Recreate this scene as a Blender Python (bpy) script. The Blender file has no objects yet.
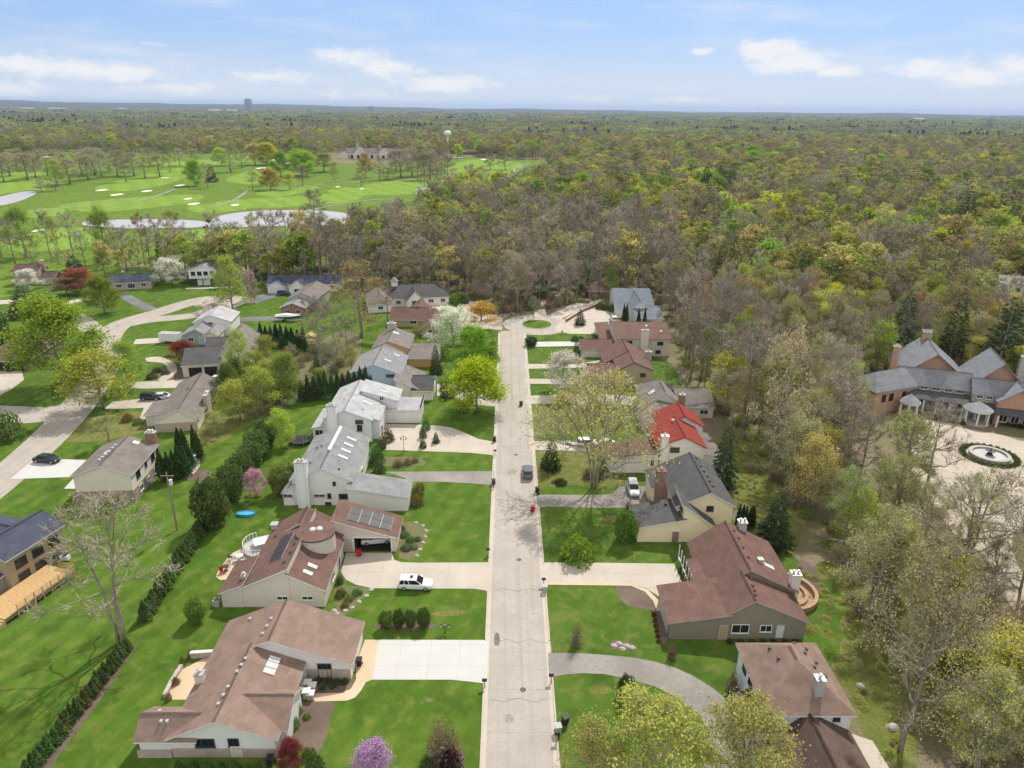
import bpy, math, random
import numpy as np
from mathutils import Vector, Matrix
from mathutils.geometry import tessellate_polygon
rad = math.radians
SC = bpy.context.scene
COL = SC.collection
# ------------------------------------------------------------------ camera, sky, sun, exposure
CAM_H, CAM_F, PITCH, ROLL, YAW = 62.0, 710.0, math.atan(276 / 710), rad(0.62), rad(0.527)
_f = Vector((math.sin(YAW) * math.cos(PITCH), math.cos(YAW) * math.cos(PITCH), -math.sin(PITCH)))
_r0 = Vector((math.cos(YAW), -math.sin(YAW), 0)); _u0 = _r0.cross(_f)
_r = _r0 * math.cos(ROLL) + _u0 * math.sin(ROLL); _u = _r.cross(_f)
cam = bpy.data.objects.new('camera', bpy.data.cameras.new('camera'))
COL.objects.link(cam)
M3 = Matrix((_r, _u, -_f)).transposed().to_4x4()
cam.matrix_world = Matrix.Translation((0, 0, CAM_H)) @ M3
cam.data.sensor_width = 36; cam.data.lens = CAM_F * 36 / 1024
cam.data.clip_start = 1; cam.data.clip_end = 120000
SC.camera = cam
SUN_EL, SUN_AZ = rad(50), rad(24)          # azimuth clockwise from +Y
SUN_STRENGTH, SKY_STRENGTH, EXPOSURE = 3.6, 0.15, 0.24
sun = bpy.data.objects.new('sun', bpy.data.lights.new('sun', 'SUN')); COL.objects.link(sun)
sun.data.energy = SUN_STRENGTH; sun.data.angle = rad(1.2); sun.data.color = (1, 0.96, 0.89)
sdir = Vector((math.sin(SUN_AZ) * math.cos(SUN_EL), math.cos(SUN_AZ) * math.cos(SUN_EL), math.sin(SUN_EL)))
sun.rotation_euler = sdir.to_track_quat('Z', 'Y').to_euler(); sun.location = (0, 0, 400)
SC.view_settings.view_transform = 'Standard'; SC.view_settings.look = 'None'
SC.view_settings.exposure = EXPOSURE; SC.view_settings.gamma = 1; SC.view_settings.use_curve_mapping = False
SC.render.engine = 'CYCLES'
cy = SC.cycles
cy.max_bounces = 5; cy.diffuse_bounces = 2; cy.glossy_bounces = 2; cy.transmission_bounces = 3; cy.transparent_max_bounces = 6
cy.volume_bounces = 0; cy.caustics_reflective = False; cy.caustics_refractive = False
cy.use_adaptive_sampling = True; cy.adaptive_threshold = 0.02; cy.use_denoising = True

class NT:
    """tiny node-tree helper"""
    def __init__(s, tree): s.t = tree; s.n = tree.nodes; s.l = tree.links
    def add(s, typ, **kw):
        n = s.n.new(typ)
        for k, v in kw.items():
            if k.startswith('i_'):
                key = k[2:]; key = int(key) if key.isdigit() else key.replace('_', ' ')
                s.set(n.inputs[key], v)
            else: setattr(n, k, v)
        return n
    def set(s, sock, v):
        if isinstance(v, bpy.types.NodeSocket): s.l.new(v, sock)
        elif isinstance(v, (tuple, list)) and sock.type == 'RGBA' and len(v) == 3: sock.default_value = (*v, 1)
        else: sock.default_value = v
    def math(s, op, a, b=None, clamp=False):
        n = s.n.new('ShaderNodeMath'); n.operation = op; n.use_clamp = clamp
        s.set(n.inputs[0], a)
        if b is not None: s.set(n.inputs[1], b)
        return n.outputs[0]
    def mix(s, f, a, b, mode='MIX'):
        n = s.n.new('ShaderNodeMix'); n.data_type = 'RGBA'; n.blend_type = mode
        s.set(n.inputs[0], f); s.set(n.inputs[6], a); s.set(n.inputs[7], b); return n.outputs[2]
    def noise(s, vec, scale, detail=3, rough=0.55, dist=0.0):
        n = s.n.new('ShaderNodeTexNoise'); n.inputs['Scale'].default_value = scale
        n.inputs['Detail'].default_value = detail; n.inputs['Roughness'].default_value = rough; n.inputs['Distortion'].default_value = dist
        if vec is not None: s.l.new(vec, n.inputs['Vector'])
        return n.outputs[0]
    def ramp(s, f, lo, hi, a=0.0, b=1.0):
        n = s.n.new('ShaderNodeMapRange'); n.interpolation_type = 'SMOOTHSTEP'
        s.set(n.inputs[0], f); n.inputs[1].default_value = lo; n.inputs[2].default_value = hi
        n.inputs[3].default_value = a; n.inputs[4].default_value = b; return n.outputs[0]
    def scale(s, vec, xyz, loc=(0, 0, 0)):
        n = s.n.new('ShaderNodeMapping'); s.l.new(vec, n.inputs[0]); n.inputs['Scale'].default_value = xyz
        n.inputs['Location'].default_value = loc; return n.outputs[0]

world = bpy.data.worlds.new('World'); SC.world = world; world.use_nodes = True
w = NT(world.node_tree); w.n.clear()
sky = w.add('ShaderNodeTexSky', sky_type='NISHITA'); sky.sun_disc = False
sky.sun_elevation = SUN_EL; sky.sun_rotation = SUN_AZ; sky.altitude = 200
sky.air_density = 1.0; sky.dust_density = 0.6; sky.ozone_density = 2.0
geo = w.add('ShaderNodeTexCoord').outputs['Generated']
sep = w.add('ShaderNodeSeparateXYZ', i_0=geo)
az = w.math('ARCTAN2', sep.outputs[0], sep.outputs[1]); el = w.math('ARCSINE', sep.outputs[2])
com = w.add('ShaderNodeCombineXYZ', i_0=az, i_1=w.math('MULTIPLY', el, 2.6), i_2=0.0).outputs[0]
n1 = w.noise(com, 27, 8, 0.62, 0.45); n2 = w.noise(com, 6, 4, 0.55)
# cumulus banks as patches of the sky: (azimuth deg, elevation deg, half width, half height, weight)
clouds = [(-31.5, 2.2, 4.4, .75, 1.0), (-27.2, 1.9, 5.2, .75, 1.0), (-23.5, 1.0, 4.0, .5, .85), (-33.2, .8, 2.9, .6, .9), (-16.8, 1.9, 4.0, .6, .8), (-11.1, 3.2, 3.4, .95, .85), (-8.5, 2.5, 3.4, .8, .85), (-4.6, 1.6, 4.4, .75, 1.0), (-12, .8, 6, .5, .6), (5.4, .7, 3.4, .42, .6), (13.0, .7, 3.2, .42, .6),
          (13.9, 3.9, 1.2, .34, .8), (18.4, 3.9, 2.6, .85, 1.1), (20.4, 3.2, 3.4, .9, 1.1), (23.2, 2.5, 2.2, .54, .9), (28.6, 2.7, 3.2, .75, .95), (31.7, 2.2, 3.4, .75, 1.0), (34.5, 2.6, 3, .8, .95), (-24.2, 3.7, 1.4, .34, .6), (-55, 3, 6, .8, 1), (55, 4, 6, .9, 1), (70, 3, 6, .8, .9), (-75, 4, 7, .9, 1)]
tot = None
for a0, e0, wa, we, k in clouds:
    da = w.math('DIVIDE', w.math('SUBTRACT', az, rad(a0)), rad(wa)); de = w.math('DIVIDE', w.math('SUBTRACT', el, rad(e0)), rad(we))
    g = w.math('MULTIPLY', w.math('EXPONENT', w.math('MULTIPLY', w.math('ADD', w.math('MULTIPLY', da, da), w.math('MULTIPLY', de, de)), -1.0)), k)
    tot = g if tot is None else w.math('MAXIMUM', tot, g)
cl = w.ramp(w.math('ADD', w.math('MULTIPLY', tot, 0.62), w.math('MULTIPLY', n1, 1.1)), 0.70, 1.16)
cir = w.math('MULTIPLY', w.ramp(w.noise(w.scale(com, (1.0, 2.2, 1)), 5, 6, 0.62, .4), 0.45, 0.80), 0.42)
cl = w.math('MAXIMUM', w.math('MULTIPLY', cl, 0.9), cir)
base = w.mix(0.80, sky.outputs[0], (1.65, 2.68, 4.8))      # thin high haze that pales the blue
base = w.mix(w.ramp(el, rad(10), rad(38)), base, (3.3, 3.3, 3.25))      # unseen white veil added overhead as softer, less blue fill light
south_fill = w.math('MULTIPLY', w.ramp(sep.outputs[1], .15, -.6), w.ramp(el, rad(4), rad(22)))
base = w.mix(south_fill, base, (7.4, 7.2, 6.9))      # unseen bright sky added behind the camera to lift the shaded walls
base = w.mix(w.ramp(el, rad(.2), rad(5.5), .72, 0), base, (4.15, 4.55, 5.15))
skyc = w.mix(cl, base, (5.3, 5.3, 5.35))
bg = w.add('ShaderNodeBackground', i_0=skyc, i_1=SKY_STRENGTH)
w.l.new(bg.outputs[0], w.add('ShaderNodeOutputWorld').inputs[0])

# ------------------------------------------------------------------ measuring helpers: photograph pixel -> point on the ground
def G(px, py, z=0.0):
    d = _f * CAM_F + _r * (px - 512) - _u * (py - 384)
    t = (z - CAM_H) / d.z
    return Vector((d.x * t, d.y * t, z))
def PX(p):
    q = Vector(p) - Vector((0, 0, CAM_H)); zc = q.dot(_f)
    return (512 + CAM_F * q.dot(_r) / zc, 384 - CAM_F * q.dot(_u) / zc) if zc > 0.1 else (-9e9, -9e9)
def height_at(px, py, top):
    b = G(px, py); lo, hi = 0.0, 60.0
    for _ in range(40):
        m = (lo + hi) / 2
        if PX((b.x, b.y, m))[1] > top: lo = m
        else: hi = m
    return m
def px_per_m(b):
    return CAM_F / (Vector(b) - Vector((0, 0, CAM_H))).dot(_f)

# ------------------------------------------------------------------ materials
MATS = {}
def mat(name, rough=0.8, spec=0.3):
    m = bpy.data.materials.new(name); m.use_nodes = True
    t = NT(m.node_tree); b = t.n['Principled BSDF']
    b.inputs['Roughness'].default_value = rough
    b.inputs['Specular IOR Level'].default_value = spec
    MATS[name] = m
    return m, t, b
def coords(t, world=False):
    if world: return t.add('ShaderNodeNewGeometry').outputs['Position']
    return t.add('ShaderNodeTexCoord').outputs['Object']
def bump(t, b, h, dist=0.02, strength=0.5):
    n = t.add('ShaderNodeBump', i_Height=h, i_Strength=strength, i_Distance=dist); t.l.new(n.outputs[0], b.inputs['Normal'])
def plain(name, c, rough=0.7, var=0.12, scale=1.5, spec=0.3, metal=0):
    if name in MATS: return MATS[name]
    m, t, b = mat(name, rough, spec); v = coords(t)
    n = t.noise(v, scale, 4); n2 = t.noise(v, scale * 9, 2)
    k = t.math('ADD', t.ramp(n, .25, .75, 1 - var, 1 + var), t.math('MULTIPLY', t.math('SUBTRACT', n2, .5), var))
    col = t.add('ShaderNodeVectorMath', operation='SCALE', i_0=c); t.l.new(k, col.inputs[3])
    t.l.new(col.outputs[0], b.inputs['Base Color']); b.inputs['Metallic'].default_value = metal
    return m
def shingle(name, c, c2=None):
    m, t, b = mat(name, 0.9, 0.2); v = coords(t); c2 = c2 or tuple(x * .72 for x in c)
    n = t.noise(t.scale(v, (1, 1, 3)), 0.5, 4); n2 = t.noise(t.scale(v, (3, 3, 9)), 2.2, 3)
    z = t.add('ShaderNodeSeparateXYZ', i_0=v).outputs[2]
    row = t.math('FRACT', t.math('MULTIPLY', z, 9.0))
    col = t.mix(t.ramp(n, .3, .7), c, c2); col = t.mix(t.ramp(n2, .35, .7, 0, .5), col, tuple(x * .6 for x in c))
    col = t.mix(t.ramp(row, 0, .25, .28, 0), col, tuple(x * .45 for x in c))
    st = t.noise(t.scale(v, (.9, .9, .08)), 1.3, 3); col = t.mix(t.ramp(st, .5, .8, 0, .32), col, tuple(min(1, x * 1.35) for x in c))
    t.l.new(col, b.inputs['Base Color']); bump(t, b, n2, .03, .4)
    return m
def siding(name, c, step=6.0, dark=.7, vert=False):
    m, t, b = mat(name, 0.6, 0.3); v = coords(t)
    s = t.add('ShaderNodeSeparateXYZ', i_0=v)
    q = s.outputs[2] if not vert else t.math('ADD', s.outputs[0], s.outputs[1])
    row = t.math('FRACT', t.math('MULTIPLY', q, step))
    n = t.noise(v, .7, 4); n2 = t.noise(t.scale(v, (2, 2, .4)), 1.6, 3)
    col = t.mix(t.ramp(n, .3, .7, 0, .35), c, tuple(x * .86 for x in c))
    col = t.mix(t.ramp(n2, .55, .8, 0, .25), col, tuple(x * .75 for x in c))
    col = t.mix(t.ramp(row, 0, .16, .55, 0), col, tuple(x * dark for x in c))
    t.l.new(col, b.inputs['Base Color']); bump(t, b, row, .02, .3)
    return m
def brick(name, c1, c2, mortar, sc=1.0):
    m, t, b = mat(name, 0.9, 0.2); v = coords(t)
    s = t.add('ShaderNodeSeparateXYZ', i_0=v)
    uv = t.add('ShaderNodeCombineXYZ', i_0=t.math('ADD', s.outputs[0], s.outputs[1]), i_1=s.outputs[2]).outputs[0]
    br = t.add('ShaderNodeTexBrick', i_Vector=uv, i_Color1=c1, i_Color2=c2, i_Mortar=mortar, i_Scale=3.0 * sc)
    br.inputs['Mortar Size'].default_value = .03
    n = t.noise(v, 1.2, 4)
    col = t.mix(t.ramp(n, .3, .7, 0, .4), br.outputs[0], tuple(x * .6 for x in c1))
    t.l.new(col, b.inputs['Base Color'])
    return m
def paving(name, c, c2, joints=None, stain=.5, rough=.85, cracks=True):
    m, t, b = mat(name, rough, 0.25); v = coords(t, True)
    n = t.noise(v, .22, 5, .6); n2 = t.noise(v, 2.2, 5, .65); n3 = t.noise(v, 14, 2)
    col = t.mix(t.ramp(n, .35, .68), c, c2)
    col = t.mix(t.ramp(n2, .45, .75, 0, stain), col, tuple(x * .72 for x in c))
    col = t.mix(t.ramp(n3, .3, .75, 0, .25), col, tuple(x * 1.25 for x in c))
    if name == 'road_concrete':      # worn wheel tracks and tar-filled patches along the street
        sx = t.noise(t.scale(v, (1.1, .02, 1)), 1.0, 3); col = t.mix(t.ramp(sx, .45, .7, 0, .4), col, tuple(x * .74 for x in c))
        pt = t.noise(v, .7, 4, .7); col = t.mix(t.ramp(pt, .66, .74, 0, .55), col, tuple(x * .5 for x in c))
    if joints:
        s = t.add('ShaderNodeSeparateXYZ', i_0=v)
        for ax, step in joints:
            f = t.math('ABSOLUTE', t.math('SUBTRACT', t.math('FRACT', t.math('DIVIDE', s.outputs[ax], step)), .5))
            col = t.mix(t.ramp(f, 0, .05 / step, .5, 0), col, tuple(x * .5 for x in c))
    if cracks:
        vv = t.add('ShaderNodeVectorMath', operation='ADD', i_0=v); nz = t.add('ShaderNodeTexNoise', i_Scale=.6, i_Detail=4.0); t.l.new(v, nz.inputs[0]); t.l.new(nz.outputs[1], vv.inputs[1])
        vo = t.add('ShaderNodeTexVoronoi', feature='DISTANCE_TO_EDGE', i_Vector=vv.outputs[0], i_Scale=.30)
        gate = t.ramp(t.noise(v, .1, 3), .44, .58)
        col = t.mix(t.math('MULTIPLY', t.ramp(vo.outputs[0], .0015, .008, .42, 0), gate), col, tuple(x * .3 for x in c))
    t.l.new(col, b.inputs['Base Color']); bump(t, b, n3, .02, .3)
    return m
def grass(name, c, c2, c3, stripes=None, fine=7.0):
    m, t, b = mat(name, 0.95, 0.1); v = coords(t, True)
    n = t.noise(v, .11, 5, .6, .6); n2 = t.noise(v, .55, 5, .65, .4); n3 = t.noise(v, fine, 3, .7)
    col = t.mix(t.ramp(n, .36, .66), c, c2)
    col = t.mix(t.ramp(n2, .45, .68, 0, .9), col, c3)
    n4 = t.noise(v, .22, 3, .55, .3); col = t.mix(t.ramp(n4, .50, .70, 0, .75), col, tuple(x * .62 for x in c))
    if stripes:
        s = t.add('ShaderNodeSeparateXYZ', i_0=v)
        f = t.math('SINE', t.math('ADD', t.math('MULTIPLY', t.math('ADD', s.outputs[0], t.math('MULTIPLY', s.outputs[1], stripes[1])), stripes[0]), t.math('MULTIPLY', n, 3.0)))
        col = t.mix(t.ramp(f, -.5, .5, 0, .34), col, tuple(x * .7 for x in c))
    n5 = t.noise(v, .75, 2, .5, .8); col = t.mix(t.ramp(n5, .68, .78, 0, .5), col, tuple(a * .5 + b_ for a, b_ in zip(c3, (.13, .10, .05))))
    col = t.mix(t.ramp(n3, .3, .72, 0, .55), col, tuple(x * .5 for x in c))
    t.l.new(col, b.inputs['Base Color']); bump(t, b, n3, .12, .7)
    return m
def foliage(name, translucent=.35, color=None):
    """leaf material: its colour is the object's own colour, varied leaf by leaf and tree by tree"""
    m = bpy.data.materials.new(name); m.use_nodes = True; MATS[name] = m
    t = NT(m.node_tree); t.n.clear()
    oi = t.add('ShaderNodeObjectInfo'); ge = t.add('ShaderNodeNewGeometry')
    k = t.math('ADD', .62, t.math('MULTIPLY', ge.outputs['Random Per Island'], .76))
    k = t.math('MULTIPLY', k, t.math('ADD', .8, t.math('MULTIPLY', oi.outputs['Random'], .4)))
    hsv = t.add('ShaderNodeHueSaturation', i_Color=color or oi.outputs['Color'])
    t.l.new(t.math('ADD', .485, t.math('MULTIPLY', oi.outputs['Random'], .03)), hsv.inputs['Hue'])
    t.l.new(k, hsv.inputs['Value'])
    d = t.add('ShaderNodeBsdfDiffuse', i_Color=hsv.outputs[0])
    tr = t.add('ShaderNodeBsdfTranslucent', i_Color=hsv.outputs[0])
    mx = t.add('ShaderNodeMixShader', i_0=translucent); t.l.new(d.outputs[0], mx.inputs[1]); t.l.new(tr.outputs[0], mx.inputs[2])
    t.l.new(mx.outputs[0], t.add('ShaderNodeOutputMaterial').inputs[0])
    return m
def glassy(name, c=(.02, .025, .03)):
    m, t, b = mat(name, .08, .6); b.inputs['Base Color'].default_value = (*c, 1)
    return m
foliage('leaf'); foliage('needle', .3); foliage('petal', .4)
_m, _t, _b = mat('bark', .95, .1); _v = coords(_t); _n = _t.noise(_t.scale(_v, (6, 6, 1)), 1.4, 4)
_oi = _t.add('ShaderNodeObjectInfo'); _k = _t.math('ADD', .75, _t.math('MULTIPLY', _oi.outputs['Random'], .5))
_h = _t.add('ShaderNodeHueSaturation', i_Color=_t.mix(_t.ramp(_n, .3, .7), (.17, .145, .12), (.36, .31, .255))); _t.l.new(_k, _h.inputs['Value']); _t.l.new(_h.outputs[0], _b.inputs['Base Color'])
_m, _t, _b = mat('twig', .95, .1); _oi = _t.add('ShaderNodeObjectInfo'); _ge = _t.add('ShaderNodeNewGeometry')
_k = _t.math('MULTIPLY', _t.math('ADD', .7, _t.math('MULTIPLY', _oi.outputs['Random'], .6)), _t.math('ADD', .6, _t.math('MULTIPLY', _ge.outputs['Random Per Island'], .8)))
_h = _t.add('ShaderNodeHueSaturation', i_Color=(.375, .325, .255)); _t.l.new(_k, _h.inputs['Value'])
_t.l.new(_t.math('ADD', .49, _t.math('MULTIPLY', _oi.outputs['Random'], .02)), _h.inputs['Hue']); _t.l.new(_h.outputs[0], _b.inputs['Base Color'])
glassy('glass'); glassy('car_glass', (.012, .014, .018))
plain('white_trim', (.72, .71, .69), .5, .06); plain('dark_trim', (.06, .055, .05), .6)
plain('tan_trim', (.46, .40, .33), .6); plain('metal', (.55, .56, .57), .35, .1, metal=.6)
plain('rubber', (.02, .02, .02), .9); plain('black_plastic', (.025, .025, .028), .5); plain('red_plastic', (.45, .02, .02), .45)
plain('wood_new', (.52, .34, .16), .8, .2, 3); plain('wood_old', (.28, .22, .16), .85, .25, 3); plain('stone', (.42, .39, .35), .9, .25, 2.5)
plain('sand', (.78, .72, .60), .9, .08, .3); plain('galv', (.43, .43, .43), .5)

# ------------------------------------------------------------------ mesh collector
class MB:
    def __init__(s): s.v = []; s.f = []; s.m = []; s.mats = []
    def mi(s, m):
        if m not in s.mats: s.mats.append(m)
        return s.mats.index(m)
    def face(s, pts, m):
        b = len(s.v); s.v += [tuple(p) for p in pts]; s.f.append(tuple(range(b, b + len(pts)))); s.m.append(s.mi(m))
    def mesh(s, verts, faces, m):
        b = len(s.v); s.v += [tuple(p) for p in verts]; k = s.mi(m)
        for f in faces: s.f.append(tuple(i + b for i in f)); s.m.append(k)
    def box(s, x0, x1, y0, y1, z0, z1, m, rot=None, at=None):
        P = [Vector((x, y, z)) for z in (z0, z1) for y in (y0, y1) for x in (x0, x1)]
        if rot is not None: P = [rot @ p for p in P]
        if at is not None: P = [p + Vector(at) for p in P]
        s.mesh(P, [(0, 2, 3, 1), (4, 5, 7, 6), (0, 1, 5, 4), (2, 6, 7, 3), (0, 4, 6, 2), (1, 3, 7, 5)], m)
    def cyl(s, x, y, z0, z1, r0, r1, m, n=16, cap=True):
        a = [(x + r0 * math.cos(6.28318 * i / n), y + r0 * math.sin(6.28318 * i / n), z0) for i in range(n)]
        b = [(x + r1 * math.cos(6.28318 * i / n), y + r1 * math.sin(6.28318 * i / n), z1) for i in range(n)]
        F = [(i, (i + 1) % n, n + (i + 1) % n, n + i) for i in range(n)]
        if cap: F += [tuple(range(n))[::-1], tuple(range(n, 2 * n))]
        s.mesh(a + b, F, m)
    def tube(s, pts, rs, m, n=6):
        V = []; F = []
        for i, p in enumerate(pts):
            d = (pts[min(i + 1, len(pts) - 1)] - pts[max(i - 1, 0)]).normalized()
            a = d.orthogonal().normalized() if abs(d.z) > .95 else d.cross(Vector((0, 0, 1))).normalized(); c = d.cross(a)
            for k in range(n):
                t = 6.28318 * k / n; V.append(p + (a * math.cos(t) + c * math.sin(t)) * rs[i])
        for i in range(len(pts) - 1):
            for k in range(n): F.append((i * n + k, i * n + (k + 1) % n, (i + 1) * n + (k + 1) % n, (i + 1) * n + k))
        F += [tuple(range(n))[::-1], tuple(range((len(pts) - 1) * n, len(pts) * n))]
        s.mesh(V, F, m)
    def slab(s, pts, z0, z1, m, mt=None):
        n = len(pts); V = [(p[0], p[1], z0) for p in pts] + [(p[0], p[1], z1) for p in pts]
        s.mesh(V, [(i, (i + 1) % n, n + (i + 1) % n, n + i) for i in range(n)], m)
        tri = tessellate_polygon([[Vector((p[0], p[1], 0)) for p in pts]])
        s.mesh([(p[0], p[1], z1) for p in pts], [t if area2(pts, t) > 0 else t[::-1] for t in tri], mt or m)
        s.mesh([(p[0], p[1], z0) for p in pts], [t if area2(pts, t) < 0 else t[::-1] for t in tri], m)
    def build(s, name, parent=None, smooth=False):
        me = bpy.data.meshes.new(name); me.from_pydata(s.v, [], s.f); me.validate()
        for m in s.mats: me.materials.append(MATS[m])
        me.polygons.foreach_set('material_index', s.m[:len(me.polygons)])
        if smooth: me.polygons.foreach_set('use_smooth', [True] * len(me.polygons))
        o = bpy.data.objects.new(name, me); COL.objects.link(o)
        if parent: o.parent = parent
        return o
def area2(p, t):
    a, b, c = (p[i] for i in t); return (b[0] - a[0]) * (c[1] - a[1]) - (b[1] - a[1]) * (c[0] - a[0])
def thing(name, label, cat, loc=(0, 0, 0), rz=0.0, group=None):
    o = bpy.data.objects.new(name, None); COL.objects.link(o); o.empty_display_size = .3
    o.location = loc; o.rotation_euler = (0, 0, rz); return tag(o, label, cat, group)
def tag(o, label, cat, group=None):
    o['label'] = label; o['category'] = cat
    if group: o['group'] = group
    return o
def dup(root, loc, rz=0.0, sc=None, label=None, group=None, color=None):
    r = root.copy(); COL.objects.link(r); r.location = loc; r.rotation_euler = (0, 0, rz)
    if sc is not None: r.scale = sc
    if label: r['label'] = label
    if group: r['group'] = group
    elif 'group' in r: del r['group']
    for ch in root.children:
        c = ch.copy(); COL.objects.link(c); c.parent = r
        if color and ch.name.split('.')[0] in ('crown', 'foliage'): c.color = color
        for g in ch.children:
            d = g.copy(); COL.objects.link(d); d.parent = c
    if color: r.color = color
    return r
def struct(o): o['kind'] = 'structure'; return o
def stuff(o): o['kind'] = 'stuff'; return o
# ------------------------------------------------------------------ flat sheets on the ground
def smooth_poly(p, n=4, closed=True):
    out = []; L = len(p)
    for i in range(L if closed else L - 1):
        g = lambda k: np.array(p[k % L] if closed else p[max(0, min(L - 1, k))], float)
        a, b, c, d = g(i - 1), g(i), g(i + 1), g(i + 2)
        for k in range(n):
            t = k / n; out.append(tuple(.5 * (2 * b + (c - a) * t + (2 * a - 5 * b + 4 * c - d) * t * t + (3 * b - a - 3 * c + d) * t ** 3)))
    if not closed: out.append(tuple(p[-1]))
    return out
def pts_px(px): return [tuple(G(x, y))[:2] for x, y in px]
def sheet(name, pts, z, m, curve=0, kind='structure', edge=0.0, seed=0):
    """pts: ground outline in metres; edge roughens it"""
    if curve: pts = smooth_poly(pts, curve)
    if edge:
        r = random.Random(seed); q = []
        for i, a in enumerate(pts):
            b = pts[(i + 1) % len(pts)]; L = math.hypot(b[0] - a[0], b[1] - a[1]); k = max(1, int(L / (edge * 5)))
            for j in range(k):
                t = j / k; q.append((a[0] + (b[0] - a[0]) * t + r.uniform(-edge, edge) * (j > 0), a[1] + (b[1] - a[1]) * t + r.uniform(-edge, edge) * (j > 0)))
        pts = q
    mb = MB(); tri = tessellate_polygon([[Vector((p[0], p[1], 0)) for p in pts]])
    mb.mesh([(p[0], p[1], z) for p in pts], [t if area2(pts, t) > 0 else t[::-1] for t in tri], m)
    o = mb.build(name); o['kind'] = kind; return o
def ribbon(name, line, wid, z, m, curve=4):
    L = smooth_poly(line, curve, False) if curve else line
    mb = MB(); V = []; F = []
    for i, p in enumerate(L):
        a, b = L[max(0, i - 1)], L[min(len(L) - 1, i + 1)]; d = Vector((b[0] - a[0], b[1] - a[1])).normalized(); n = Vector((-d.y, d.x))
        wd = wid if not callable(wid) else wid(i / (len(L) - 1))
        V += [(p[0] + n.x * wd / 2, p[1] + n.y * wd / 2, z), (p[0] - n.x * wd / 2, p[1] - n.y * wd / 2, z)]
        if i: k = 2 * i; F.append((k - 2, k - 1, k + 1, k))
    mb.mesh(V, F, m); o = mb.build(name); return struct(o)
# ------------------------------------------------------------------ ground, lawns, roads, golf course
m, t, b = mat('woodland_floor', .95, .1); v = coords(t, True)
n = t.noise(v, .045, 5, .6, .5); n2 = t.noise(v, .3, 5, .65, .4); n3 = t.noise(v, 2.2, 4, .7)
c_ = t.mix(t.ramp(n, .40, .62), (.26, .21, .15), (.18, .19, .07)); c_ = t.mix(t.ramp(n2, .48, .72, 0, .8), c_, (.23, .215, .075))
c_ = t.mix(t.ramp(n3, .35, .7, 0, .7), c_, (.14, .115, .075)); t.l.new(c_, b.inputs['Base Color']); bump(t, b, n3, .3, .8)
grass('lawn_grass', (.078, .160, .016), (.125, .215, .026), (.195, .225, .048), (1.9, -.35))
grass('right_grass', (.070, .148, .016), (.11, .19, .026), (.195, .205, .055))
grass('rough_grass', (.14, .17, .035), (.20, .205, .058), (.25, .215, .105), None, 3)
grass('golf_rough', (.110, .205, .018), (.16, .255, .028), (.23, .265, .06), None, .35)
grass('golf_fairway', (.20, .34, .034), (.24, .38, .05), (.28, .36, .08), (.35, .6), .35)
paving('road_concrete', (.375, .335, .292), (.43, .388, .342), [(1, 6.0)], .5)
paving('gutter', (.47, .42, .355), (.52, .465, .395), [(1, 3.0)], .3, cracks=False)
paving('white_concrete', (.50, .495, .475), (.55, .54, .52), [(1, 3.6), (0, 3.6)], .1, cracks=False)
paving('beige_concrete', (.45, .395, .335), (.51, .455, .39), [(1, 3.2), (0, 3.2)], .35, cracks=False)
paving('tan_aggregate', (.55, .42, .28), (.62, .48, .33), None, .3, cracks=False)
paving('old_asphalt', (.235, .215, .195), (.32, .295, .265), None, .7)
paving('dark_asphalt', (.15, .15, .15), (.20, .20, .20), None, .4)
paving('court_paving', (.43, .37, .305), (.48, .42, .35), [(1, 1.2)], .2, cracks=False)
paving('mulch', (.13, .095, .075), (.19, .14, .11), None, .7, .95, False)
paving('bed_leaf', (.17, .145, .075), (.115, .15, .05), None, .6, .95, False)
m, t, b = mat('pond_water', .3, .4); v = coords(t, True); b.inputs['Base Color'].default_value = (.47, .45, .43, 1); bump(t, b, t.noise(v, .8, 3), .05, .25)

def big_ground():
    mb = MB(); R = [0, 30, 60, 120, 240, 480, 900, 1800, 3600, 7000, 14000, 40000]; N = 48
    V = [(0, 0, 0)] + [(r * math.cos(6.28318 * i / N), r * math.sin(6.28318 * i / N), 0) for r in R[1:] for i in range(N)]
    F = [(0, 1 + i, 1 + (i + 1) % N) for i in range(N)]
    for k in range(len(R) - 2):
        for i in range(N): F.append((1 + k * N + i, 1 + (k + 1) * N + i, 1 + (k + 1) * N + (i + 1) % N, 1 + k * N + (i + 1) % N))
    mb.mesh(V, F, 'woodland_floor'); return struct(mb.build('ground'))
big_ground()
# low far hills that close the horizon, higher on the left
def far_hills():
    m, t, b = mat('far_woodland', .95, .05); v = coords(t, True); n = t.noise(v, .004, 6, .7)
    t.l.new(t.mix(t.ramp(n, .35, .65), (.055, .06, .032), (.10, .088, .06)), b.inputs['Base Color'])
    r = random.Random(4); mb = MB(); N = 400; V = []; F = []
    prof = [(9500, 0), (11500, .45), (13500, .85), (15000, 1), (17000, .4), (19000, 0)]
    for i in range(N + 1):
        a = -1.15 + 2.3 * i / N
        h = 34 + 62 * max(0, min(1, (.15 - a) / .75)) + 9 * math.sin(a * 17) + 6 * math.sin(a * 41 + 1) + 3 * math.sin(a * 97) + r.uniform(-1.5, 1.5)
        for d, k in prof: V.append((d * math.sin(a), d * math.cos(a), h * k + (0 if k else -2)))
    P = len(prof)
    for i in range(N):
        for k in range(P - 1): F.append((i * P + k, (i + 1) * P + k, (i + 1) * P + k + 1, i * P + k + 1))
    mb.mesh(V, F, 'far_woodland'); return struct(mb.build('hills'))
far_hills()
RX0, RX1 = -1.75, 5.15       # street between its kerbs, metres
def RXL(y): return RX0
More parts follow.
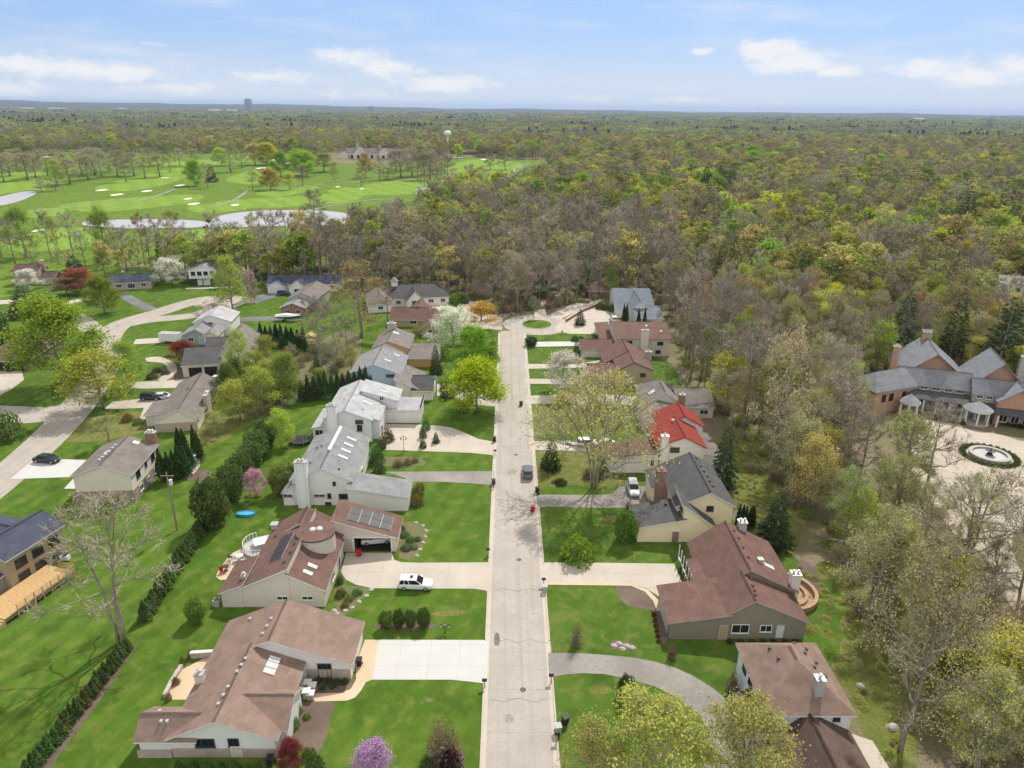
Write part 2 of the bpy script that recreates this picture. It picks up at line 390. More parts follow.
sheet('lawn', [(-2.4, 28), (-2.4, 216), (-9, 226), (-20, 250), (-60, 266), (-120, 284), (-210, 296), (-250, 200), (-170, 100), (-120, 28)], .02, 'lawn_grass')
sheet('lawn', [(5.8, 28), (27, 28), (36, 62), (43, 72), (46.5, 80), (43, 90), (37.5, 93), (36.5, 112), (41, 150), (44, 172), (30, 205), (5.8, 205)], .02, 'right_grass', edge=.3, seed=3)
sheet('meadow', pts_px([(800, 585), (830, 560), (870, 600), (905, 680), (915, 790), (840, 800), (868, 745), (812, 640)]), .012, 'rough_grass', 3, edge=.5, seed=5)
sheet('meadow', pts_px([(715, 440), (760, 430), (790, 470), (800, 540), (775, 560), (735, 505)]), .012, 'rough_grass', 3, edge=.5, seed=6)
sheet('meadow', pts_px([(530, 448), (640, 445), (632, 486), (535, 486)]), .026, 'rough_grass', 0, edge=.4, seed=7)
sheet('meadow', pts_px([(527, 408), (610, 405), (615, 432), (530, 436)]), .026, 'rough_grass', 0, edge=.4, seed=8)
for k, q in enumerate([[(60, 440), (85, 418), (150, 412), (152, 428), (108, 440)], [(185, 435), (245, 405), (262, 412), (225, 440), (185, 452)]]):
    sheet('meadow', pts_px(q), .026, 'rough_grass', 3, edge=.5, seed=20 + k)
# golf course
sheet('golf_course', pts_px([(-60, 272), (120, 264), (330, 262), (430, 264), (478, 262), (505, 235), (525, 205), (560, 176), (545, 161), (470, 157), (430, 161), (330, 163), (290, 152), (180, 153), (70, 151), (-80, 158)]), .03, 'golf_rough', 3)
GF = [[(-40, 178), (30, 172), (60, 176), (45, 190), (0, 196), (-40, 198)], [(95, 188), (130, 178), (165, 170), (205, 166), (180, 180), (130, 191)], [(225, 180), (250, 171), (270, 172), (255, 184)], [(330, 190), (420, 178), (440, 182), (420, 193), (360, 195)],
      [(430, 175), (470, 160), (520, 163), (510, 177), (470, 185)], [(60, 205), (140, 197), (200, 195), (190, 203), (100, 212)], [(215, 202), (300, 196), (360, 192), (350, 202), (260, 208)], [(10, 240), (60, 228), (120, 230), (90, 246), (20, 252)],
      [(190, 206), (240, 203), (245, 210), (200, 213)], [(170, 232), (240, 230), (260, 240), (180, 246)], [(300, 235), (380, 232), (390, 240), (310, 243)], [(30, 210), (62, 208), (60, 216), (28, 218)], [(130, 165), (200, 160), (260, 160), (200, 166)], [(255, 193), (300, 186), (320, 188), (280, 197)]]
for k, g in enumerate(GF): sheet('fairway', pts_px(g), .06 + .004 * k, 'golf_fairway', 4)
for g in [[(82, 224), (95, 220.5), (150, 219.5), (192, 220.5), (208, 223), (198, 227.5), (140, 228.5), (95, 227)], [(208, 226), (220, 216), (258, 211), (310, 210.5), (343, 213), (352, 218), (345, 223.5), (310, 226), (262, 226.5), (222, 228)], [(-20, 203), (0, 197), (12, 194), (26, 191.5), (37, 192.5), (28, 198), (8, 204.5), (-20, 207)]]:
    cx_, cy_ = sum(p[0] for p in g) / len(g), sum(p[1] for p in g) / len(g)
    sheet('bank', pts_px([(cx_ + (x - cx_) * 1.03 + (3 if x > cx_ else -3), cy_ + (y - cy_) * 1.0 + (1.3 if y > cy_ else -1.6)) for x, y in g]), .115, 'rough_grass', 4)
    sheet('water', pts_px(g), .15, 'pond_water', 4)
for k, (x, y, wd) in enumerate([(102, 190.3, 7), (117, 194.8, 8), (147, 191.2, 7), (194, 204, 8), (235, 205.2, 6), (165, 178, 5), (261, 168.3, 7), (188, 199, 6), (338, 187, 4), (362, 189, 4), (501, 179, 8), (485, 159.5, 7), (458, 157.5, 8), (420, 193.4, 9), (320, 162, 5), (285, 163.5, 7), (275, 160, 6), (180, 185.5, 6), (46, 157, 9), (218, 162, 5), (38, 231, 7), (247, 157, 5)]):
    c_ = G(x, y); r = random.Random(k); rr = wd / px_per_m(c_) * .55
    sheet('bunker', [(c_.x + rr * (1 + .3 * r.random()) * math.cos(a), c_.y + rr * 1.9 * (1 + .3 * r.random()) * math.sin(a)) for a in [6.28 * i / 9 for i in range(9)]], .17 + .002 * k, 'sand', 3)
for L in [[(15, 213), (80, 206), (120, 203), (150, 198), (175, 189)], [(215, 206), (236, 199), (248, 190)], [(262, 189), (330, 184), (400, 180), (425, 176)], [(300, 212), (360, 201), (400, 199)], [(512, 178), (516, 168), (530, 163)]]:
    ribbon('path', pts_px(L), 2.6, .13, 'old_asphalt')
# the street
mb = MB(); mb.face([(RX0, 20, .045), (RX1, 20, .045), (RX1, 203, .045), (RX0, 203, .045)], 'road_concrete'); struct(mb.build('road'))
CUL = G(535.5, 324.5); CUL.x += .4
sheet('road', [(CUL.x + 10.2 * math.cos(a) * 1.02, CUL.y + 11 * math.sin(a)) for a in [6.28318 * i / 40 for i in range(40)]], .049, 'road_concrete')
mb = MB()
for x0, x1 in [(RX0 - .62, RX0), (RX1, RX1 + .62)]: mb.face([(x0, 20, .05), (x1, 20, .05), (x1, 201, .05), (x0, 201, .05)], 'gutter')
struct(mb.build('gutter'))
GAPS = {-1: [(64.3, 71), (80.5, 88.5), (106, 110.5), (117.5, 122), (137, 143)], 1: [(65, 71), (82, 87), (100.5, 105), (122, 126), (142, 147), (154, 157), (164, 168), (183, 187)]}
mb = MB()
for s in (-1, 1):
    y = 20.0; x = RX0 - .62 if s < 0 else RX1 + .44
    for a, b2 in GAPS[s] + [(199, 199)]:
        mb.box(x, x + .18, y, a, 0, .14, 'gutter'); y = b2
struct(mb.build('kerb'))
mb = MB()
for i in range(24):
    a0, a1 = 6.28318 * i / 24, 6.28318 * (i + 1) / 24
    P = [(CUL.x + r * math.cos(a) * 1.0, CUL.y + r * 1.05 * math.sin(a)) for a, r in ((a0, 4.5), (a1, 4.5), (a1, 4.75), (a0, 4.75))]
    mb.slab(P[::-1] if area2(P, (0, 1, 2)) < 0 else P, .0, .18, 'gutter')
struct(mb.build('kerb'))
sheet('lawn', [(CUL.x + 4.5 * math.cos(a), CUL.y + 4.7 * math.sin(a)) for a in [6.28318 * i / 32 for i in range(32)]], .12, 'lawn_grass')
# driveways and paths, traced on the ground
def drive(px, m, z=.055, curve=0, name='driveway'): return sheet(name, pts_px(px), z, m, curve)
drive([(379, 640), (488.5, 640.3), (486.8, 684), (470, 682), (451, 680), (372, 680)], 'white_concrete')
drive([(365, 640), (379, 640), (372, 680), (366, 682.5), (361, 691), (355, 698), (347, 701), (315, 702), (311, 694), (342, 693), (351, 689), (356, 680), (356, 664)], 'tan_aggregate', .06, name='path')
drive([(346, 553), (392, 553), (394, 560), (402, 562.5), (420, 563), (492, 562.6), (491, 593), (484, 590.5), (473, 589), (372, 588.5), (356, 585), (346, 580), (341, 572)], 'beige_concrete')
drive([(381, 472), (494, 471.3), (493.5, 485.5), (470, 483.5), (440, 482), (411, 482), (404, 478), (392, 474)], 'old_asphalt')
drive([(381, 424), (422, 425), (437, 425.5), (452, 428), (465, 433), (478, 439), (494, 442), (494, 455.5), (470, 453), (384, 450), (377, 444)], 'beige_concrete')
drive([(437, 384), (452, 384), (475, 392), (497, 398), (496.5, 407), (470, 404), (450, 396), (437, 396)], 'beige_concrete')
drive([(541, 562.7), (600, 563), (674, 564), (684, 588), (659, 597), (647, 589), (631, 584), (542, 583)], 'beige_concrete')
drive([(542, 583), (631, 584), (648, 590), (658, 600), (660, 611), (657, 611.5), (653, 601), (645, 592), (631, 586), (542, 585)], 'tan_aggregate', .061, name='path')
drive([(548, 653), (580, 653.5), (609, 655.5), (635, 658), (655, 662), (675, 668), (693, 676), (712, 688), (729, 702), (745, 722), (765, 765), (700, 775), (708, 735), (700, 715), (675, 697), (655, 687), (631, 680), (605, 674.5), (582, 673.5), (564, 675), (549, 678)], 'old_asphalt')
drive([(535.5, 495), (600, 495), (613, 494), (619, 487), (645, 486), (650, 505), (637, 508), (600, 508), (538, 507)], 'old_asphalt')
drive([(528.5, 441.5), (575, 441), (620, 444), (618, 450), (574, 451), (530, 450)], 'beige_concrete')
drive([(526, 396), (600, 394), (650, 398), (640, 406), (600, 404), (526, 404)], 'beige_concrete')
drive([(524, 379), (575, 379), (590, 380), (590, 385), (547, 384), (524, 384)], 'beige_concrete')
drive([(524, 364), (575, 364.5), (602, 360), (605, 365), (575, 368), (524, 369)], 'beige_concrete')
drive([(532, 342), (578, 341.5), (580, 346), (532, 347)], 'white_concrete')
drive([(556, 326), (566, 318), (577, 311.5), (600, 306), (616, 311), (616, 330), (604, 334.5), (570, 334), (556, 331)], 'beige_concrete', .058)
ribbon('driveway', pts_px([(553, 318), (568, 311), (583, 304), (600, 298), (610, 292)]), 5.5, .062, 'beige_concrete')
drive([(423, 302), (448, 300), (455, 308), (466, 313.5), (494, 315), (503, 318), (502, 330), (482, 329), (455, 322), (431, 314.5), (418, 308)], 'beige_concrete')
ribbon('driveway', pts_px([(466, 315), (470, 304), (482, 292), (500, 288), (520, 288)]), 5, .06, 'beige_concrete')
ribbon('driveway', pts_px([(541, 317), (539, 304), (547, 297), (570, 297)]), 4, .06, 'beige_concrete')
drive([(35.5, 458.5), (95, 460.5), (80, 477), (10, 479.5)], 'white_concrete', .065)
drive([(75, 477), (82, 484), (79, 489), (64, 489)], 'white_concrete', .066, name='path')
drive([(104, 409), (113, 402), (140, 399), (156, 401), (156, 412), (146, 420), (140, 418), (144, 408), (122, 409)], 'beige_concrete', .06)
drive([(130, 389), (137, 382), (165, 381), (192, 378), (184, 388)], 'beige_concrete', .06)
drive([(146, 358), (160, 357), (174, 363), (177, 372), (166, 381), (158, 380), (168, 370), (162, 363), (148, 362)], 'beige_concrete', .061, 2)
drive([(-12, 369), (21.6, 369), (24, 380), (12, 389), (-12, 402)], 'beige_concrete', .06)
S1 = pts_px([(-40, 512), (-12, 491), (22, 462), (56, 430), (84, 398), (104, 365), (106, 340), (122, 324), (160, 312), (196, 301), (222, 298), (240, 300)])
ribbon('road', S1, 7.6, .046, 'road_concrete', 5)
ribbon('road', pts_px([(112, 327), (150, 320), (190, 316), (225, 308), (240, 300)]), 6.5, .050, 'road_concrete', 5)
ribbon('road', pts_px([(-60, 412), (0, 414), (40, 415), (78, 408)]), 8.5, .050, 'road_concrete', 5)
ribbon('road', pts_px([(106, 345), (95, 332), (84, 322), (70, 315)]), 6, .053, 'road_concrete', 5)
ribbon('driveway', pts_px([(122, 294), (135, 302), (152, 310)]), 4, .056, 'dark_asphalt')
ribbon('driveway', pts_px([(134, 342), (150, 341), (172, 340)]), 5, .06, 'beige_concrete')
ribbon('driveway', pts_px([(248, 303), (262, 298), (275, 294), (290, 291)]), 6.5, .06, 'dark_asphalt')
ribbon('driveway', pts_px([(232, 320), (258, 319), (285, 318)]), 5, .06, 'dark_asphalt')
ribbon('driveway', pts_px([(-20, 303), (8, 302), (24, 299)]), 6, .06, 'beige_concrete')
ribbon('driveway', pts_px([(56, 307), (72, 302), (88, 299)]), 4, .06, 'beige_concrete')
ribbon('path', pts_px([(186, 288.5), (210, 288), (240, 287)]), 2, .06, 'white_concrete')
drive([(914, 416), (940, 424), (1030, 440), (1110, 455), (1110, 540), (1026, 525), (1012, 552), (1040, 606), (1044, 650), (1003, 594), (985, 556), (955, 535), (935, 505), (912, 472), (906, 440)], 'court_paving', .05, 2, 'courtyard')
# patches and joints in the street, iron covers, worn spots in the grass
plain('tar', (.17, .155, .14), .9, .3, 2); plain('road_patch', (.30, .265, .23), .9, .25, 2); plain('iron', (.09, .085, .08), .6)
for k, q in enumerate([[(494.5, 634), (499, 634), (499.5, 645), (494.5, 645)], [(505, 716), (512, 715), (513, 722), (506, 723)], [(508, 470), (516, 470), (516, 474), (508, 474)]]):
    sheet('road', pts_px(q), .054, 'tar' if k == 0 else 'road_patch', 2, edge=.12, seed=40 + k)
for yb, xa, xb in [(641, 500, 548), (590, 494, 545), (520, 497, 538), (447, 499, 530), (700, 490, 552)]:
    a, b_ = G(xa, yb), G(xb, yb); r = random.Random(yb); mb = MB(); P_ = [(a.x + (b_.x - a.x) * i / 24, a.y + r.uniform(-.12, .12) + .25 * math.sin(i * .5 + yb)) for i in range(25)]
    for p, q in zip(P_, P_[1:]): wd_ = r.uniform(.02, .05); mb.face([(p[0], p[1] - wd_, .052), (q[0], q[1] - wd_, .052), (q[0], q[1] + wd_, .052), (p[0], p[1] + wd_, .052)], 'tar')
    struct(mb.build('road'))
for k, (x, y) in enumerate([(519, 560), (516, 455), (523, 690)]):
    b_ = G(x, y); o = MB(); o.cyl(0, 0, 0, .012, .36, .36, 'iron', 20); o = o.build('manhole_cover'); o.location = (b_.x, b_.y, .046); tag(o, ['round iron manhole cover in the street near the white suv driveway', 'round iron manhole cover in the street just beyond the parked suv', 'round iron manhole cover in the nearest part of the street'][k], 'manhole cover')
for k, (x, y, a, b2) in enumerate([(612, 519, 2.0, 1.1), (447, 614, 2.2, .5), (430, 700, .5, .35), (404, 668, .8, .3), (460, 612, 1.6, .4), (330, 555, .8, .5), (600, 690, 1.4, .7), (560, 672, 1.2, .4), (566, 500, .9, .4)]):
    c_ = G(x, y); sheet('meadow', [(c_.x + a * math.cos(t_), c_.y + b2 * math.sin(t_)) for t_ in [6.28 * i / 10 for i in range(10)]], .029 + .001 * k, 'rough_grass', 2, edge=.14, seed=60 + k)
# planting beds
for px, mm in [([(302, 703), (333, 703), (330, 722), (326, 738), (318, 754), (293, 742)], 'mulch'), ([(311, 677), (354, 678), (351, 691), (342, 692.5), (316, 693)], 'mulch'), ([(334, 588), (352, 586), (372, 590), (362, 600), (350, 610), (338, 616)], 'bed_leaf'),
               ([(400, 524), (420, 524), (427, 532), (423, 545), (417, 556), (399, 559)], 'bed_leaf'), ([(617, 584.8), (631, 585.5), (645, 592), (656, 602), (658, 609), (646, 610), (626, 605), (618, 595)], 'mulch'), ([(654, 612), (661, 609), (668, 640), (659, 641)], 'mulch'),
               ([(611, 642), (616, 640), (634, 644), (637, 650), (612, 650)], 'mulch'), ([(378, 624), (430, 623), (432, 629), (380, 630)], 'mulch'), ([(383, 457), (420, 458), (423, 466), (382, 466)], 'bed_leaf'), ([(475, 318), (520, 308), (534, 300), (534, 316), (505, 313)], 'mulch'),
               ([(544, 301), (566, 300), (580, 304), (560, 316), (545, 317)], 'mulch'), ([(575, 322), (588, 319), (597, 323), (588, 327), (576, 326)], 'mulch'), ([(185, 478), (190, 472), (208, 470), (212, 476), (196, 482)], 'mulch'), ([(190, 388), (206, 384), (206, 398), (196, 402)], 'mulch'), ([(147, 372), (178, 366), (188, 374), (180, 382), (160, 380)], 'mulch'),
               ([(35, 768), (128, 652), (132, 655), (42, 780)], 'mulch'), ([(680, 565), (692, 560), (700, 583), (686, 588)], 'bed_leaf'), ([(800, 560), (818, 572), (820, 595), (800, 602), (792, 590)], 'mulch'), ([(430, 750), (462, 748), (462, 770), (430, 772)], 'mulch')]:
    sheet('planting_bed', pts_px(px), .036, mm, 2, edge=.12, seed=len(px))
# ------------------------------------------------------------------ house kit
shingle('roof_brown', (.300, .208, .168)); shingle('roof_redbrown', (.195, .115, .094)); shingle('roof_grey', (.30, .30, .305)); shingle('roof_pale', (.50, .50, .51))
shingle('roof_charcoal', (.115, .110, .115)); shingle('roof_taupe', (.235, .205, .185)); shingle('roof_red', (.30, .055, .040)); shingle('roof_blue', (.085, .095, .135)); shingle('roof_darkbrown', (.145, .098, .082))
shingle('roof_slate', (.19, .20, .225), (.26, .27, .29)); shingle('roof_bluegrey', (.20, .225, .265)); shingle('roof_greybrown', (.25, .22, .205)); shingle('roof_copper_grey', (.33, .345, .36))
siding('white_siding', (.80, .775, .75)); siding('cream_siding', (.77, .70, .59)); siding('yellow_siding', (.86, .75, .50)); siding('taupe_siding', (.27, .238, .195), 5); siding('beige_siding', (.65, .585, .51)); siding('grey_siding', (.43, .43, .42))
siding('blue_siding', (.38, .47, .58)); siding('orange_siding', (.56, .33, .14)); siding('pale_panel', (.70, .70, .71), 1.2, .8, True); siding('brown_siding', (.22, .16, .12)); siding('greenish_siding', (.33, .37, .35)); siding('tan_siding', (.42, .33, .22)); siding('white_panel', (.78, .78, .78), .8, .55, True)
siding('garage_white', (.76, .75, .73), 2.0, .7); siding('garage_tan', (.52, .46, .40), 2.0, .75)
brick('brick_tan', (.50, .40, .32), (.42, .32, .25), (.50, .46, .40)); brick('brick_red', (.30, .15, .10), (.24, .11, .075), (.36, .30, .25)); brick('brick_orange', (.56, .32, .20), (.48, .27, .17), (.42, .34, .27)); brick('brick_mixed', (.30, .20, .16), (.42, .36, .30), (.38, .33, .29), .7)
brick('limestone', (.50, .47, .42), (.42, .39, .35), (.45, .42, .38), .5)
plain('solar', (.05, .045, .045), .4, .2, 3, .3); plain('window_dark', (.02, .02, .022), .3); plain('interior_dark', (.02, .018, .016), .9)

class House:
    def __init__(s, name, label, ox, oy, rz=0.0, wall='white_siding', roof='roof_grey', trim='white_trim', cat='house', group=None, local=False):
        s.o = (0, 0) if local else (ox, oy); s.wm, s.rm, s.tm = wall, roof, trim
        s.root = thing(name, label, cat, (ox + .00466 * oy, oy, 0), rad(rz), group)
        s.W = {}; s.R = {}; s.wings = []; s.k = 0
    def _mb(s, d, m):
        return d.setdefault(m, MB())
    def wing(s, x0, x1, y0, y1, h0, h1, zr=None, r=.5, axis='y', hip=(0, 0), over=.4, wall=None, roof=None, trim=None, z0=0.0, rake=.3, th=.18, flat_walls=None):
        s.k += 1; e = .004 * s.k
        x0, x1, y0, y1 = x0 - s.o[0] + e, x1 - s.o[0] - e, y0 - s.o[1] + e, y1 - s.o[1] - e
        u0, u1, v0, v1 = (x0, x1, y0, y1) if axis == 'y' else (y0, y1, x0, x1)
        P = (lambda u, v, z: (u, v, z)) if axis == 'y' else (lambda u, v, z: (v, u, z))
        ur = u0 + (u1 - u0) * r
        if zr is None: prof = [(u0, h0), (u1, h1)]
        else: prof = [(u0, h0), (ur, zr), (u1, h1)]
        wm, rm, tm = wall or s.wm, roof or s.rm, trim or s.tm
        mb = s._mb(s.W, wm); d = .08
        if wall != 'none':
            if zr is None:
                A = [P(u0, v0, z0), P(u1, v0, z0), P(u1, v0, h1 - d), P(u0, v0, h0 - d)]; B = [P(u0, v1, z0), P(u1, v1, z0), P(u1, v1, h1 - d), P(u0, v1, h0 - d)]
                mb.face(A, wm); mb.face(B, wm); mb.face([A[0], B[0], B[3], A[3]], wm); mb.face([A[1], B[1], B[2], A[2]], wm)
            else:
                for vv, hp in ((v0, hip[0]), (v1, hip[1])):
                    q = [P(u0, vv, z0), P(u1, vv, z0), P(u1, vv, h1 - d)] + ([] if hp else [P(ur, vv, zr - d)]) + [P(u0, vv, h0 - d)]
                    mb.face(q, wm)
                mb.face([P(u0, v0, z0), P(u0, v1, z0), P(u0, v1, h0 - d), P(u0, v0, h0 - d)], wm)
                mb.face([P(u1, v0, z0), P(u1, v1, z0), P(u1, v1, h1 - d), P(u1, v0, h1 - d)], wm)
        # roof polygons
        polys = []; va, vb = v0 - (over if hip[0] else rake), v1 + (over if hip[1] else rake)
        if zr is None:
            sl = (h1 - h0) / (u1 - u0); a, b = (u0 - over, h0 - sl * over + e), (u1 + over, h1 + sl * over + e)
            polys = [[P(a[0], va, a[1]), P(b[0], va, b[1]), P(b[0], vb, b[1]), P(a[0], vb, a[1])]]
            zf = lambda u, v: h0 + sl * (u - u0)
        else:
            s0, s1 = (zr - h0) / (ur - u0), (zr - h1) / (u1 - ur)
            a, b, c = (u0 - over, h0 - s0 * over + e), (ur, zr + e), (u1 + over, h1 - s1 * over + e)
            ra, rb = (v0 + hip[0] if hip[0] else va), (v1 - hip[1] if hip[1] else vb)
            polys = [[P(a[0], va, a[1]), P(b[0], ra, b[1]), P(b[0], rb, b[1]), P(a[0], vb, a[1])], [P(c[0], va, c[1]), P(b[0], ra, b[1]), P(b[0], rb, b[1]), P(c[0], vb, c[1])]]
            if hip[0]: polys.append([P(a[0], va, a[1]), P(c[0], va, c[1]), P(b[0], ra, b[1])])
            if hip[1]: polys.append([P(a[0], vb, a[1]), P(c[0], vb, c[1]), P(b[0], rb, b[1])])
            def zf(u, v):
                z = h0 + s0 * (u - u0) if u < ur else h1 + s1 * (u1 - u)
                if hip[0]: z = min(z, h0 + (zr - h0) * (v - v0) / hip[0])
                if hip[1]: z = min(z, h0 + (zr - h0) * (v1 - v) / hip[1])
                return z
        s._slab(polys, rm, tm, th)
        s.wings.append((lambda x, y, x0=x0, x1=x1, y0=y0, y1=y1, zf=zf, ax=axis: (zf(x, y) if ax == 'y' else zf(y, x)) if x0 - .3 <= x <= x1 + .3 and y0 - .3 <= y <= y1 + .3 else -9))
        return s
    def _slab(s, polys, rm, tm, th):
        mb = s._mb(s.R, rm); cnt = {}
        key = lambda a, b: tuple(sorted((tuple(round(x, 3) for x in a), tuple(round(x, 3) for x in b))))
        for p in polys:
            for i in range(len(p)): cnt[key(p[i], p[(i + 1) % len(p)])] = cnt.get(key(p[i], p[(i + 1) % len(p)]), 0) + 1
        dn = lambda q: (q[0], q[1], q[2] - th)
        for p in polys:
            mb.face(p, rm); mb.face([dn(q) for q in p], tm)
            for i in range(len(p)):
                a, b = p[i], p[(i + 1) % len(p)]
                if cnt[key(a, b)] == 1:
                    mb.face([a, b, dn(b), dn(a)], tm)
                elif a < b and abs(a[2] - b[2]) < .02:      # ridge cap
                    va = Vector(a); vb = Vector(b); t = (vb - va); n = Vector((-t.y, t.x, 0)).normalized() * .14
                    z = Vector((0, 0, .035)); lo = Vector((0, 0, -.01))
                    mb.face([va + n + lo, vb + n + lo, vb + z, va + z], rm); mb.face([va - n + lo, vb - n + lo, vb + z, va + z], rm)
    def z(s, x, y): return max(w(x - s.o[0], y - s.o[1]) for w in s.wings)
    def finish(s):
        for m, mb in s.W.items():
            if mb.f: mb.build('wall', s.root)
        s.roofs = [mb.build('roof', s.root) for m, mb in s.R.items()]
        return s
    def _tilt(s, x, y):
        e = .15; zx = (s.z(x + e, y) - s.z(x - e, y)) / (2 * e); zy = (s.z(x, y + e) - s.z(x, y - e)) / (2 * e)
        n = Vector((-zx, -zy, 1)).normalized(); X = Vector((1, 0, zx)).normalized(); Y = n.cross(X); return Matrix((X, Y, n)).transposed()
    def vents(s, pts, m='galv', size=.24, name='roof_vent'):
        for x, y in pts:
            mb = MB(); h = size; mb.box(-h / 2, h / 2, -h / 2, h / 2, -.1, h * .8, m); mb.box(-h * .65, h * .65, -h * .65, h * .65, h * .8, h, m)
            o = mb.build(name, s.root); o.location = (x - s.o[0], y - s.o[1], s.z(x, y))
    def skylight(s, x, y, wx, wy, m='white_trim'):
        mb = MB(); a, b = wx / 2, wy / 2
        for q in ((-a, a, -b, -b + .12), (-a, a, b - .12, b), (-a, -a + .12, -b + .12, b - .12), (a - .12, a, -b + .12, b - .12)): mb.box(q[0], q[1], q[2], q[3], 0, .16, m)
        o = mb.build('skylight', s.root); o.matrix_local = Matrix.Translation((x - s.o[0], y - s.o[1], s.z(x, y))) @ s._tilt(x, y).to_4x4()
        g = MB(); g.box(-a + .12, a - .12, -b + .12, b - .12, .0, .12, 'skylight_glass'); g.build('pane', o)
    def solar(s, x, y, wx, wy, nx, ny):
        mb = MB()
        for i in range(nx):
            for j in range(ny): mb.box((i - nx / 2) * wx + .04, (i + 1 - nx / 2) * wx - .04, (j - ny / 2) * wy + .04, (j + 1 - ny / 2) * wy - .04, .06, .12, 'solar')
        mb.box(-nx * wx / 2, nx * wx / 2, -ny * wy / 2, ny * wy / 2, .0, .06, 'galv')
        o = mb.build('solar_panel', s.root); o.matrix_local = Matrix.Translation((x - s.o[0], y - s.o[1], s.z(x, y) + .05)) @ s._tilt(x, y).to_4x4()
    FR = {'S': 0, 'E': 90, 'N': 180, 'W': -90}
    def _at(s, o, x, y, z, face): o.location = (x - s.o[0], y - s.o[1], z); o.rotation_euler = (0, 0, rad(s.FR[face]) if isinstance(face, str) else rad(face))
    def win(s, x, y, z, w, h, face, fm=None, mull=1, pane='glass'):
        fm = fm or s.tm; mb = MB(); f = .09; a = w / 2
        for q in ((-a, a, 0, f), (-a, a, h - f, h), (-a, -a + f, f, h - f), (a - f, a, f, h - f)): mb.box(q[0], q[1], -.07, .03, q[2], q[3], fm)
        for i in range(1, mull + 1):
            xx = -a + w * i / (mull + 1); mb.box(xx - .03, xx + .03, -.065, .03, f, h - f, fm)
        mb.box(-a - .06, a + .06, -.12, .02, -.07, -.002, fm)
        o = mb.build('window', s.root); s._at(o, x, y, z, face)
        g = MB(); g.box(-a + f, a - f, -.03, .02, f, h - f, pane); g.build('pane', o)
    def door(s, x, y, w, h, face, m='white_trim', name='door', z=0.05, panels=0):
        mb = MB(); mb.box(-w / 2, w / 2, -.05, .03, 0, h, m)
        if panels:
            for i in range(1, panels): mb.box(-w / 2 + .02, w / 2 - .02, -.056, -.049, h * i / panels - .02, h * i / panels + .02, 'tan_trim')
        mb.box(-w / 2 - .1, -w / 2 - .003, -.08, .03, 0, h + .1, s.tm); mb.box(w / 2 + .003, w / 2 + .1, -.08, .03, 0, h + .1, s.tm); mb.box(-w / 2 - .002, w / 2 + .002, -.08, .03, h + .003, h + .1, s.tm)
        o = mb.build(name, s.root); s._at(o, x, y, z, face)
        if name == 'door':
            k = MB(); k.cyl(w / 2 - .12, -.1, h * .45, h * .45 + .06, .035, .035, 'metal', 8); k.build('handle', o)
    def chimney(s, x, y, wx, wy, ztop, m, z0=0.0, cap='stone', flues=2):
        mb = MB(); a, b = wx / 2, wy / 2; mb.box(-a, a, -b, b, 0, ztop - z0, m); mb.box(-a - .08, a + .08, -b - .08, b + .08, ztop - z0 + .002, ztop - z0 + .16, cap)
        o = mb.build('chimney', s.root); o.location = (x - s.o[0], y - s.o[1], z0)
        f = MB()
        for i in range(flues):
            fx = (i - (flues - 1) / 2) * .6; f.cyl(fx, 0, ztop - z0 + .16, ztop - z0 + .55, .16, .16, 'metal', 10); f.cyl(fx, 0, ztop - z0 + .55, ztop - z0 + .66, .26, .1, 'metal', 10)
        f.build('flue_cap', o)
    def part(s, name, fn, at=None):
        mb = MB(); fn(mb); o = mb.build(name, s.root)
        return o
plain('skylight_glass', (.62, .66, .68), .15, .05)
_m, _t, _b = mat('clear_light', .2, .5); _b.inputs['Base Color'].default_value = (.6, .65, .7, 1)

# ================================================================== left side of the street, near to far
h = House('house', 'low brown roofed house with pale gable walls beside the white concrete driveway', -37.4, 53.6, wall='white_siding', roof='roof_brown')
h.wing(-33.9, -23.3, 53.9, 64.6, 2.7, 2.7, 4.95, r=.46); h.wing(-37.1, -31.4, 53.95, 57.7, 2.6, 2.6, 4.0, axis='x', r=.45)
h.wing(-33.95, -17.9, 64.5, 71.2, 2.65, 2.6, 5.7, r=.44); h.wing(-28.0, -22.5, 55.2, 60.4, 2.75, 2.75, 4.35, axis='x')
h.part('wall', lambda mb: (mb.box(.05, 3.5, .12, .2, 0, .95, 'brick_tan'), mb.box(3.6, 14.0, .2, .29, 0, 1.15, 'brick_tan'), mb.box(3.55, 14.05, .17, .3, 1.152, 1.22, 'tan_trim')))
h.finish()
h.vents([(-29.4, 56.0), (-29.3, 57.1), (-29.2, 58.2), (-29.0, 60.3), (-28.9, 61.3), (-28.8, 62.3), (-28.0, 65.9), (-27.9, 67.1), (-27.8, 68.4), (-35.6, 56.1), (-35.0, 55.0), (-34.4, 55.0), (-31.0, 70.0)])
h.chimney(-33.6, 61.2, .9, .8, 3.9, 'beige_siding', 2.0, flues=1)
for k, yy in enumerate((61.6, 62.5, 63.4)): h.skylight(-26.1, yy, .62 * 2, .7)
h.win(-30.4, 53.88, 1.35, 2.0, 1.1, 'S', 'dark_trim', 2); h.win(-27.5, 53.88, 1.45, 1.1, 1.05, 'S', 'dark_trim'); h.door(-27.3, 53.83, .95, 1.35, 'S', 'beige_siding', 'hatch')
h.win(-20.9, 64.48, .2, 1.6, 2.1, 'S', 'dark_trim', 2); h.door(-17.88, 68.3, 5.2, 2.2, 'E', 'garage_white', 'garage_door', panels=4); h.door(-23.1, 61.8, 1.1, 2.1, 'E', 'brown_siding')
h.part('wall', lambda mb: [mb.box(14.4, 19.4, 10.82, 10.89, 0, 1.5, 'brick_tan')])

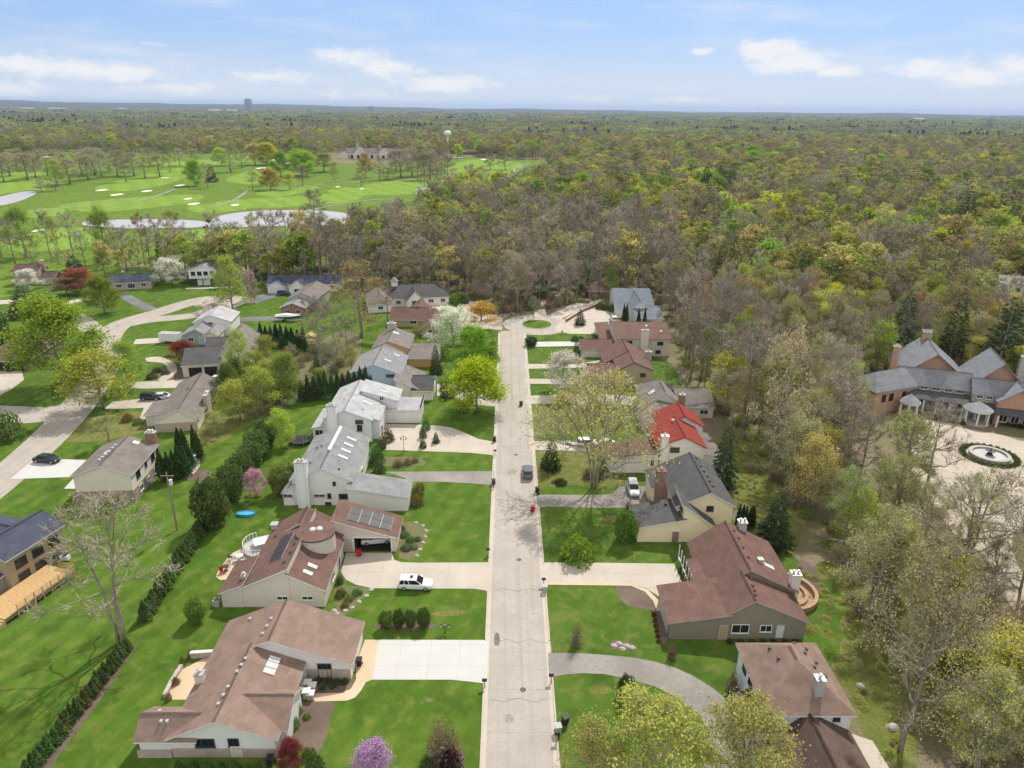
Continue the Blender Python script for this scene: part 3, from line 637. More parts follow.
h = House('house', 'brown roofed house with round white tower, roof solar panels and open garage', -37.9, 77.0, wall='cream_siding', roof='roof_redbrown')
h.wm = 'beige_siding'
h.wing(-34.9, -28.5, 77.2, 91.6, 3.2, 6.2, None, over=.05); h.wing(-28.5, -24.1, 77.25, 88.6, 5.2, 3.0, None, over=.35)
h.wing(-37.6, -34.8, 77.1, 83.4, 2.5, 3.6, None, over=.3)
h.wing(-34.6, -24.5, 88.4, 92.6, 3.1, 3.1, 5.9, r=.45)
h.wing(-25.6, -16.5, 89.9, 95.4, 5.4, 2.7, None, over=.35, wall='none')
h.part('wall', lambda mb: [mb.mesh([(12.35, 12.95, 0), (15.2, 12.95, 0), (15.2, 12.95, 4.4), (12.35, 12.95, 5.25)], [(0, 1, 2, 3)], 'beige_siding'), mb.mesh([(15.2, 12.95, 2.4), (20.6, 12.95, 2.4), (20.6, 12.95, 2.8), (15.2, 12.95, 4.4)], [(0, 1, 2, 3)], 'beige_siding'), mb.mesh([(20.6, 12.95, 0), (21.35, 12.95, 0), (21.35, 12.95, 2.6), (20.6, 12.95, 2.8)], [(0, 1, 2, 3)], 'beige_siding'), mb.mesh([(21.35, 12.95, 0), (21.35, 18.35, 0), (21.35, 18.35, 2.6), (21.35, 12.95, 2.6)], [(0, 1, 2, 3)], 'beige_siding'), mb.mesh([(12.35, 18.35, 0), (21.35, 18.35, 0), (21.35, 18.35, 2.6), (12.35, 18.35, 5.25)], [(0, 1, 2, 3)], 'interior_dark'), mb.mesh([(12.35, 12.95, 0), (12.35, 18.35, 0), (12.35, 18.35, 5.25), (12.35, 12.95, 5.25)], [(0, 1, 2, 3)], 'beige_siding')])
def tower(mb):
    cx, cyy, R = 10.9, 9.0, 2.55; N = 28; V = []; top = []
    for i in range(N):
        a = 6.28318 * i / N; x, y = cx + R * math.cos(a), cyy + R * math.sin(a); V += [(x, y, 2.0), (x, y, 6.1)]
    mb.mesh(V, [(2 * i, 2 * ((i + 1) % N), 2 * ((i + 1) % N) + 1, 2 * i + 1) for i in range(N)], 'beige_siding')
h.part('tower', tower)
def tower_roof(mb):
    cx, cyy, R = 10.9, 9.0, 2.75; N = 28
    V = [(cx, cyy, 6.55)] + [(cx + R * math.cos(6.28318 * i / N), cyy + R * math.sin(6.28318 * i / N), 6.12) for i in range(N)] + [(cx + R * math.cos(6.28318 * i / N), cyy + R * math.sin(6.28318 * i / N), 5.92) for i in range(N)]
    mb.mesh(V, [(0, 1 + i, 1 + (i + 1) % N) for i in range(N)], 'roof_redbrown'); mb.mesh(V[1:], [(i, (i + 1) % N, N + (i + 1) % N, N + i) for i in range(N)], 'dark_trim')
h.part('tower_roof', tower_roof)
def dome(mb):
    for dx, dy in ((10.5, 8.9), (11.4, 9.1)):
        for k in range(4): mb.cyl(dx, dy, 6.36 + .22 * math.sin(k * .39) * 1.6, 6.36 + .22 * math.sin((k + 1) * .39) * 1.6, .5 * math.cos(k * .39), .5 * math.cos((k + 1) * .39), 'skylight_glass', 14)
h.part('dome_skylight', dome); h.finish()
h.solar(-31.2, 83.6, 1.0, 1.55, 2, 4); h.solar(-20.6, 92.7, 1.65, 1.9, 4, 2)
h.skylight(-26.3, 80.5, 1.3, .62); h.skylight(-26.5, 78.9, 1.3, .62); h.vents([(-29.3, 85.5), (-29.2, 83), (-29.2, 81), (-29.5, 79), (-33.6, 88)], 'dark_trim'); h.vents([(-34.6, 91.0)], 'galv', .8)
h.win(-29.6, 77.17, 1.2, 1.5, .6, 'S'); h.win(-26.3, 77.2, 1.2, 1.5, .6, 'S')
h.part('garage_opening', lambda mb: (mb.box(15.0, 15.19, 12.85, 12.99, 0, 2.6, 'white_trim'), mb.box(20.61, 20.8, 12.85, 12.99, 0, 2.6, 'white_trim'), mb.box(15.2, 20.6, 12.85, 12.99, 2.38, 2.6, 'white_trim'), mb.box(15.2, 20.6, 13.1, 18.2, .0, .03, 'interior_dark')))
h.door(-24.2, 89.85, 2.4, 2.2, 'S', 'garage_tan', 'garage_door', panels=4); h.win(-24.05, 82, 1, 1.6, 1.1, 'E'); h.door(-24.05, 85.6, 1, 2.1, 'E', 'dark_trim')
h.chimney(-34.9, 78.6, .55, .55, 3.9, 'galv', 2.6, flues=1)

h = House('house', 'white contemporary house with grey roof, tall white chimney and low attached garage', -37.4, 102.9, wall='white_siding', roof='roof_grey')
h.wing(-35.5, -25.9, 103.1, 119.0, 5.0, 4.9, 7.1, r=.51); h.wing(-37.2, -35.4, 102.95, 109, 2.6, 3.9, None, over=.25)
h.wing(-26.0, -16.5, 101.4, 106.6, 4.3, 2.75, None, over=.35); h.wing(-30.75, -30.35, 109, 118.4, 7.5, 7.4, None, over=.06, wall='white_trim', roof='white_trim', z0=6.2, rake=.05)
h.finish(); h.chimney(-33.6, 102.6, 1.95, 1.1, 8.3, 'white_panel')
for yy in (108.8, 111.2, 113.5, 115.9): h.skylight(-28.3, yy, 1.7, .6)
h.win(-36.4, 102.9, 1.6, 1.6, .55, 'S', 'galv'); h.win(-31.2, 103.05, 1.6, 1.8, .5, 'S', 'galv'); h.win(-28.6, 103.05, 3.8, .5, .7, 'S', 'dark_trim', 0); h.win(-29.6, 103.05, 1.4, .6, .9, 'S', 'dark_trim', 0); h.win(-27.3, 103.05, 1.3, 1.4, .9, 'S', 'dark_trim', 2); h.win(-29.9, 103.05, .12, 1.0, .5, 'S', 'dark_trim', 0)
h.vents([(-33.6, 112.5), (-32.8, 112.6), (-28, 104.6), (-33.2, 106.5)], 'dark_trim'); h.door(-16.48, 104, 4.4, 2.2, 'E', 'garage_white', 'garage_door', panels=4); h.win(-25.87, 112, 1, 1.4, 1.3, 'E'); h.door(-25.87, 108.6, 1, 2.1, 'E')

h = House('house', 'white stepped house with pale grey roofs and flat roofed double garage on a wide forecourt', -38.8, 126.8, wall='pale_panel', roof='roof_pale')
h.wing(-36.2, -27.0, 127.2, 143.2, 5.2, 5.0, 7.0, r=.45); h.wing(-30.5, -23.2, 136.8, 142.8, 7.2, 5.1, None, over=.3); h.wing(-27.2, -18.5, 136.4, 143, 3.1, 3.1, None, over=.25, wall='white_siding', roof='roof_pale')
h.wing(-38.9, -36.3, 128.2, 137.5, 2.6, 3.3, None, over=.2); h.wing(-27.1, -25.6, 128.5, 136.5, 4.8, 4.3, None, over=.2)
h.finish(); h.chimney(-34.4, 126.8, 1.9, 1.0, 7.9, 'white_panel')
h.door(-25.2, 136.35, 2.7, 2.2, 'S', 'garage_white', 'garage_door', panels=4); h.door(-21.1, 136.35, 4.2, 2.2, 'S', 'garage_white', 'garage_door', panels=4)
h.win(-29.3, 127.12, 4.0, 1.5, .8, 'S', 'dark_trim', 2); h.win(-29.3, 127.12, 2.4, 1.0, 1.3, 'S', 'dark_trim'); h.win(-26.4, 136.68, 5, .9, 1.1, 'S'); h.win(-26.5, 136.68, 1.4, .9, 1.3, 'S'); h.door(-25.58, 130.5, 1.1, 2.2, 'E', 'dark_trim')
h.skylight(-28.8, 133.5, 1.9, .7); h.skylight(-26.2, 139, 1.9, .5); h.vents([(-34.5, 140), (-33.5, 134), (-29, 130)]); h.win(-37.6, 128.13, .9, 1.6, 1.3, 'S')
h.part('railing', lambda mb: [mb.box(20.35, 20.45, 9.4 + i * .9, 9.48 + i * .9, 3.1, 4.0, 'dark_trim') for i in range(8)] + [mb.box(20.35, 20.45, 9.4, 16.2, 3.95, 4.02, 'dark_trim')])

h = House('house', 'pale blue house with grey roof and lower tan wing with charcoal garage roof', -37, 153, wall='blue_siding', roof='roof_greybrown')
h.wing(-36.4, -25.2, 153.2, 166, 5.0, 4.9, 7.2, r=.47, roof='roof_grey'); h.wing(-25.6, -20.3, 149.2, 160, 4.9, 2.7, None, wall='beige_siding'); h.wing(-21.9, -17.3, 148.8, 157, 2.6, 2.6, 4.6, axis='x', wall='cream_siding', roof='roof_charcoal')
h.wing(-34.5, -27, 165.8, 170, 4.6, 4.4, 6.6, r=.4); h.finish()
h.win(-27.2, 153.12, 4.0, 2.3, .6, 'S', 'dark_trim', 2); h.skylight(-28.6, 158, 1.6, .7); h.skylight(-27.3, 163.5, 1.4, .7); h.door(-17.28, 153, 4.4, 2.2, 'E', 'garage_white', 'garage_door', panels=4); h.vents([(-34, 160), (-33, 158)])

h = House('house', 'ochre orange house with greybrown roof and long matching garage near tall dark conifer', -35, 172.5, wall='orange_siding', roof='roof_greybrown')
h.wing(-34.8, -25.9, 172.8, 184, 4.7, 4.7, 6.6, r=.42); h.wing(-25.8, -18.2, 170.8, 181, 2.6, 3.0, 4.6, axis='x', r=.6); h.finish()
h.win(-28.6, 172.72, 2.6, 1.5, 1.2, 'S'); h.win(-31.5, 172.72, 3.1, .8, .9, 'S'); h.chimney(-31.5, 183, 2.4, 1.2, 8.0, 'stone', 4, flues=2); h.skylight(-30, 180, 1.6, 1.2); h.door(-18.18, 176, 4.4, 2.1, 'E', 'garage_tan', 'garage_door', panels=4)

h = House('house', 'low brown house half hidden behind the white flowering tree by the turning circle', -36, 205.8, wall='tan_siding', roof='roof_darkbrown')
h.rm = 'roof_redbrown'
h.wing(-35.8, -25.2, 206.2, 215, 2.6, 2.8, 5.0, axis='x', r=.5); h.wing(-25.4, -20.6, 197.2, 212, 2.6, 2.6, 4.6); h.wing(-31.5, -24.5, 211, 218, 3, 3, 5.9, wall='orange_siding'); h.finish(); h.win(-29, 206.12, 1, 2, 1.2, 'S'); h.win(-23, 197.1, 1, 1.4, 1.1, 'S')

h = House('house', 'rambling grey roofed white house with arched white entry gable and roof cupola', -45.5, 221.5, rz=13, wall='white_siding', roof='roof_charcoal', local=True)
h.rm = 'roof_greybrown'
h.wing(0, 8, 0, 15, 3, 3, 5.6, hip=(3.5, 3.5), roof='roof_taupe'); h.wing(7, 27, 5.6, 17, 3, 3, 6.2, axis='x', hip=(5, 5), roof='roof_charcoal'); h.wing(12.6, 18, 1.6, 9, 3.0, 3.0, 5.9, over=.5, roof='roof_charcoal', trim='white_trim'); h.finish()
h.part('cupola', lambda mb: (mb.box(8.6, 10.6, 11.3, 13.3, 5.6, 7.3, 'white_trim'), mb.cyl(9.6, 12.3, 7.3, 8.6, 1.5, .3, 'roof_copper_grey', 8), mb.cyl(9.6, 12.3, 5.0, 5.7, 2.2, 1.3, 'roof_charcoal', 8)))
h.win(15.3, 1.52, .4, 2.2, 2.6, 'S', 'white_trim', 2); h.win(10.2, 5.5, 1, 1.6, 1.2, 'S'); h.win(21, 5.5, 1, 1.8, 1.2, 'S'); h.win(25, 5.5, 1, 1.6, 1.2, 'S'); h.win(4, -.08, 1, 1.6, 1.1, 'S'); h.door(8.02, 3, 2.4, 2.1, 'E', 'garage_white', 'garage_door', panels=4)

h = House('house', 'long single storey house with dark blue grey roof and parked dark car in front', -86.5, 247.5, rz=2, wall='white_siding', roof='roof_blue', local=True)
h.wing(0, 26, 1.5, 9, 3, 3, 5.2, axis='x'); h.wing(9, 14.5, -3.5, 4, 3, 3, 5.2); h.wing(1, 7, -1.5, 4, 2.7, 2.7, 4.4); h.finish(); h.win(11.7, -3.58, 1, 2, 1.2, 'S'); h.door(4, -1.55, 4, 2.2, 'S', 'garage_white', 'garage_door', panels=4); h.win(18, 1.42, 1, 1.8, 1.2, 'S'); h.win(23, 1.42, 1, 1.8, 1.2, 'S')
h = House('house', 'grey split level house with red brick base behind the covered white boat', -73, 216.8, rz=-3, wall='grey_siding', roof='roof_taupe', local=True)
h.wing(1, 8.5, .5, 8, 3.0, 3.0, 4.4, wall='brick_red', roof='roof_grey'); h.wing(1.2, 10.2, 7.5, 23, 4.2, 4.2, 6.2); h.finish(); h.win(4.5, 7.4, 3.0, 1.4, .8, 'S'); h.win(3, .42, 1, 1.4, 1.2, 'S'); h.win(6.4, .42, 1, 1.4, 1.2, 'S')

h = House('house', 'beige house with dark garage roof, two open garage bays and long greenish grey gables', -79.3, 162.3, rz=12, wall='beige_siding', roof='roof_charcoal', local=True)
h.wing(0, 8.4, 0, 9.5, 3.1, 3.1, 5.3, axis='x', r=.75); h.wing(8.2, 15.5, 2.5, 22, 4, 4, 6.8, r=.45, roof='roof_greybrown', wall='cream_siding'); h.wing(3.4, 9, 12, 20, 3.2, 3.4, 5, roof='roof_charcoal', axis='x'); h.finish()
h.part('garage_opening', lambda mb: (mb.box(1.4, 4.4, -.1, -.02, .05, 2.3, 'interior_dark'), mb.box(5.0, 8.0, -.1, -.02, .05, 2.3, 'interior_dark'))); h.win(12, 2.42, 2.4, 1.6, 1.1, 'S')
h = House('house', 'pale greenish grey house with twin low gables beside the dark red tree', -90, 187.2, rz=6, wall='greenish_siding', roof='roof_grey', local=True)
h.wing(0, 6.5, 0, 8, 3, 3, 4.6, r=.55); h.wing(6, 9.5, -1.2, 6, 3.2, 3.2, 4.4, wall='beige_siding', roof='roof_grey'); h.wing(1, 11, 8, 18, 4.4, 4.4, 6.4, wall='white_siding', roof='roof_pale', r=.45); h.finish()
h.door(5.0, -.05, 1.2, 2.2, 'S', 'blue_siding'); h.win(2.2, -.08, 1, 1.5, 1.2, 'S'); h.win(5.5, 7.92, 3.4, 1.4, .8, 'S')

h = House('house', 'beige ranch house with long taupe roof and dark suv parked at its left', -71.4, 130.8, rz=10, wall='beige_siding', roof='roof_taupe', local=True)
h.wing(0, 8.2, 0, 21.5, 2.7, 2.7, 4.9, r=.6, wall='cream_siding'); h.wing(-2.6, .2, 3.5, 11, 2.5, 2.8, None); h.finish()
h.part('wall', lambda mb: [mb.box(.1, 8.0, -.08, -.01, 0, 1.9, 'brick_tan')]); h.chimney(8.5, 8.5, .7, 3.4, 4.6, 'brick_tan', flues=1); h.win(8.22, 15, 1, 1.6, 1.2, 'E'); h.door(8.22, 12, 1.6, 2.1, 'E'); h.vents([(4, 12), (5, 15)], 'dark_trim')
h = House('house', 'two storey house with cream upper storey over brick and white driveway at left', -71.3, 103.2, rz=4, wall='cream_siding', roof='roof_taupe', local=True)
h.wing(0, 9.1, 0, 11.0, 5.3, 5.3, 7.0, r=.5); h.finish(); h.part('wall', lambda mb: [mb.box(-.1, 9.2, -.12, 11.1, 0, 2.2, 'brick_mixed')])
for yy in (2.6, 8.8): h.win(9.12, yy, 3.2, 1.4, 1.3, 'E', 'dark_trim'); h.win(9.22, yy, .8, 1.4, 1.1, 'E', 'white_trim')
h.win(9.12, 5.8, 3.5, .8, .9, 'E', 'dark_trim', 0); h.win(9.22, 5.8, .8, .9, .9, 'E'); h.chimney(8.2, 11.7, 1.7, 1.0, 7.3, 'brick_red', 0, flues=2)
h.vents([(3.6, 2.2), (3.7, 3.1), (3.8, 4.0), (3.9, 4.9), (4.0, 6.3), (4.0, 7.4)], 'galv', .35); h.skylight(3.4, 5.6, .9, 1.0); h.skylight(6.4, 9.6, 1.0, .9)
h = House('house', 'cream brick house with dark blue roof and new orange timber deck', -66.9, 79.9, rz=-16, wall='tan_siding', roof='roof_blue', local=True, trim='white_trim')
h.wing(-6.5, 0, 0, 9, 5.4, 5.4, 7.0, r=.5); h.wing(-9.5, -1.2, -7.5, .2, 2.9, 2.9, 4.6, wall='brick_tan'); h.wing(-15, -6, 2, 10.5, 3.5, 3.5, 5.6, axis='x'); h.finish()
for yy in (2, 4.6, 7.2): h.win(.02, yy, 3.0, 1.7, 1.3, 'E', 'dark_trim'); h.win(.02, yy, .9, 1.7, 1.2, 'E', 'dark_trim')
h = House('house', 'brown roofed ranch house with open garage at the left edge', -131.5, 165, rz=6, wall='brown_siding', roof='roof_redbrown', local=True)
h.wing(0, 12.6, 0, 18, 2.8, 2.8, 5.0, hip=(6, 6)); h.finish(); h.part('garage_opening', lambda mb: mb.box(5, 11.2, -.1, -.02, .05, 2.3, 'interior_dark'))
h = House('house', 'two storey brown roofed house behind the small white flowering tree, far left', -180, 255, rz=8, wall='tan_siding', roof='roof_darkbrown', local=True)
h.wing(0, 8.6, 0, 8, 5.0, 5.0, 7.0, axis='x'); h.wing(8.4, 13.5, 0, 7, 2.6, 2.6, 4.2, axis='x', wall='brown_siding'); h.finish(); h.win(2.5, -.08, 3.4, 1.5, 1.2, 'S'); h.win(6.5, -.08, 3.4, 1.5, 1.2, 'S'); h.win(3, -.08, .9, 2, 1.2, 'S'); h.chimney(8.6, 4, 1.6, 1, 7.9, 'brick_orange', flues=1); h.door(11, -.05, 3.6, 2.1, 'S', 'garage_tan', 'garage_door', panels=4)
h = House('house', 'single storey ranch house with deep blue roof beside the large white flowering tree', -142, 248, rz=17, wall='brick_tan', roof='roof_blue', local=True)
h.wing(0, 13.5, 0, 8.5, 2.8, 2.8, 4.8, axis='x'); h.finish(); h.win(3, -.08, .9, 1.8, 1.2, 'S'); h.win(7, -.08, .5, 2.4, 1.7, 'S', 'white_trim', 2); h.win(11, -.08, .9, 1.6, 1.2, 'S'); h.chimney(4, 5, 1, .8, 5.4, 'brick_red', 3, flues=1)
h = House('house', 'white two storey house with dark first floor posts and broad front gable', -117.5, 257, rz=8, wall='white_siding', roof='roof_grey', local=True)
h.wing(0, 9.6, 0, 11, 5.8, 5.8, 7.2); h.wing(9.4, 16, 5, 12, 3, 3, 4.8, axis='x', roof='roof_taupe'); h.finish()
h.part('balcony', lambda mb: [mb.box(.2, 9.4, -1.3, -.05, 2.75, 2.9, 'white_trim')] + [mb.box(.2 + i * 1.13, .38 + i * 1.13, -1.3, -1.14, 2.9, 3.6, 'dark_trim') for i in range(9)] + [mb.box(.2 + i * 4.6, .45 + i * 4.6, -1.3, -1.06, 0, 2.75, 'dark_trim') for i in range(3)])
for k in range(4): h.win(1.6 + k * 2.2, -.08, 3.7, 1.5, 1.4, 'S', 'dark_trim')
h.part('wall', lambda mb: mb.box(.1, 9.5, -.06, -.01, 0, 2.6, 'dark_trim')); h.door(5, -.09, 4.2, 2.2, 'S', 'garage_white', 'garage_door', panels=4)

# ================================================================== right side
h = House('house', 'white upper storey house with brown hipped roof at the lower right corner', 26.6, 54.8, wall='white_panel', roof='roof_brown')
h.wing(26.8, 35.3, 55.1, 64.9, 5.15, 5.15, 8.0, r=.46, hip=(4.2, 3.6)); h.wing(28.4, 35.1, 48.6, 54.9, 2.7, 2.7, 5.0, r=.36, roof='roof_darkbrown'); h.wing(25.3, 27.0, 55.5, 60, 2.5, 3.2, None, roof='roof_darkbrown'); h.wing(24.6, 28.6, 49, 55.3, 2.5, 2.7, 4.3, axis='x', roof='roof_darkbrown'); h.finish()
h.vents([(29.0, 62.2), (29.3, 60.4), (32.2, 63.2), (33.2, 62.4), (32.6, 61.4), (33.6, 60.6), (32.9, 59.5), (33.9, 58.8)], 'dark_trim'); h.chimney(32.1, 56.6, .8, .8, 7.9, 'galv', 5.6, 'metal', 1)
for yy in (56.5, 58.5, 60.5, 62.5): h.win(26.77, yy, 3.2, 1.1, 1.4, 'W', 'dark_trim', 0)
h.win(33.8, 55.03, 3.9, .7, .5, 'S', 'dark_trim'); h.win(33.2, 48.55, .8, 2.6, 1.2, 'S', 'white_trim', 2)
h.part('patio', lambda mb: (mb.slab([(9.0, 2.5), (12.0, 1.0), (12.1, -2.6), (9.0, -2.6)][::-1], 0, .35, 'gutter'), mb.slab([(9.0, -3.0), (11.6, -3.0), (11.2, -7), (9.0, -7)][::-1], 0, .3, 'gutter')))

h = House('house', 'taupe sided house with wide red brown roof, garage and curved rear bench terrace', 20.1, 71.2, wall='taupe_siding', roof='roof_redbrown', trim='tan_trim')
h.wing(20.4, 27.5, 71.4, 78.4, 2.75, 3.95, None, trim='tan_trim'); h.wing(27.4, 37.4, 71.55, 77.1, 4.0, 2.85, 6.0, r=.31); h.wing(26.8, 38.0, 77.0, 88.2, 3.2, 3.3, 6.6, r=.42); h.wing(25.6, 27.0, 79.6, 84.0, 2.9, 3.25, None); h.finish()
h.win(29.2, 71.5, .95, 2.2, 1.35, 'S', 'white_trim'); h.win(32.4, 71.5, 1.15, 1.5, 1.05, 'S', 'white_trim'); h.door(34.2, 71.5, .85, 1.9, 'S', 'clear_light', 'door', .25); h.door(27.05, 71.36, .95, 2.1, 'S', 'tan_siding')
h.vents([(30.9, 72.6), (31.1, 73.6), (31.2, 74.6), (31.5, 76.2), (32.3, 80), (32.3, 82.3), (32.4, 84.6), (32.3, 86.4)], 'roof_darkbrown', .26); h.skylight(35.3, 80.2, 1.5, .8); h.vents([(34.1, 80.3)], 'galv', .6)
h.chimney(37.9, 77.6, 1.1, 1.1, 5.4, 'white_siding', 0, 'metal', 2); h.chimney(34.0, 88.2, 1.1, 1.0, 6.6, 'galv', 2, 'metal', 2)
h.part('walkway_rail', lambda mb: [mb.box(5.0, 5.12, 9.4 + i * 1.4, 9.52 + i * 1.4, 0, 3.0, 'white_trim') for i in range(6)] + [mb.box(5.0, 5.12, 9.4, 16.5, .95, 1.05, 'white_trim')]); h.door(20.36, 75, 4.8, 2.2, 'W', 'garage_tan', 'garage_door', panels=4)
plain('terrace_wood', (.40, .26, .165), .85, .2, 3)
def terrace(mb):
    cx, cyy = 18.2, 9.2
    for r0, r1, z in ((2.5, 2.95, .5), (3.7, 4.2, .85)):
        for i in range(18):
            a0, a1 = -1.45 + 2.9 * i / 18, -1.45 + 2.9 * (i + 1) / 18
            mb.slab([(cx + r * math.cos(a), cyy + r * math.sin(a)) for a, r in ((a0, r0), (a0, r1), (a1, r1), (a1, r0))], 0.05, z, 'terrace_wood')
    mb.slab([(cx + 3.7 * math.cos(-1.45 + 2.9 * i / 18), cyy + 3.7 * math.sin(-1.45 + 2.9 * i / 18)) for i in range(19)], .0, .18, 'terrace_wood')
h.part('curved_bench', terrace)

h = House('house', 'pale yellow house with charcoal roofs and tall red brick chimney', 19.8, 92.7, wall='yellow_siding', roof='roof_charcoal', trim='white_trim')
h.wing(26.2, 34.9, 95.3, 108.6, 5.1, 5.2, 7.4, r=.56); h.wing(23.9, 26.4, 102.6, 108.5, 4.1, 5.0, None, over=.3); h.wing(24.3, 26.3, 97.5, 100.2, 2.5, 2.9, None)
h.wing(19.9, 26.8, 92.85, 99.0, 2.7, 4.1, None, trim='white_trim'); h.wing(26.7, 31.6, 92.9, 98.8, 6.4, 2.9, None, over=.3); h.finish()
h.chimney(24.9, 102.2, 1.35, 1.3, 7.4, 'brick_red', 0, 'brick_red', 1); h.vents([(31.9, 107.5), (32, 104.7), (32.1, 103), (32.2, 101.4), (32.2, 99.8), (32.2, 98.2)], 'dark_trim', .3); h.vents([(26.2, 94), (25, 97.6)], 'dark_trim', .35)
h.win(31.3, 95.25, 4.1, 1.1, .9, 'S', 'dark_trim'); h.door(25.7, 92.8, 1.0, 1.9, 'S', 'brick_red'); h.door(19.88, 96, 4.8, 2.2, 'W', 'garage_tan', 'garage_door', panels=4); h.win(26.66, 94.6, 4.7, 1.6, .6, 'W', 'dark_trim', 1)

h = House('house', 'white sided house with bright red stepped roofs', 18.4, 114.8, wall='white_siding', roof='roof_red', trim='white_trim')
h.wing(18.6, 27.2, 115.1, 121.5, 2.7, 4.2, None, roof='roof_redbrown'); h.wing(27.1, 35.7, 115.7, 124.5, 5.3, 5.1, 7.1, r=.55, trim='roof_red'); h.wing(29.2, 37.6, 124.6, 131, 5.2, 5.2, 7.3, r=.55, trim='roof_red'); h.wing(35.5, 39.3, 117.4, 122.5, 2.9, 2.5, None, roof='roof_taupe'); h.wing(35.0, 39.0, 124.9, 127, 2.9, 2.5, None, roof='roof_taupe'); h.finish()
h.chimney(28.1, 115.2, 1.3, .9, 7.4, 'white_siding', 0, 'white_trim', 1); h.win(30.2, 115.62, 4.0, 1.7, .95, 'S', 'dark_trim'); h.win(26.2, 115.05, 1.7, .5, 1.0, 'S', 'dark_trim', 0); h.door(18.58, 118, 4.8, 2.2, 'W', 'garage_white', 'garage_door', panels=4); h.vents([(31.2, 122.8)], 'galv', .45)

h = House('house', 'grey brown roofed house with low tan roof extension behind the red roofs', 28, 135, wall='beige_siding', roof='roof_greybrown')
h.wing(29.3, 37.4, 140.2, 151.4, 3.2, 3.2, 6.0, r=.5, hip=(0, 4)); h.wing(36.5, 44, 140, 147.5, 2.8, 3.0, 5.0, axis='x', r=.7); h.wing(27.8, 36.5, 134.5, 140.5, 2.8, 3.0, 4.0, roof='roof_taupe'); h.finish()
h.chimney(36.6, 138.5, 1.2, 1, 6, 'brick_red', 0, flues=1); h.skylight(31.2, 143.5, 1.5, 1.2); h.win(33, 134.42, .9, 1.8, 1.1, 'S'); h.win(42, 139.92, .9, 1.8, 1.1, 'S')
h = House('house', 'brown house with long garage wing beside the road, nearest of the two brown roofs', 19, 158.4, wall='brown_siding', roof='roof_redbrown', trim='dark_trim')
h.wm = 'tan_siding'
h.wing(19.3, 26.4, 158.7, 166, 2.65, 3.2, 4.0, axis='x', r=.6); h.wing(26.2, 34.2, 158.9, 166.3, 4.2, 4.2, 6.1, r=.42); h.finish(); h.win(27.8, 158.82, 1.5, 1.6, 1.3, 'S', 'white_trim', 1); h.win(32, 158.82, 2.4, 1.3, .9, 'S'); h.door(19.28, 162, 4.8, 2.2, 'W', 'garage_tan', 'garage_door', panels=4)
h = House('house', 'compact brown gabled house between two other brown roofs', 24, 167.2, wall='brown_siding', roof='roof_redbrown', trim='dark_trim')
h.wing(24, 35, 167.6, 177, 2.8, 3.0, 6.0, r=.5); h.finish(); h.win(27.5, 167.52, .7, 2, 1.3, 'S', 'dark_trim'); h.chimney(35.2, 170, 1.6, 1.2, 4.9, 'stone', flues=1)
h = House('house', 'cream house with wide brown roof and white chimney beside the turning circle', 19, 179.3, wall='beige_siding', roof='roof_redbrown', trim='tan_trim')
h.wing(19.2, 27.5, 179.6, 186.5, 2.65, 2.8, 4.1, axis='x'); h.wing(28.6, 43.2, 181, 196, 5.1, 5.1, 7.0, axis='x', r=.6); h.wing(25.5, 28.8, 186, 203, 2.8, 3.1, None); h.finish()
h.chimney(36.0, 180.4, 2.0, 1.1, 7.4, 'cream_siding', flues=1); h.win(32, 180.92, 2.9, 1.8, 1.4, 'S', 'dark_trim'); h.win(40.4, 180.92, 3.2, 1.6, .9, 'S', 'dark_trim'); h.win(40, 180.92, .8, 1.4, .9, 'S', 'dark_trim'); h.vents([(37.5, 187), (41, 184)], 'white_trim', .5); h.door(19.18, 183, 4.8, 2.2, 'W', 'garage_tan', 'garage_door', panels=4)
h = House('house', 'tall blue grey hip roofed house with pale walls at the end of the forecourt', 34, 208, wall='white_siding', roof='roof_bluegrey')
h.wing(34.2, 46, 218.5, 236, 3.2, 4.8, 7.0, axis='x', r=.65); h.wing(38.6, 46.6, 208.4, 219, 2.8, 3.6, 4.8, axis='x', r=.7); h.wing(36.8, 44.5, 214, 228, 3.2, 3.2, 6.6, r=.5); h.finish(); h.win(42.5, 208.32, .9, 2, 1.2, 'S'); h.door(34.18, 224, 4.6, 2.2, 'W', 'garage_white', 'garage_door', panels=4)
h = House('house', 'small brown hipped house under the trees behind the white car', 27.6, 243.2, wall='brick_red', roof='roof_redbrown')
h.wing(27.6, 36, 243.5, 252, 2.8, 2.8, 5.3, hip=(4, 4)); h.finish(); h.win(31, 243.42, .9, 1.8, 1.2, 'S')
h = House('house', 'low brown roofed house seen through bare trunks beyond the turning circle', 8, 262, wall='brown_siding', roof='roof_redbrown')
h.wing(8, 25, 262, 272, 2.8, 2.8, 5.2, axis='x', hip=(4, 4)); h.finish(); h.win(14, 261.92, .9, 1.8, 1.2, 'S')
h = House('house', 'tan roofed house behind thin bare trees left of the turning circle road', -14, 250, wall='tan_siding', roof='roof_taupe')
h.wing(-14, 1, 250, 260, 2.8, 2.8, 5.2, axis='x', hip=(4, 4)); h.wing(-12, -6, 246, 252, 2.8, 2.8, 4.4); h.finish(); h.win(-3, 249.92, .9, 1.8, 1.2, 'S')

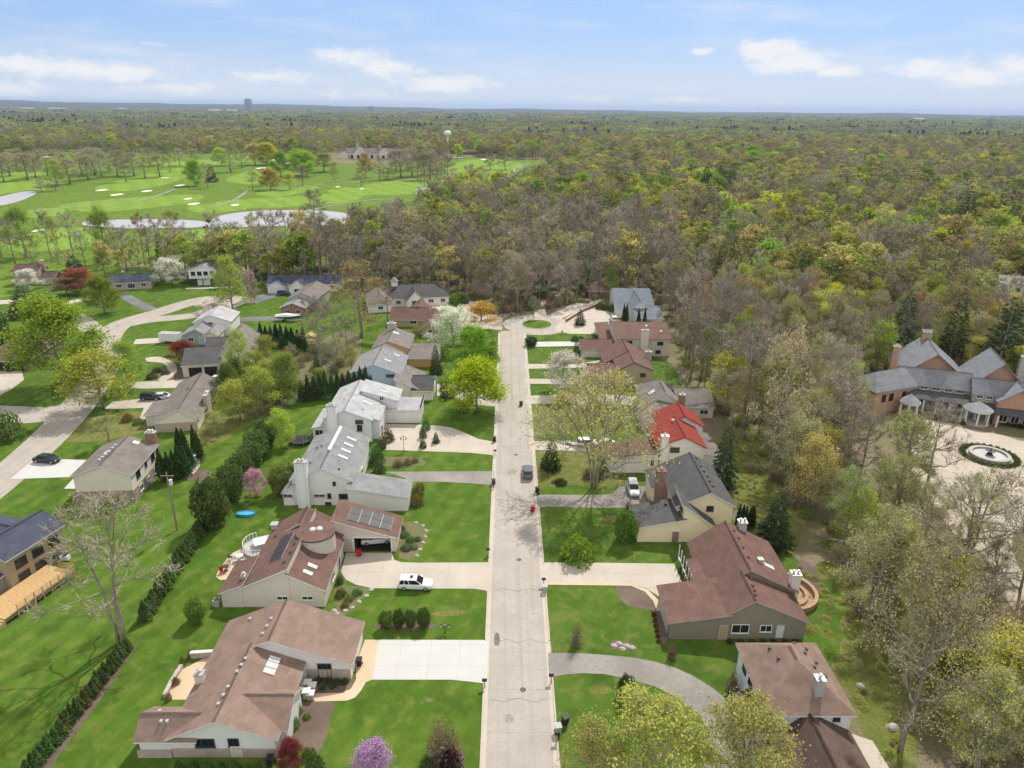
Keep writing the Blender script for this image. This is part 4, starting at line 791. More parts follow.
# ================================================================== the mansion on the paved court
h = House('mansion', 'large brick and limestone mansion with steep slate roofs and columned porch', 88, 144, rz=-19, wall='limestone', roof='roof_slate', trim='roof_copper_grey', local=True, cat='mansion')
h.wing(-1.2, 12.2, 8.2, 22, 6.2, 6.6, 11.9, r=.5, wall='brick_orange', over=.7, rake=.9); h.wing(-1.8, 12.5, 3.4, 9.5, 6.0, 6.0, 8.6, axis='x', over=.5); h.wing(12.2, 23.4, 5.6, 16, 6.2, 6.2, 12.0, wall='brick_orange', over=.6, rake=.9); h.wing(12.3, 22, 1.4, 7, 6.0, 6.0, 8.4, axis='x')
h.wing(16.6, 24.4, -.6, 8, 5.6, 5.2, 8.6, wall='brick_orange', rake=.7)
h.finish()
def left_wing(mb):
    a = rad(40); c, s_ = math.cos(a), math.sin(a)
    def T(x, y, z): return (-7.4 + x * c - y * s_, -4.2 + x * s_ + y * c, z)
    L, D = 12.0, 7.4
    W4 = [(0, 0), (L, 0), (L, D), (0, D)]
    for i in range(4):
        p, q = W4[i], W4[(i + 1) % 4]; mb.face([T(*p, 0), T(*q, 0), T(*q, 5.6), T(*p, 5.6)], 'brick_orange')
    e = .6; rz_ = 8.4
    A, B, C_, D_ = T(-e, -e, 5.5), T(L + e, -e, 5.5), T(L + e, D + e, 5.5), T(-e, D + e, 5.5); R1, R2 = T(3.2, D / 2, rz_), T(L, D / 2, rz_)
    for f in ([A, B, R2, R1], [D_, C_, R2, R1], [A, D_, R1], [B, C_, R2]): mb.face(f, 'roof_slate')
    for p, q in ((A, B), (B, C_), (C_, D_), (D_, A)): mb.face([p, q, (q[0], q[1], q[2] - .25), (p[0], p[1], p[2] - .25)], 'roof_copper_grey')
    for xx in (2, 4.2, 8): 
        p = [T(xx, -.06, 2.6), T(xx + 1.3, -.06, 2.6), T(xx + 1.3, -.06, 4.4), T(xx, -.06, 4.4)]; mb.face(p, 'window_dark')
h.part('side_wing', left_wing)
def porch(mb):
    mb.mesh([(-.6, 3.5, 4.6), (16.6, 3.5, 4.6), (16.6, .0, 3.5), (-.6, .0, 3.5), (-.6, 3.5, 4.35), (16.6, 3.5, 4.35), (16.6, .0, 3.25), (-.6, .0, 3.25)], [(0, 1, 2, 3), (4, 5, 6, 7), (2, 3, 7, 6), (0, 3, 7, 4), (1, 2, 6, 5)], 'roof_charcoal')
    mb.slab([(-.6, .1), (16.6, .1), (16.6, 3.4), (-.6, 3.4)], 0, .18, 'stone')
h.part('porch_roof', porch)
for k in range(6):
    mb = MB(); x = .6 + k * 2.55; mb.box(x - .3, x + .3, .1, .7, .18, .5, 'white_trim'); mb.cyl(x, .4, .5, 3.0, .22, .18, 'white_trim', 12); mb.box(x - .28, x + .28, .12, .68, 3.0, 3.28, 'white_trim'); mb.build('column', h.root)
for cx_, cy_, R_ in ((.0, -1.6, 2.1), (13.2, -1.0, 2.7)):
    def canopy(mb):
        mb.cyl(cx_, cy_, 3.3, 4.6, R_ * 1.08, .5, 'roof_copper_grey', 14); mb.cyl(cx_, cy_, 4.6, 5.0, .5, .05, 'roof_copper_grey', 14); mb.cyl(cx_, cy_, 3.0, 3.29, R_ * 1.03, R_ * 1.03, 'white_trim', 14); mb.cyl(cx_, cy_, 0, .2, R_, R_, 'stone', 14)
    h.part('porch_canopy', canopy)
    for i in range(6):
        a = 6.28318 * i / 6 + .4; mb = MB(); x, y = cx_ + R_ * .85 * math.cos(a), cy_ + R_ * .85 * math.sin(a); mb.cyl(x, y, .2, 3.0, .22, .17, 'white_trim', 10); mb.build('column', h.root)
for x in (.9, 3.2, 5.6, 8.0, 10.3): h.win(x, 3.32, 4.7, 1.5, 1.15, 'S', 'white_trim', 1)
for x in (13.6, 15.4): h.win(x, 1.32, 4.75, 1.2, 1.0, 'S', 'white_trim', 1)
for x in (.9, 3.2, 5.6, 8.0, 10.3): h.win(x, 3.32, .9, 1.6, 2.0, 'S', 'white_trim', 1)
for x in (18.2, 20.4, 22.6): h.win(x, -.68, .8, 1.6, 1.6, 'S', 'white_trim', 1)
def lower_roof(mb): mb.mesh([(16.4, -.7, 3.9), (24.6, -.7, 3.9), (24.9, -2.6, 3.0), (16.2, -2.6, 3.0), (16.4, -.7, 3.7), (24.6, -.7, 3.7), (24.9, -2.6, 2.8), (16.2, -2.6, 2.8)], [(0, 1, 2, 3), (4, 5, 6, 7), (3, 2, 6, 7), (0, 3, 7, 4), (1, 2, 6, 5)], 'roof_charcoal'); [mb.cyl(x, -2.3, 0, 2.8, .22, .2, 'white_trim', 10) for x in (16.8, 24.2)]
h.part('porch_roof', lower_roof)
h.chimney(-2.0, 12.5, 1.4, 1.2, 11.2, 'brick_orange', 0, 'stone', 2); h.chimney(5.3, 20.5, 2.0, 1.1, 13.2, 'brick_orange', 0, 'stone', 4); h.chimney(23.8, 13, 1.6, 1.2, 11.6, 'stone', 0, 'stone', 2); h.chimney(-12.5, 6.5, .9, .9, 6.8, 'galv', 0, 'metal', 1)

# ================================================================== buildings far off
CLEAR = []
def far_house(label, px, py, w, d, hgt, rz, wall, roof, cat='house', wings=1, name='house', group=None):
    b = G(px, py); CLEAR.append((b.x, b.y)); hh = House(name, label, b.x - .00466 * b.y, b.y, rz, wall, roof, local=True, cat=cat, group=group)
    hh.wing(-w / 2, w / 2, 0, d, hgt, hgt, hgt + d * .28, axis='x')
    if wings > 1: hh.wing(-w * .3, w * .05, -d * .5, d * .3, hgt * 1.05, hgt * 1.05, hgt + d * .33)
    hh.finish()
    for k in range(max(2, int(w / 4))): hh.win(-w / 2 + (k + .5) * w / max(2, int(w / 4)), -.08, hgt * .35, 1.6, 1.4, 'S', 'dark_trim')
    return hh
b = G(371, 159.5); h = House('clubhouse', 'large pale clubhouse with several gables and grey roof beyond the golf course', b.x - .00466 * b.y, b.y, -4, 'beige_siding', 'roof_greybrown', local=True, cat='clubhouse')
h.wing(-34, 34, 6, 22, 7, 7, 13, axis='x'); h.wing(-22, -8, 0, 14, 7, 7, 14.5); h.wing(10, 22, 0, 14, 7, 7, 13.5); h.wing(-42, -30, 2, 16, 5, 5, 9); h.wing(30, 46, 4, 20, 5.5, 5.5, 9, axis='x', wall='white_siding'); h.finish()
h.chimney(-20, 14, 3, 2, 17.5, 'limestone', 6); h.chimney(8, 15, 3, 2, 16.5, 'limestone', 6)
for k in range(9): h.win(-32 + k * 8, 5.9 if k not in (1, 2, 6) else -.1, 1, 3.4, 4, 'S', 'dark_trim', 2)
for lb, px, py, w, d, hg, rz, wa, ro, wi in [('bright white house with pale roof among the trees of the far right wood', 646, 163, 14, 12, 7, 20, 'white_siding', 'roof_pale', 2), ('white gabled house half sunk in woods just below the brightest white one', 654, 177, 11, 10, 6, -30, 'white_siding', 'roof_pale', 1), ('pale tan house in the far wood right of the white houses', 677, 164, 12, 9, 6, 10, 'beige_siding', 'roof_taupe', 1),
    ('white sunlit house among the trees near the right edge', 1009, 296, 8, 7, 5, -20, 'white_siding', 'roof_pale', 2), ('cream house roof glimpsed through the right wood halfway to the horizon', 748, 173, 14, 10, 7, 15, 'cream_siding', 'roof_taupe', 1), ('long low white house showing at the upper right wood edge', 722, 145, 16, 9, 6, 0, 'white_siding', 'roof_pale', 1),
    ('dark roofed house alone in the grey wood right of centre', 705, 244, 9, 8, 5, -35, 'brown_siding', 'roof_charcoal', 1), ('red brick clubhouse annex by the water tower', 470, 155, 20, 10, 5, 0, 'brick_red', 'roof_redbrown', 1), ('dark low service building beside the golf fairway end', 456, 154, 16, 10, 5, 0, 'brown_siding', 'roof_charcoal', 1), ('small golf course shelter with pale hipped roof', 423, 193.5, 10, 6, 3, 10, 'white_siding', 'roof_pale', 1),
    ('small grey building on the golf course ridge', 218, 158, 14, 9, 4, 0, 'grey_siding', 'roof_greybrown', 1), ('low white house beside the road through the right wood', 770, 258, 11, 7, 3, 5, 'white_siding', 'roof_taupe', 1)]:
    far_house(lb, px, py, w, d, hg, rz, wa, ro, 'house' if 'house' in lb else 'building', wi, 'house' if 'house' in lb else 'outbuilding')
_b = G(448, 156); CLEAR.append((_b.x, _b.y)); t_ = thing('water_tower', 'white water tower with round tank on one slim column rising over the far trees', 'water tower', G(448, 156))
mb = MB(); mb.tube([Vector((0, 0, 0)), Vector((0, 0, 4)), Vector((0, 0, 26))], [3.2, 1.5, 1.3], 'white_trim', 14); mb.build('column', t_)
mb = MB()
for i in range(10):
    a0, a1 = -1.5708 + 3.14159 * i / 10, -1.5708 + 3.14159 * (i + 1) / 10; mb.cyl(0, 0, 29 + 4.0 * math.sin(a0), 29 + 4.0 * math.sin(a1), max(.02, 5.2 * math.cos(a0)), max(.02, 5.2 * math.cos(a1)), 'white_trim', 20, False)
mb.build('tank', t_, True)
def tower_block(label, px, dist, w, hgt, mm):
    d = G(px, 130); d = d * (dist / d.length); o = thing('tower_block', label, 'tower block', (d.x, d.y, 0))
    mb = MB(); mb.box(-w / 2, w / 2, -w / 2, w / 2, 0, hgt, mm)
    for k in range(int(hgt / 8)): mb.box(-w / 2 - .4, w / 2 + .4, -w / 2 - .4, w / 2 + .4, k * 8 + 3, k * 8 + 6, 'window_dark')
    mb.build('wall', o); mb = MB(); mb.box(-w / 3, w / 3, -w / 3, w / 3, hgt, hgt + 8, 'grey_siding'); mb.build('roof_plant', o)
tower_block('dark tower block standing alone on the left horizon', 251.5, 7600, 54, 112, 'grey_siding')
tower_block('low grey block on the horizon left of centre', 373, 8200, 60, 62, 'grey_siding')
for k, (px, w, d, hg) in enumerate([(32, 120, 7800, 16), (62, 150, 8200, 15), (126, 90, 8600, 16), (218, 100, 7000, 18), (235, 80, 7300, 17), (915, 90, 6500, 16)]):
    q = G(px, 130); q = q * (d / q.length); o = thing('warehouse', ['first pale shed at the left horizon', 'long pale shed right of the first on the left horizon', 'short pale shed on the left horizon', 'pale shed just left of the horizon tower block', 'narrow shed nearest the tower block', 'pale shed on the right horizon'][k], 'warehouse', (q.x, q.y, 0))
    mb = MB(); mb.box(-w / 2, w / 2, -30, 30, 0, hg, 'white_siding'); mb.build('wall', o); mb = MB(); mb.mesh([(-w / 2, -31, hg), (w / 2, -31, hg), (w / 2, 31, hg), (-w / 2, 31, hg), (-w / 2, 0, hg + 6), (w / 2, 0, hg + 6)], [(0, 1, 5, 4), (3, 2, 5, 4), (0, 3, 4), (1, 2, 5)], 'roof_pale'); mb.build('roof', o)
# ------------------------------------------------------------------ trees
UP = Vector((0, 0, 1))
def ribbons(rng, P, D, L, W):
    """thin two-sided strips: arrays of start points, directions, lengths, widths -> verts, quads"""
    n = len(P); D = D / np.linalg.norm(D, axis=1, keepdims=True)
    s = np.cross(D, rng.normal(size=(n, 3))); s /= np.maximum(1e-6, np.linalg.norm(s, axis=1, keepdims=True))
    a = P - s * W[:, None] / 2; b = P + s * W[:, None] / 2; e = P + D * L[:, None]
    V = np.stack([a, b, e + s * W[:, None] * .2, e - s * W[:, None] * .2], 1).reshape(-1, 3)
    return V, np.arange(4 * n).reshape(n, 4)
def leaves(rng, P, size, up=.45):
    n = len(P); N = rng.normal(size=(n, 3)); N[:, 2] = np.abs(N[:, 2]) + up; N /= np.linalg.norm(N, axis=1, keepdims=True)
    s = np.cross(N, rng.normal(size=(n, 3))); s /= np.maximum(1e-6, np.linalg.norm(s, axis=1, keepdims=True)); q = np.cross(N, s)
    z = size * rng.uniform(.6, 1.35, n)[:, None]; k = rng.uniform(.5, .9, n)[:, None]
    V = np.stack([P - s * z * .5, P + q * z * k * .5, P + s * z * .5, P - q * z * k * .5], 1).reshape(-1, 3)
    return V, np.arange(4 * n).reshape(n, 4)
def mesh_np(name, parts):
    """parts: list of (V, F, material)"""
    V = np.concatenate([p[0] for p in parts]); F = []; mi = []; mats = []; o = 0
    for v, f, m in parts:
        if m not in mats: mats.append(m)
        F.append(np.asarray(f) + o); mi += [mats.index(m)] * len(f); o += len(v)
    F = np.concatenate(F); me = bpy.data.meshes.new(name); n = len(F)
    me.vertices.add(len(V)); me.vertices.foreach_set('co', V.astype(np.float32).ravel())
    me.loops.add(4 * n); me.loops.foreach_set('vertex_index', F.astype(np.int32).ravel())
    me.polygons.add(n); me.polygons.foreach_set('loop_start', np.arange(0, 4 * n, 4, dtype=np.int32)); me.polygons.foreach_set('loop_total', np.full(n, 4, np.int32))
    for m in mats: me.materials.append(MATS[m])
    me.polygons.foreach_set('material_index', np.array(mi, np.int32)); me.update(calc_edges=True); return me
def limbs(rng, H, R, cb, n1, n2, n3, forks=1, spread=.35):
    """tapered trunk, limbs and branches inside a rounded crown; returns the wood mesh and the tips of the finest branches"""
    mb = MB(); tips = []; V3 = lambda a: Vector([float(x) for x in a]); tr0 = H * .0135 + .06
    zc = H * (cb + 1) / 2; hz = H * (1 - cb) / 2
    def env(p):     # 1 on the crown's outline
        t = (p[2] / H - cb) / (1 - cb)
        if t <= -.06 or t >= 1: return 2.0
        f = max(.22, math.sin(math.pi * min(1, .16 + .84 * max(t, 0)))) ** .7
        return (p[0] ** 2 + p[1] ** 2) / (R * f) ** 2
    def curve(a, d0, b, n, r0, r1, sides, wob):
        pts = []; L = (b - a).length
        for i in range(n + 1):
            t = i / n; c = a + d0 * L * .5; p = a * (1 - t) ** 2 + c * 2 * t * (1 - t) + b * t * t
            if 0 < i < n: p = p + V3(rng.normal(size=3)) * wob * L
            pts.append(p)
        rs = [r0 + (r1 - r0) * i / n for i in range(n + 1)]
        if sides: mb.tube(pts, rs, 'bark', sides)
        return pts, rs
    stems = []
    for f in range(forks):
        a = 6.28 * (f + rng.uniform(0, .6)) / max(1, forks); off = 0 if forks == 1 else R * (.34 if forks < 4 else .55)
        top = Vector((off * math.cos(a) + rng.uniform(-.4, .4), off * math.sin(a) + rng.uniform(-.4, .4), H * rng.uniform(.80, .9)))
        base = Vector((0 if forks == 1 else .3 * math.cos(a), 0 if forks == 1 else .3 * math.sin(a), -.2))
        stems.append(curve(base, UP, top, 7, tr0 / (forks ** .4), .05, 7, .007))
    for i in range(n1):
        pts, rs = stems[i % forks]; t = (.12 + .88 * (i + .5) / n1); zz = H * cb * .85 + t * H * (.86 - cb * .85)
        k = min(range(len(pts) - 1), key=lambda j: abs(pts[j].z - zz)); a = pts[k].lerp(pts[k + 1], rng.uniform(0, .9)); r0 = rs[k] * .62
        ang = 2.4 * i + rng.uniform(-.5, .5); el_ = rng.uniform(-.08, .5) + t * .75
        d = Vector((math.cos(ang) * math.cos(el_), math.sin(ang) * math.cos(el_), math.sin(el_)))
        L = .4
        while env(a + d * L) < .86 and L < H: L += .3
        b = a + d * max(L, 1.2); lp, lr = curve(a, (d + Vector((0, 0, -spread))).normalized() * .9, b, 5, r0, .035, 5, .03)
        for j in range(n2):
            q = rng.uniform(.25, 1.0); kk = min(4, int(q * 5)); s0 = lp[kk].lerp(lp[kk + 1], q * 5 - kk); d2 = (b - a).normalized() + V3(rng.normal(size=3)) * .75 + UP * .25; d2.normalize()
            l2 = rng.uniform(.25, .5) * R * .8
            while env(s0 + d2 * l2) > 1.02 and l2 > .5: l2 *= .8
            b2 = s0 + d2 * l2; bp, _r2 = curve(s0, d2, b2, 3, lr[kk] * .5 + .012, .018, 3, .04)
            for m_ in range(n3):
                q3 = rng.uniform(.2, 1); s3 = s0.lerp(b2, q3); d3 = (d2 + V3(rng.normal(size=3)) * .7 + UP * .2).normalized(); tips.append((s3, d3, rng.uniform(.5, 1.1) * l2 * .55))
    return mb, tips
def proto(name, seed, H, R, cb, wood, twig_n, twig_w, leaf_n, leaf_size, leafmat='leaf', forks=1, spread=.35, twigmat='twig', clump=.5):
    """an empty with a trunk and a crown as parts, kept out of the scene until it is copied"""
    rng = np.random.default_rng(seed); mb, tips = limbs(rng, H, R, cb, *wood, forks, spread)
    P = np.array([t[0][:] for t in tips]); D = np.array([t[1][:] for t in tips]); L = np.array([t[2] for t in tips])
    parts = []
    V, F = ribbons(rng, P, D, L, np.full(len(P), twig_w * 1.3)); parts.append((V, F, twigmat))
    idx = rng.integers(0, len(P), twig_n); q = rng.uniform(.1, 1, twig_n); tp = P[idx] + D[idx] * (L[idx] * q)[:, None]
    td = D[idx] + rng.normal(size=(twig_n, 3)) * .7; td[:, 2] += .25; tl = rng.uniform(.35, .95, twig_n) * (H / 18)
    V, F = ribbons(rng, tp, td, tl, np.full(twig_n, twig_w)); parts.append((V, F, twigmat))
    if leaf_n:
        cl = max(1, len(P)); act = rng.uniform(size=cl) < .8; pool = np.nonzero(act)[0]
        idx = pool[rng.integers(0, len(pool), leaf_n)]; q = rng.uniform(.3, 1.15, leaf_n)
        lp = P[idx] + D[idx] * (L[idx] * q)[:, None] + rng.normal(size=(leaf_n, 3)) * clump * np.array([1, 1, .7]); lp[:, 2] = np.maximum(lp[:, 2], .1)
        V, F = leaves(rng, lp, leaf_size); parts.append((V, F, leafmat))
    e = bpy.data.objects.new(name, None); e['H'] = H; e['R'] = R
    me = bpy.data.meshes.new('trunk'); me.from_pydata(mb.v, [], mb.f)
    for m in mb.mats: me.materials.append(MATS[m])
    me.polygons.foreach_set('use_smooth', [True] * len(me.polygons))
    a = bpy.data.objects.new('trunk', me); a.parent = e
    c = bpy.data.objects.new('crown', mesh_np('crown', parts)); c.parent = e; return e
def conifer(name, seed, H, R, dens=1.0, droop=.25, bare=.1, layers=26, white=False):
    rng = np.random.default_rng(seed); PP = []; DD = []; LL = []; WW = []
    for i in range(layers):
        t = i / (layers - 1); z = H * (bare + (1 - bare) * t * .985); r = R * (1 - t) ** (.75 if not white else .6) * rng.uniform(.78, 1.12) + .12
        nb = max(4, int(13 * (1 - t * .6) * dens)); a0 = rng.uniform(0, 6.28)
        for j in range(nb):
            a = a0 + 6.2832 * j / nb + rng.uniform(-.2, .2); rr = r * rng.uniform(.7, 1.1); k = max(3, int(rr * 7 * dens))
            q = np.sqrt(rng.uniform(.03, 1, k)) * rr; dz = -droop * q + .10 * q * q / max(.5, R)
            x = np.stack([q * math.cos(a), q * math.sin(a), z + dz + rng.normal(size=k) * .1], 1) + rng.normal(size=(k, 3)) * .07
            side = rng.uniform(-.9, .9, k); d = np.stack([np.cos(a + side), np.sin(a + side), -droop + rng.normal(size=k) * .3 - .05], 1)
            PP.append(x); DD.append(d); LL.append(rng.uniform(.35, .75, k) * (.6 + R * .14)); WW.append(rng.uniform(.16, .3, k) * (.6 + R * .12))
    V, F = ribbons(rng, np.concatenate(PP), np.concatenate(DD), np.concatenate(LL), np.concatenate(WW))
    e = bpy.data.objects.new(name, None); e['H'] = H; e['R'] = R
    mb = MB(); mb.tube([Vector((0, 0, -.1)), Vector((0, 0, H * .5)), Vector((0, 0, H * .97))], [H * .013 + .05, H * .008 + .03, .02], 'bark', 6)
    me = bpy.data.meshes.new('trunk'); me.from_pydata(mb.v, [], mb.f); me.materials.append(MATS['bark'])
    a = bpy.data.objects.new('trunk', me); a.parent = e
    c = bpy.data.objects.new('crown', mesh_np('crown', [(V, F, 'needle')])); c.parent = e; return e
def bushy(name, seed, H, R, n, size, mat_, shape='dome', twigs=0, up=.5, stem=True):
    """shrubs and arborvitae: stems and a leafy body filling the shape's volume"""
    rng = np.random.default_rng(seed); u = rng.normal(size=(n, 3)); u /= np.linalg.norm(u, axis=1, keepdims=True); rr = rng.uniform(.25, 1, n) ** .4
    ph = rng.uniform(0, 6.28, 6)
    lump = 1 + .09 * np.sin(3 * np.arctan2(u[:, 1], u[:, 0]) + ph[0] + 3 * u[:, 2]) + .08 * np.sin(5 * u[:, 2] + ph[1] + 2 * u[:, 0]) + .06 * np.sin(7 * u[:, 0] + ph[2]) + .05 * np.sin(9 * u[:, 1] + ph[3])
    p = u * (rr * lump)[:, None]
    if shape == 'spire':
        z = (p[:, 2] + 1) / 2; k = np.where(z < .15, .8 + z * 1.6, (1.02 - np.clip(z, 0, 1)) ** .85 * 1.2); q = np.stack([p[:, 0], p[:, 1]], 1); q /= np.maximum(.05, np.sqrt(1.05 - np.clip(p[:, 2], -1, 1) ** 2))[:, None]
        P = np.stack([q[:, 0] * R * k, q[:, 1] * R * k, z * H], 1)
    elif shape == 'ball': P = np.stack([p[:, 0] * R, p[:, 1] * R, (p[:, 2] + 1) / 2 * H], 1)
    else: P = np.stack([p[:, 0] * R, p[:, 1] * R, np.abs(p[:, 2]) * H * .98 + .03], 1)
    parts = []; V, F = leaves(rng, P, size, up); parts.append((V, F, mat_))
    if twigs:
        k = rng.integers(0, n, twigs); D = P[k] - np.array([0, 0, H * .1]); V, F = ribbons(rng, P[k] * .35, D, np.linalg.norm(D, axis=1) * .75, np.full(twigs, .035)); parts.append((V, F, 'twig'))
    e = bpy.data.objects.new(name, None); e['H'] = H; e['R'] = R
    mb = MB()
    for i in range(3): mb.tube([Vector((.08 * i - .08, 0, -.05)), Vector((.25 * R * math.cos(2.1 * i), .25 * R * math.sin(2.1 * i), H * .55))], [.05, .02], 'bark', 5)
    me = bpy.data.meshes.new('stem'); me.from_pydata(mb.v, [], mb.f); me.materials.append(MATS['bark'])
    a = bpy.data.objects.new('stem', me); a.parent = e
    c = bpy.data.objects.new('foliage', mesh_np('foliage', parts)); c.parent = e; return e
PR = {}
GAIN = {'thin': 1.4, 'full': 1.4, 'wide': 1.25, 'lime': 1.3, 'bud': 1.2, 'mist': 1.25, 'column': 1.35, 'round': 1.25, 'spruce': 1.25, 'bloom': 1.2}
def plant(key, kind, label, loc, h, wid, color, group=None, cat=None, rz=None, seed=0):
    """a plant of its own: copies the parts of a prototype, scaled to height h and crown width wid (metres)"""
    pr = PR[key][seed % len(PR[key])]; H, R = pr['H'], pr['R']
    o = bpy.data.objects.new(kind, None); COL.objects.link(o); o.location = loc; o.rotation_euler = (0, 0, rz if rz is not None else (seed * 2.399) % 6.28)
    o.scale = (wid / (2 * R), wid / (2 * R), h / H); tag(o, label, cat or kind.replace('_', ' '), group)
    for ch in pr.children:
        c = ch.copy(); COL.objects.link(c); c.parent = o
        if c.name.split('.')[0] in ('crown', 'foliage'): c.color = (*[min(.62 if key != 'bloom' else .88, v * GAIN.get(key, 1)) for v in color], 1)
    return o
def T(key, kind, label, bx, by, top, wpx, color, group=None, cat=None, seed=0):
    b = G(bx, by); h = height_at(bx, by, top); return plant(key, kind, label, b, h, wpx / px_per_m((b.x, b.y, h * .6)), color, group, cat, seed=seed + int(bx * 7 + by * 13))
# prototypes: bare, budding, thinly leafed, full, flowering, conifers, columns, shrubs
PR['bare'] = [proto('bare', 10 + i, 20, [4.6, 5.2, 4.8, 4.2][i], [.24, .18, .28, .3][i], (18, 5, 5), 2600, .050, 0, .3) for i in range(4)]
PR['bud'] = [proto('bud', 30 + i, 19, [5.0, 4.6, 5.4][i], [.2, .26, .17][i], (18, 5, 5), 2000, .045, 2200, .32) for i in range(3)]
PR['thin'] = [proto('thin', 40 + i, 18, [5.2, 5.5, 4.8][i], [.07, .05, .1][i], (22, 5, 4), 800, .045, 8200, .34, clump=.8) for i in range(3)]
PR['full'] = [proto('full', 50 + i, 15, [5.4, 5.0, 6.0][i], [.0, .03, .0][i], (24, 6, 5), 400, .04, 16000, .36, clump=.8) for i in range(3)]
PR['wide'] = [proto('wide', 61, 11, 8.8, .03, (30, 9, 5), 4200, .04, 6500, .24, forks=5, spread=.0, clump=.5)]
PR['grand'] = [proto('grand', 72 + i, 18, [7.4, 6.6][i], .2, (20, 6, 6), 2600, .036, 1500, .18, forks=2 + i, spread=.05, clump=.4) for i in range(2)]
PR['lime'] = [proto('lime', 66 + i, 13, 6.0, .0, (24, 7, 5), 2400, .035, 11500, .23, clump=.55) for i in range(2)]
PR['mist'] = [proto('mist', 160 + i, 18, [5.0, 5.6, 4.6][i], .14, (20, 6, 5), 3000, .04, 6200, .19, clump=.55) for i in range(3)]
PR['bloom'] = [proto('bloom', 80 + i, 7, 3.8, .0, (18, 5, 5), 400, .03, 8500, .22, 'petal', forks=2, clump=.35) for i in range(2)]
PR['spruce'] = [conifer('spruce', 90 + i, 12, 3.0, .9, .3, .03) for i in range(2)]
PR['pine'] = [conifer('pine', 95 + i, 20, 4.6, .75, .05, .22, 20, True) for i in range(2)]
PR['column'] = [bushy('column', 100 + i, 4, .8, 1500, .24, 'needle', 'spire', up=.1) for i in range(3)]
PR['round'] = [bushy('round', 110 + i, 3, 2.0, 3200, .26, 'leaf', 'ball') for i in range(2)]
PR['mound'] = [bushy('mound', 120 + i, 1.2, 1.2, 900, .19, 'leaf', 'dome', 60) for i in range(3)]
PR['twiggy'] = [bushy('twiggy', 130 + i, 1.8, 1.4, 500, .17, 'leaf', 'dome', 500) for i in range(2)]
YG = (.30, .33, .035); LG = (.20, .30, .035); MG = (.13, .21, .035); OL = (.215, .205, .06); DG = (.045, .075, .026); EV = (.055, .095, .034); TAN = (.30, .235, .12); YE = (.40, .36, .04); RD = (.17, .035, .025); WH = (.72, .72, .62); PK = (.55, .30, .42)
BUD = (.30, .265, .11)

# --- named trees of the left gardens
T('grand', 'bare_tree', 'large bare tree with forked trunk standing on the hedge line of the lower left lawn', 122, 642, 497, 140, (.30, .32, .11), cat='tree', seed=1)
T('round', 'round_shrub', 'small round dark green tree alone on the lawn above the tan patio', 197, 622, 599, 20, MG)
T('full', 'leafy_tree', 'big bright yellow green tree beside the left street bend', 64, 385, 299, 84, (.215, .30, .03), cat='tree')
T('thin', 'leafy_tree', 'yellow leafed tree in front of the big bright green one at the street junction', 103, 410, 349, 66, (.31, .34, .045), cat='tree')
T('thin', 'leafy_tree', 'slim yellow green tree between the left street and the curved path', 128, 388, 338, 34, (.22, .29, .04), cat='tree')
T('bud', 'young_tree', 'young pale green tree on the lawn above the white driveway', 110, 446, 415, 32, (.25, .28, .06), cat='tree')
T('mound', 'round_shrub', 'rounded green shrub mass at the left edge by the street corner', 9, 439, 412, 30, (.12, .19, .04))
T('full', 'leafy_tree', 'small bright green tree on the grass island left of the dark driveway', 105, 314, 277, 32, (.20, .27, .04), cat='tree')
T('thin', 'red_tree', 'rust red leafed tree left of the blue roofed ranch house', 82, 293, 267, 32, (.27, .075, .045), cat='tree')
T('thin', 'brown_tree', 'dull pinkish brown low tree left of the rust red tree', 67, 296, 276, 28, (.22, .14, .085), cat='tree')
T('bloom', 'flowering_tree', 'small white flowering tree in front of the far left brown house', 31, 289, 270, 26, WH, cat='tree')
T('bloom', 'flowering_tree', 'large white flowering tree between the blue roof and the white balcony house', 171, 285, 258, 36, WH, cat='tree')
T('bloom', 'flowering_tree', 'white flowering tree behind the pale twin gabled house', 214, 313, 300, 34, (.70, .62, .58), cat='tree')
T('bloom', 'flowering_tree', 'pale pink sparse flowering tree near the far driveway of the dark blue roof', 251, 302, 272, 18, (.55, .43, .40), cat='tree')
T('bloom', 'flowering_tree', 'pink magnolia in bloom beside the round green shrubs', 257, 497, 470, 25, (.68, .40, .48), cat='tree')
T('spruce', 'conifer', 'tall narrow dark conifer in the bare tree belt behind the white flowering tree', 163, 270, 231, 15, EV, cat='tree')
T('spruce', 'conifer', 'broad blue green spruce left of the rust red tree', 78, 285, 256, 34, (.05, .075, .05), cat='tree')
T('spruce', 'conifer', 'grey green spruce beside the driveway at the far left', 26, 316, 286, 34, (.09, .105, .06), cat='tree')
T('spruce', 'conifer', 'dark ragged conifer at the left edge by the brown garage', 10, 352, 312, 18, (.05, .07, .04), cat='tree')
T('thin', 'leafy_tree', 'tall sparse yellow green tree in front of the driveway right of the balcony house', 234, 316, 258, 36, (.26, .30, .055), cat='tree')
T('thin', 'red_tree', 'dark wine red tree beside the pale house with twin gables', 184, 364, 341, 30, (.16, .03, .028), cat='tree')
T('thin', 'leafy_tree', 'yellow green tree against the long roof of the double garage house', 243, 385, 332, 28, (.27, .33, .045), cat='tree')
T('full', 'leafy_tree', 'soft green tree below the double garage house, right of its garage', 230, 398, 364, 20, (.13, .19, .04), cat='tree')
T('thin', 'leafy_tree', 'pale yellow tree on the back lawn right of the ranch house', 240, 420, 379, 40, (.32, .35, .06), cat='tree')
T('thin', 'leafy_tree', 'yellow green tree right of the pale yellow one on the back lawns', 263, 414, 368, 36, (.27, .31, .05), cat='tree')
T('full', 'leafy_tree', 'lime shrub like tree beside the trampoline', 282, 446, 410, 26, (.30, .36, .05), cat='tree')
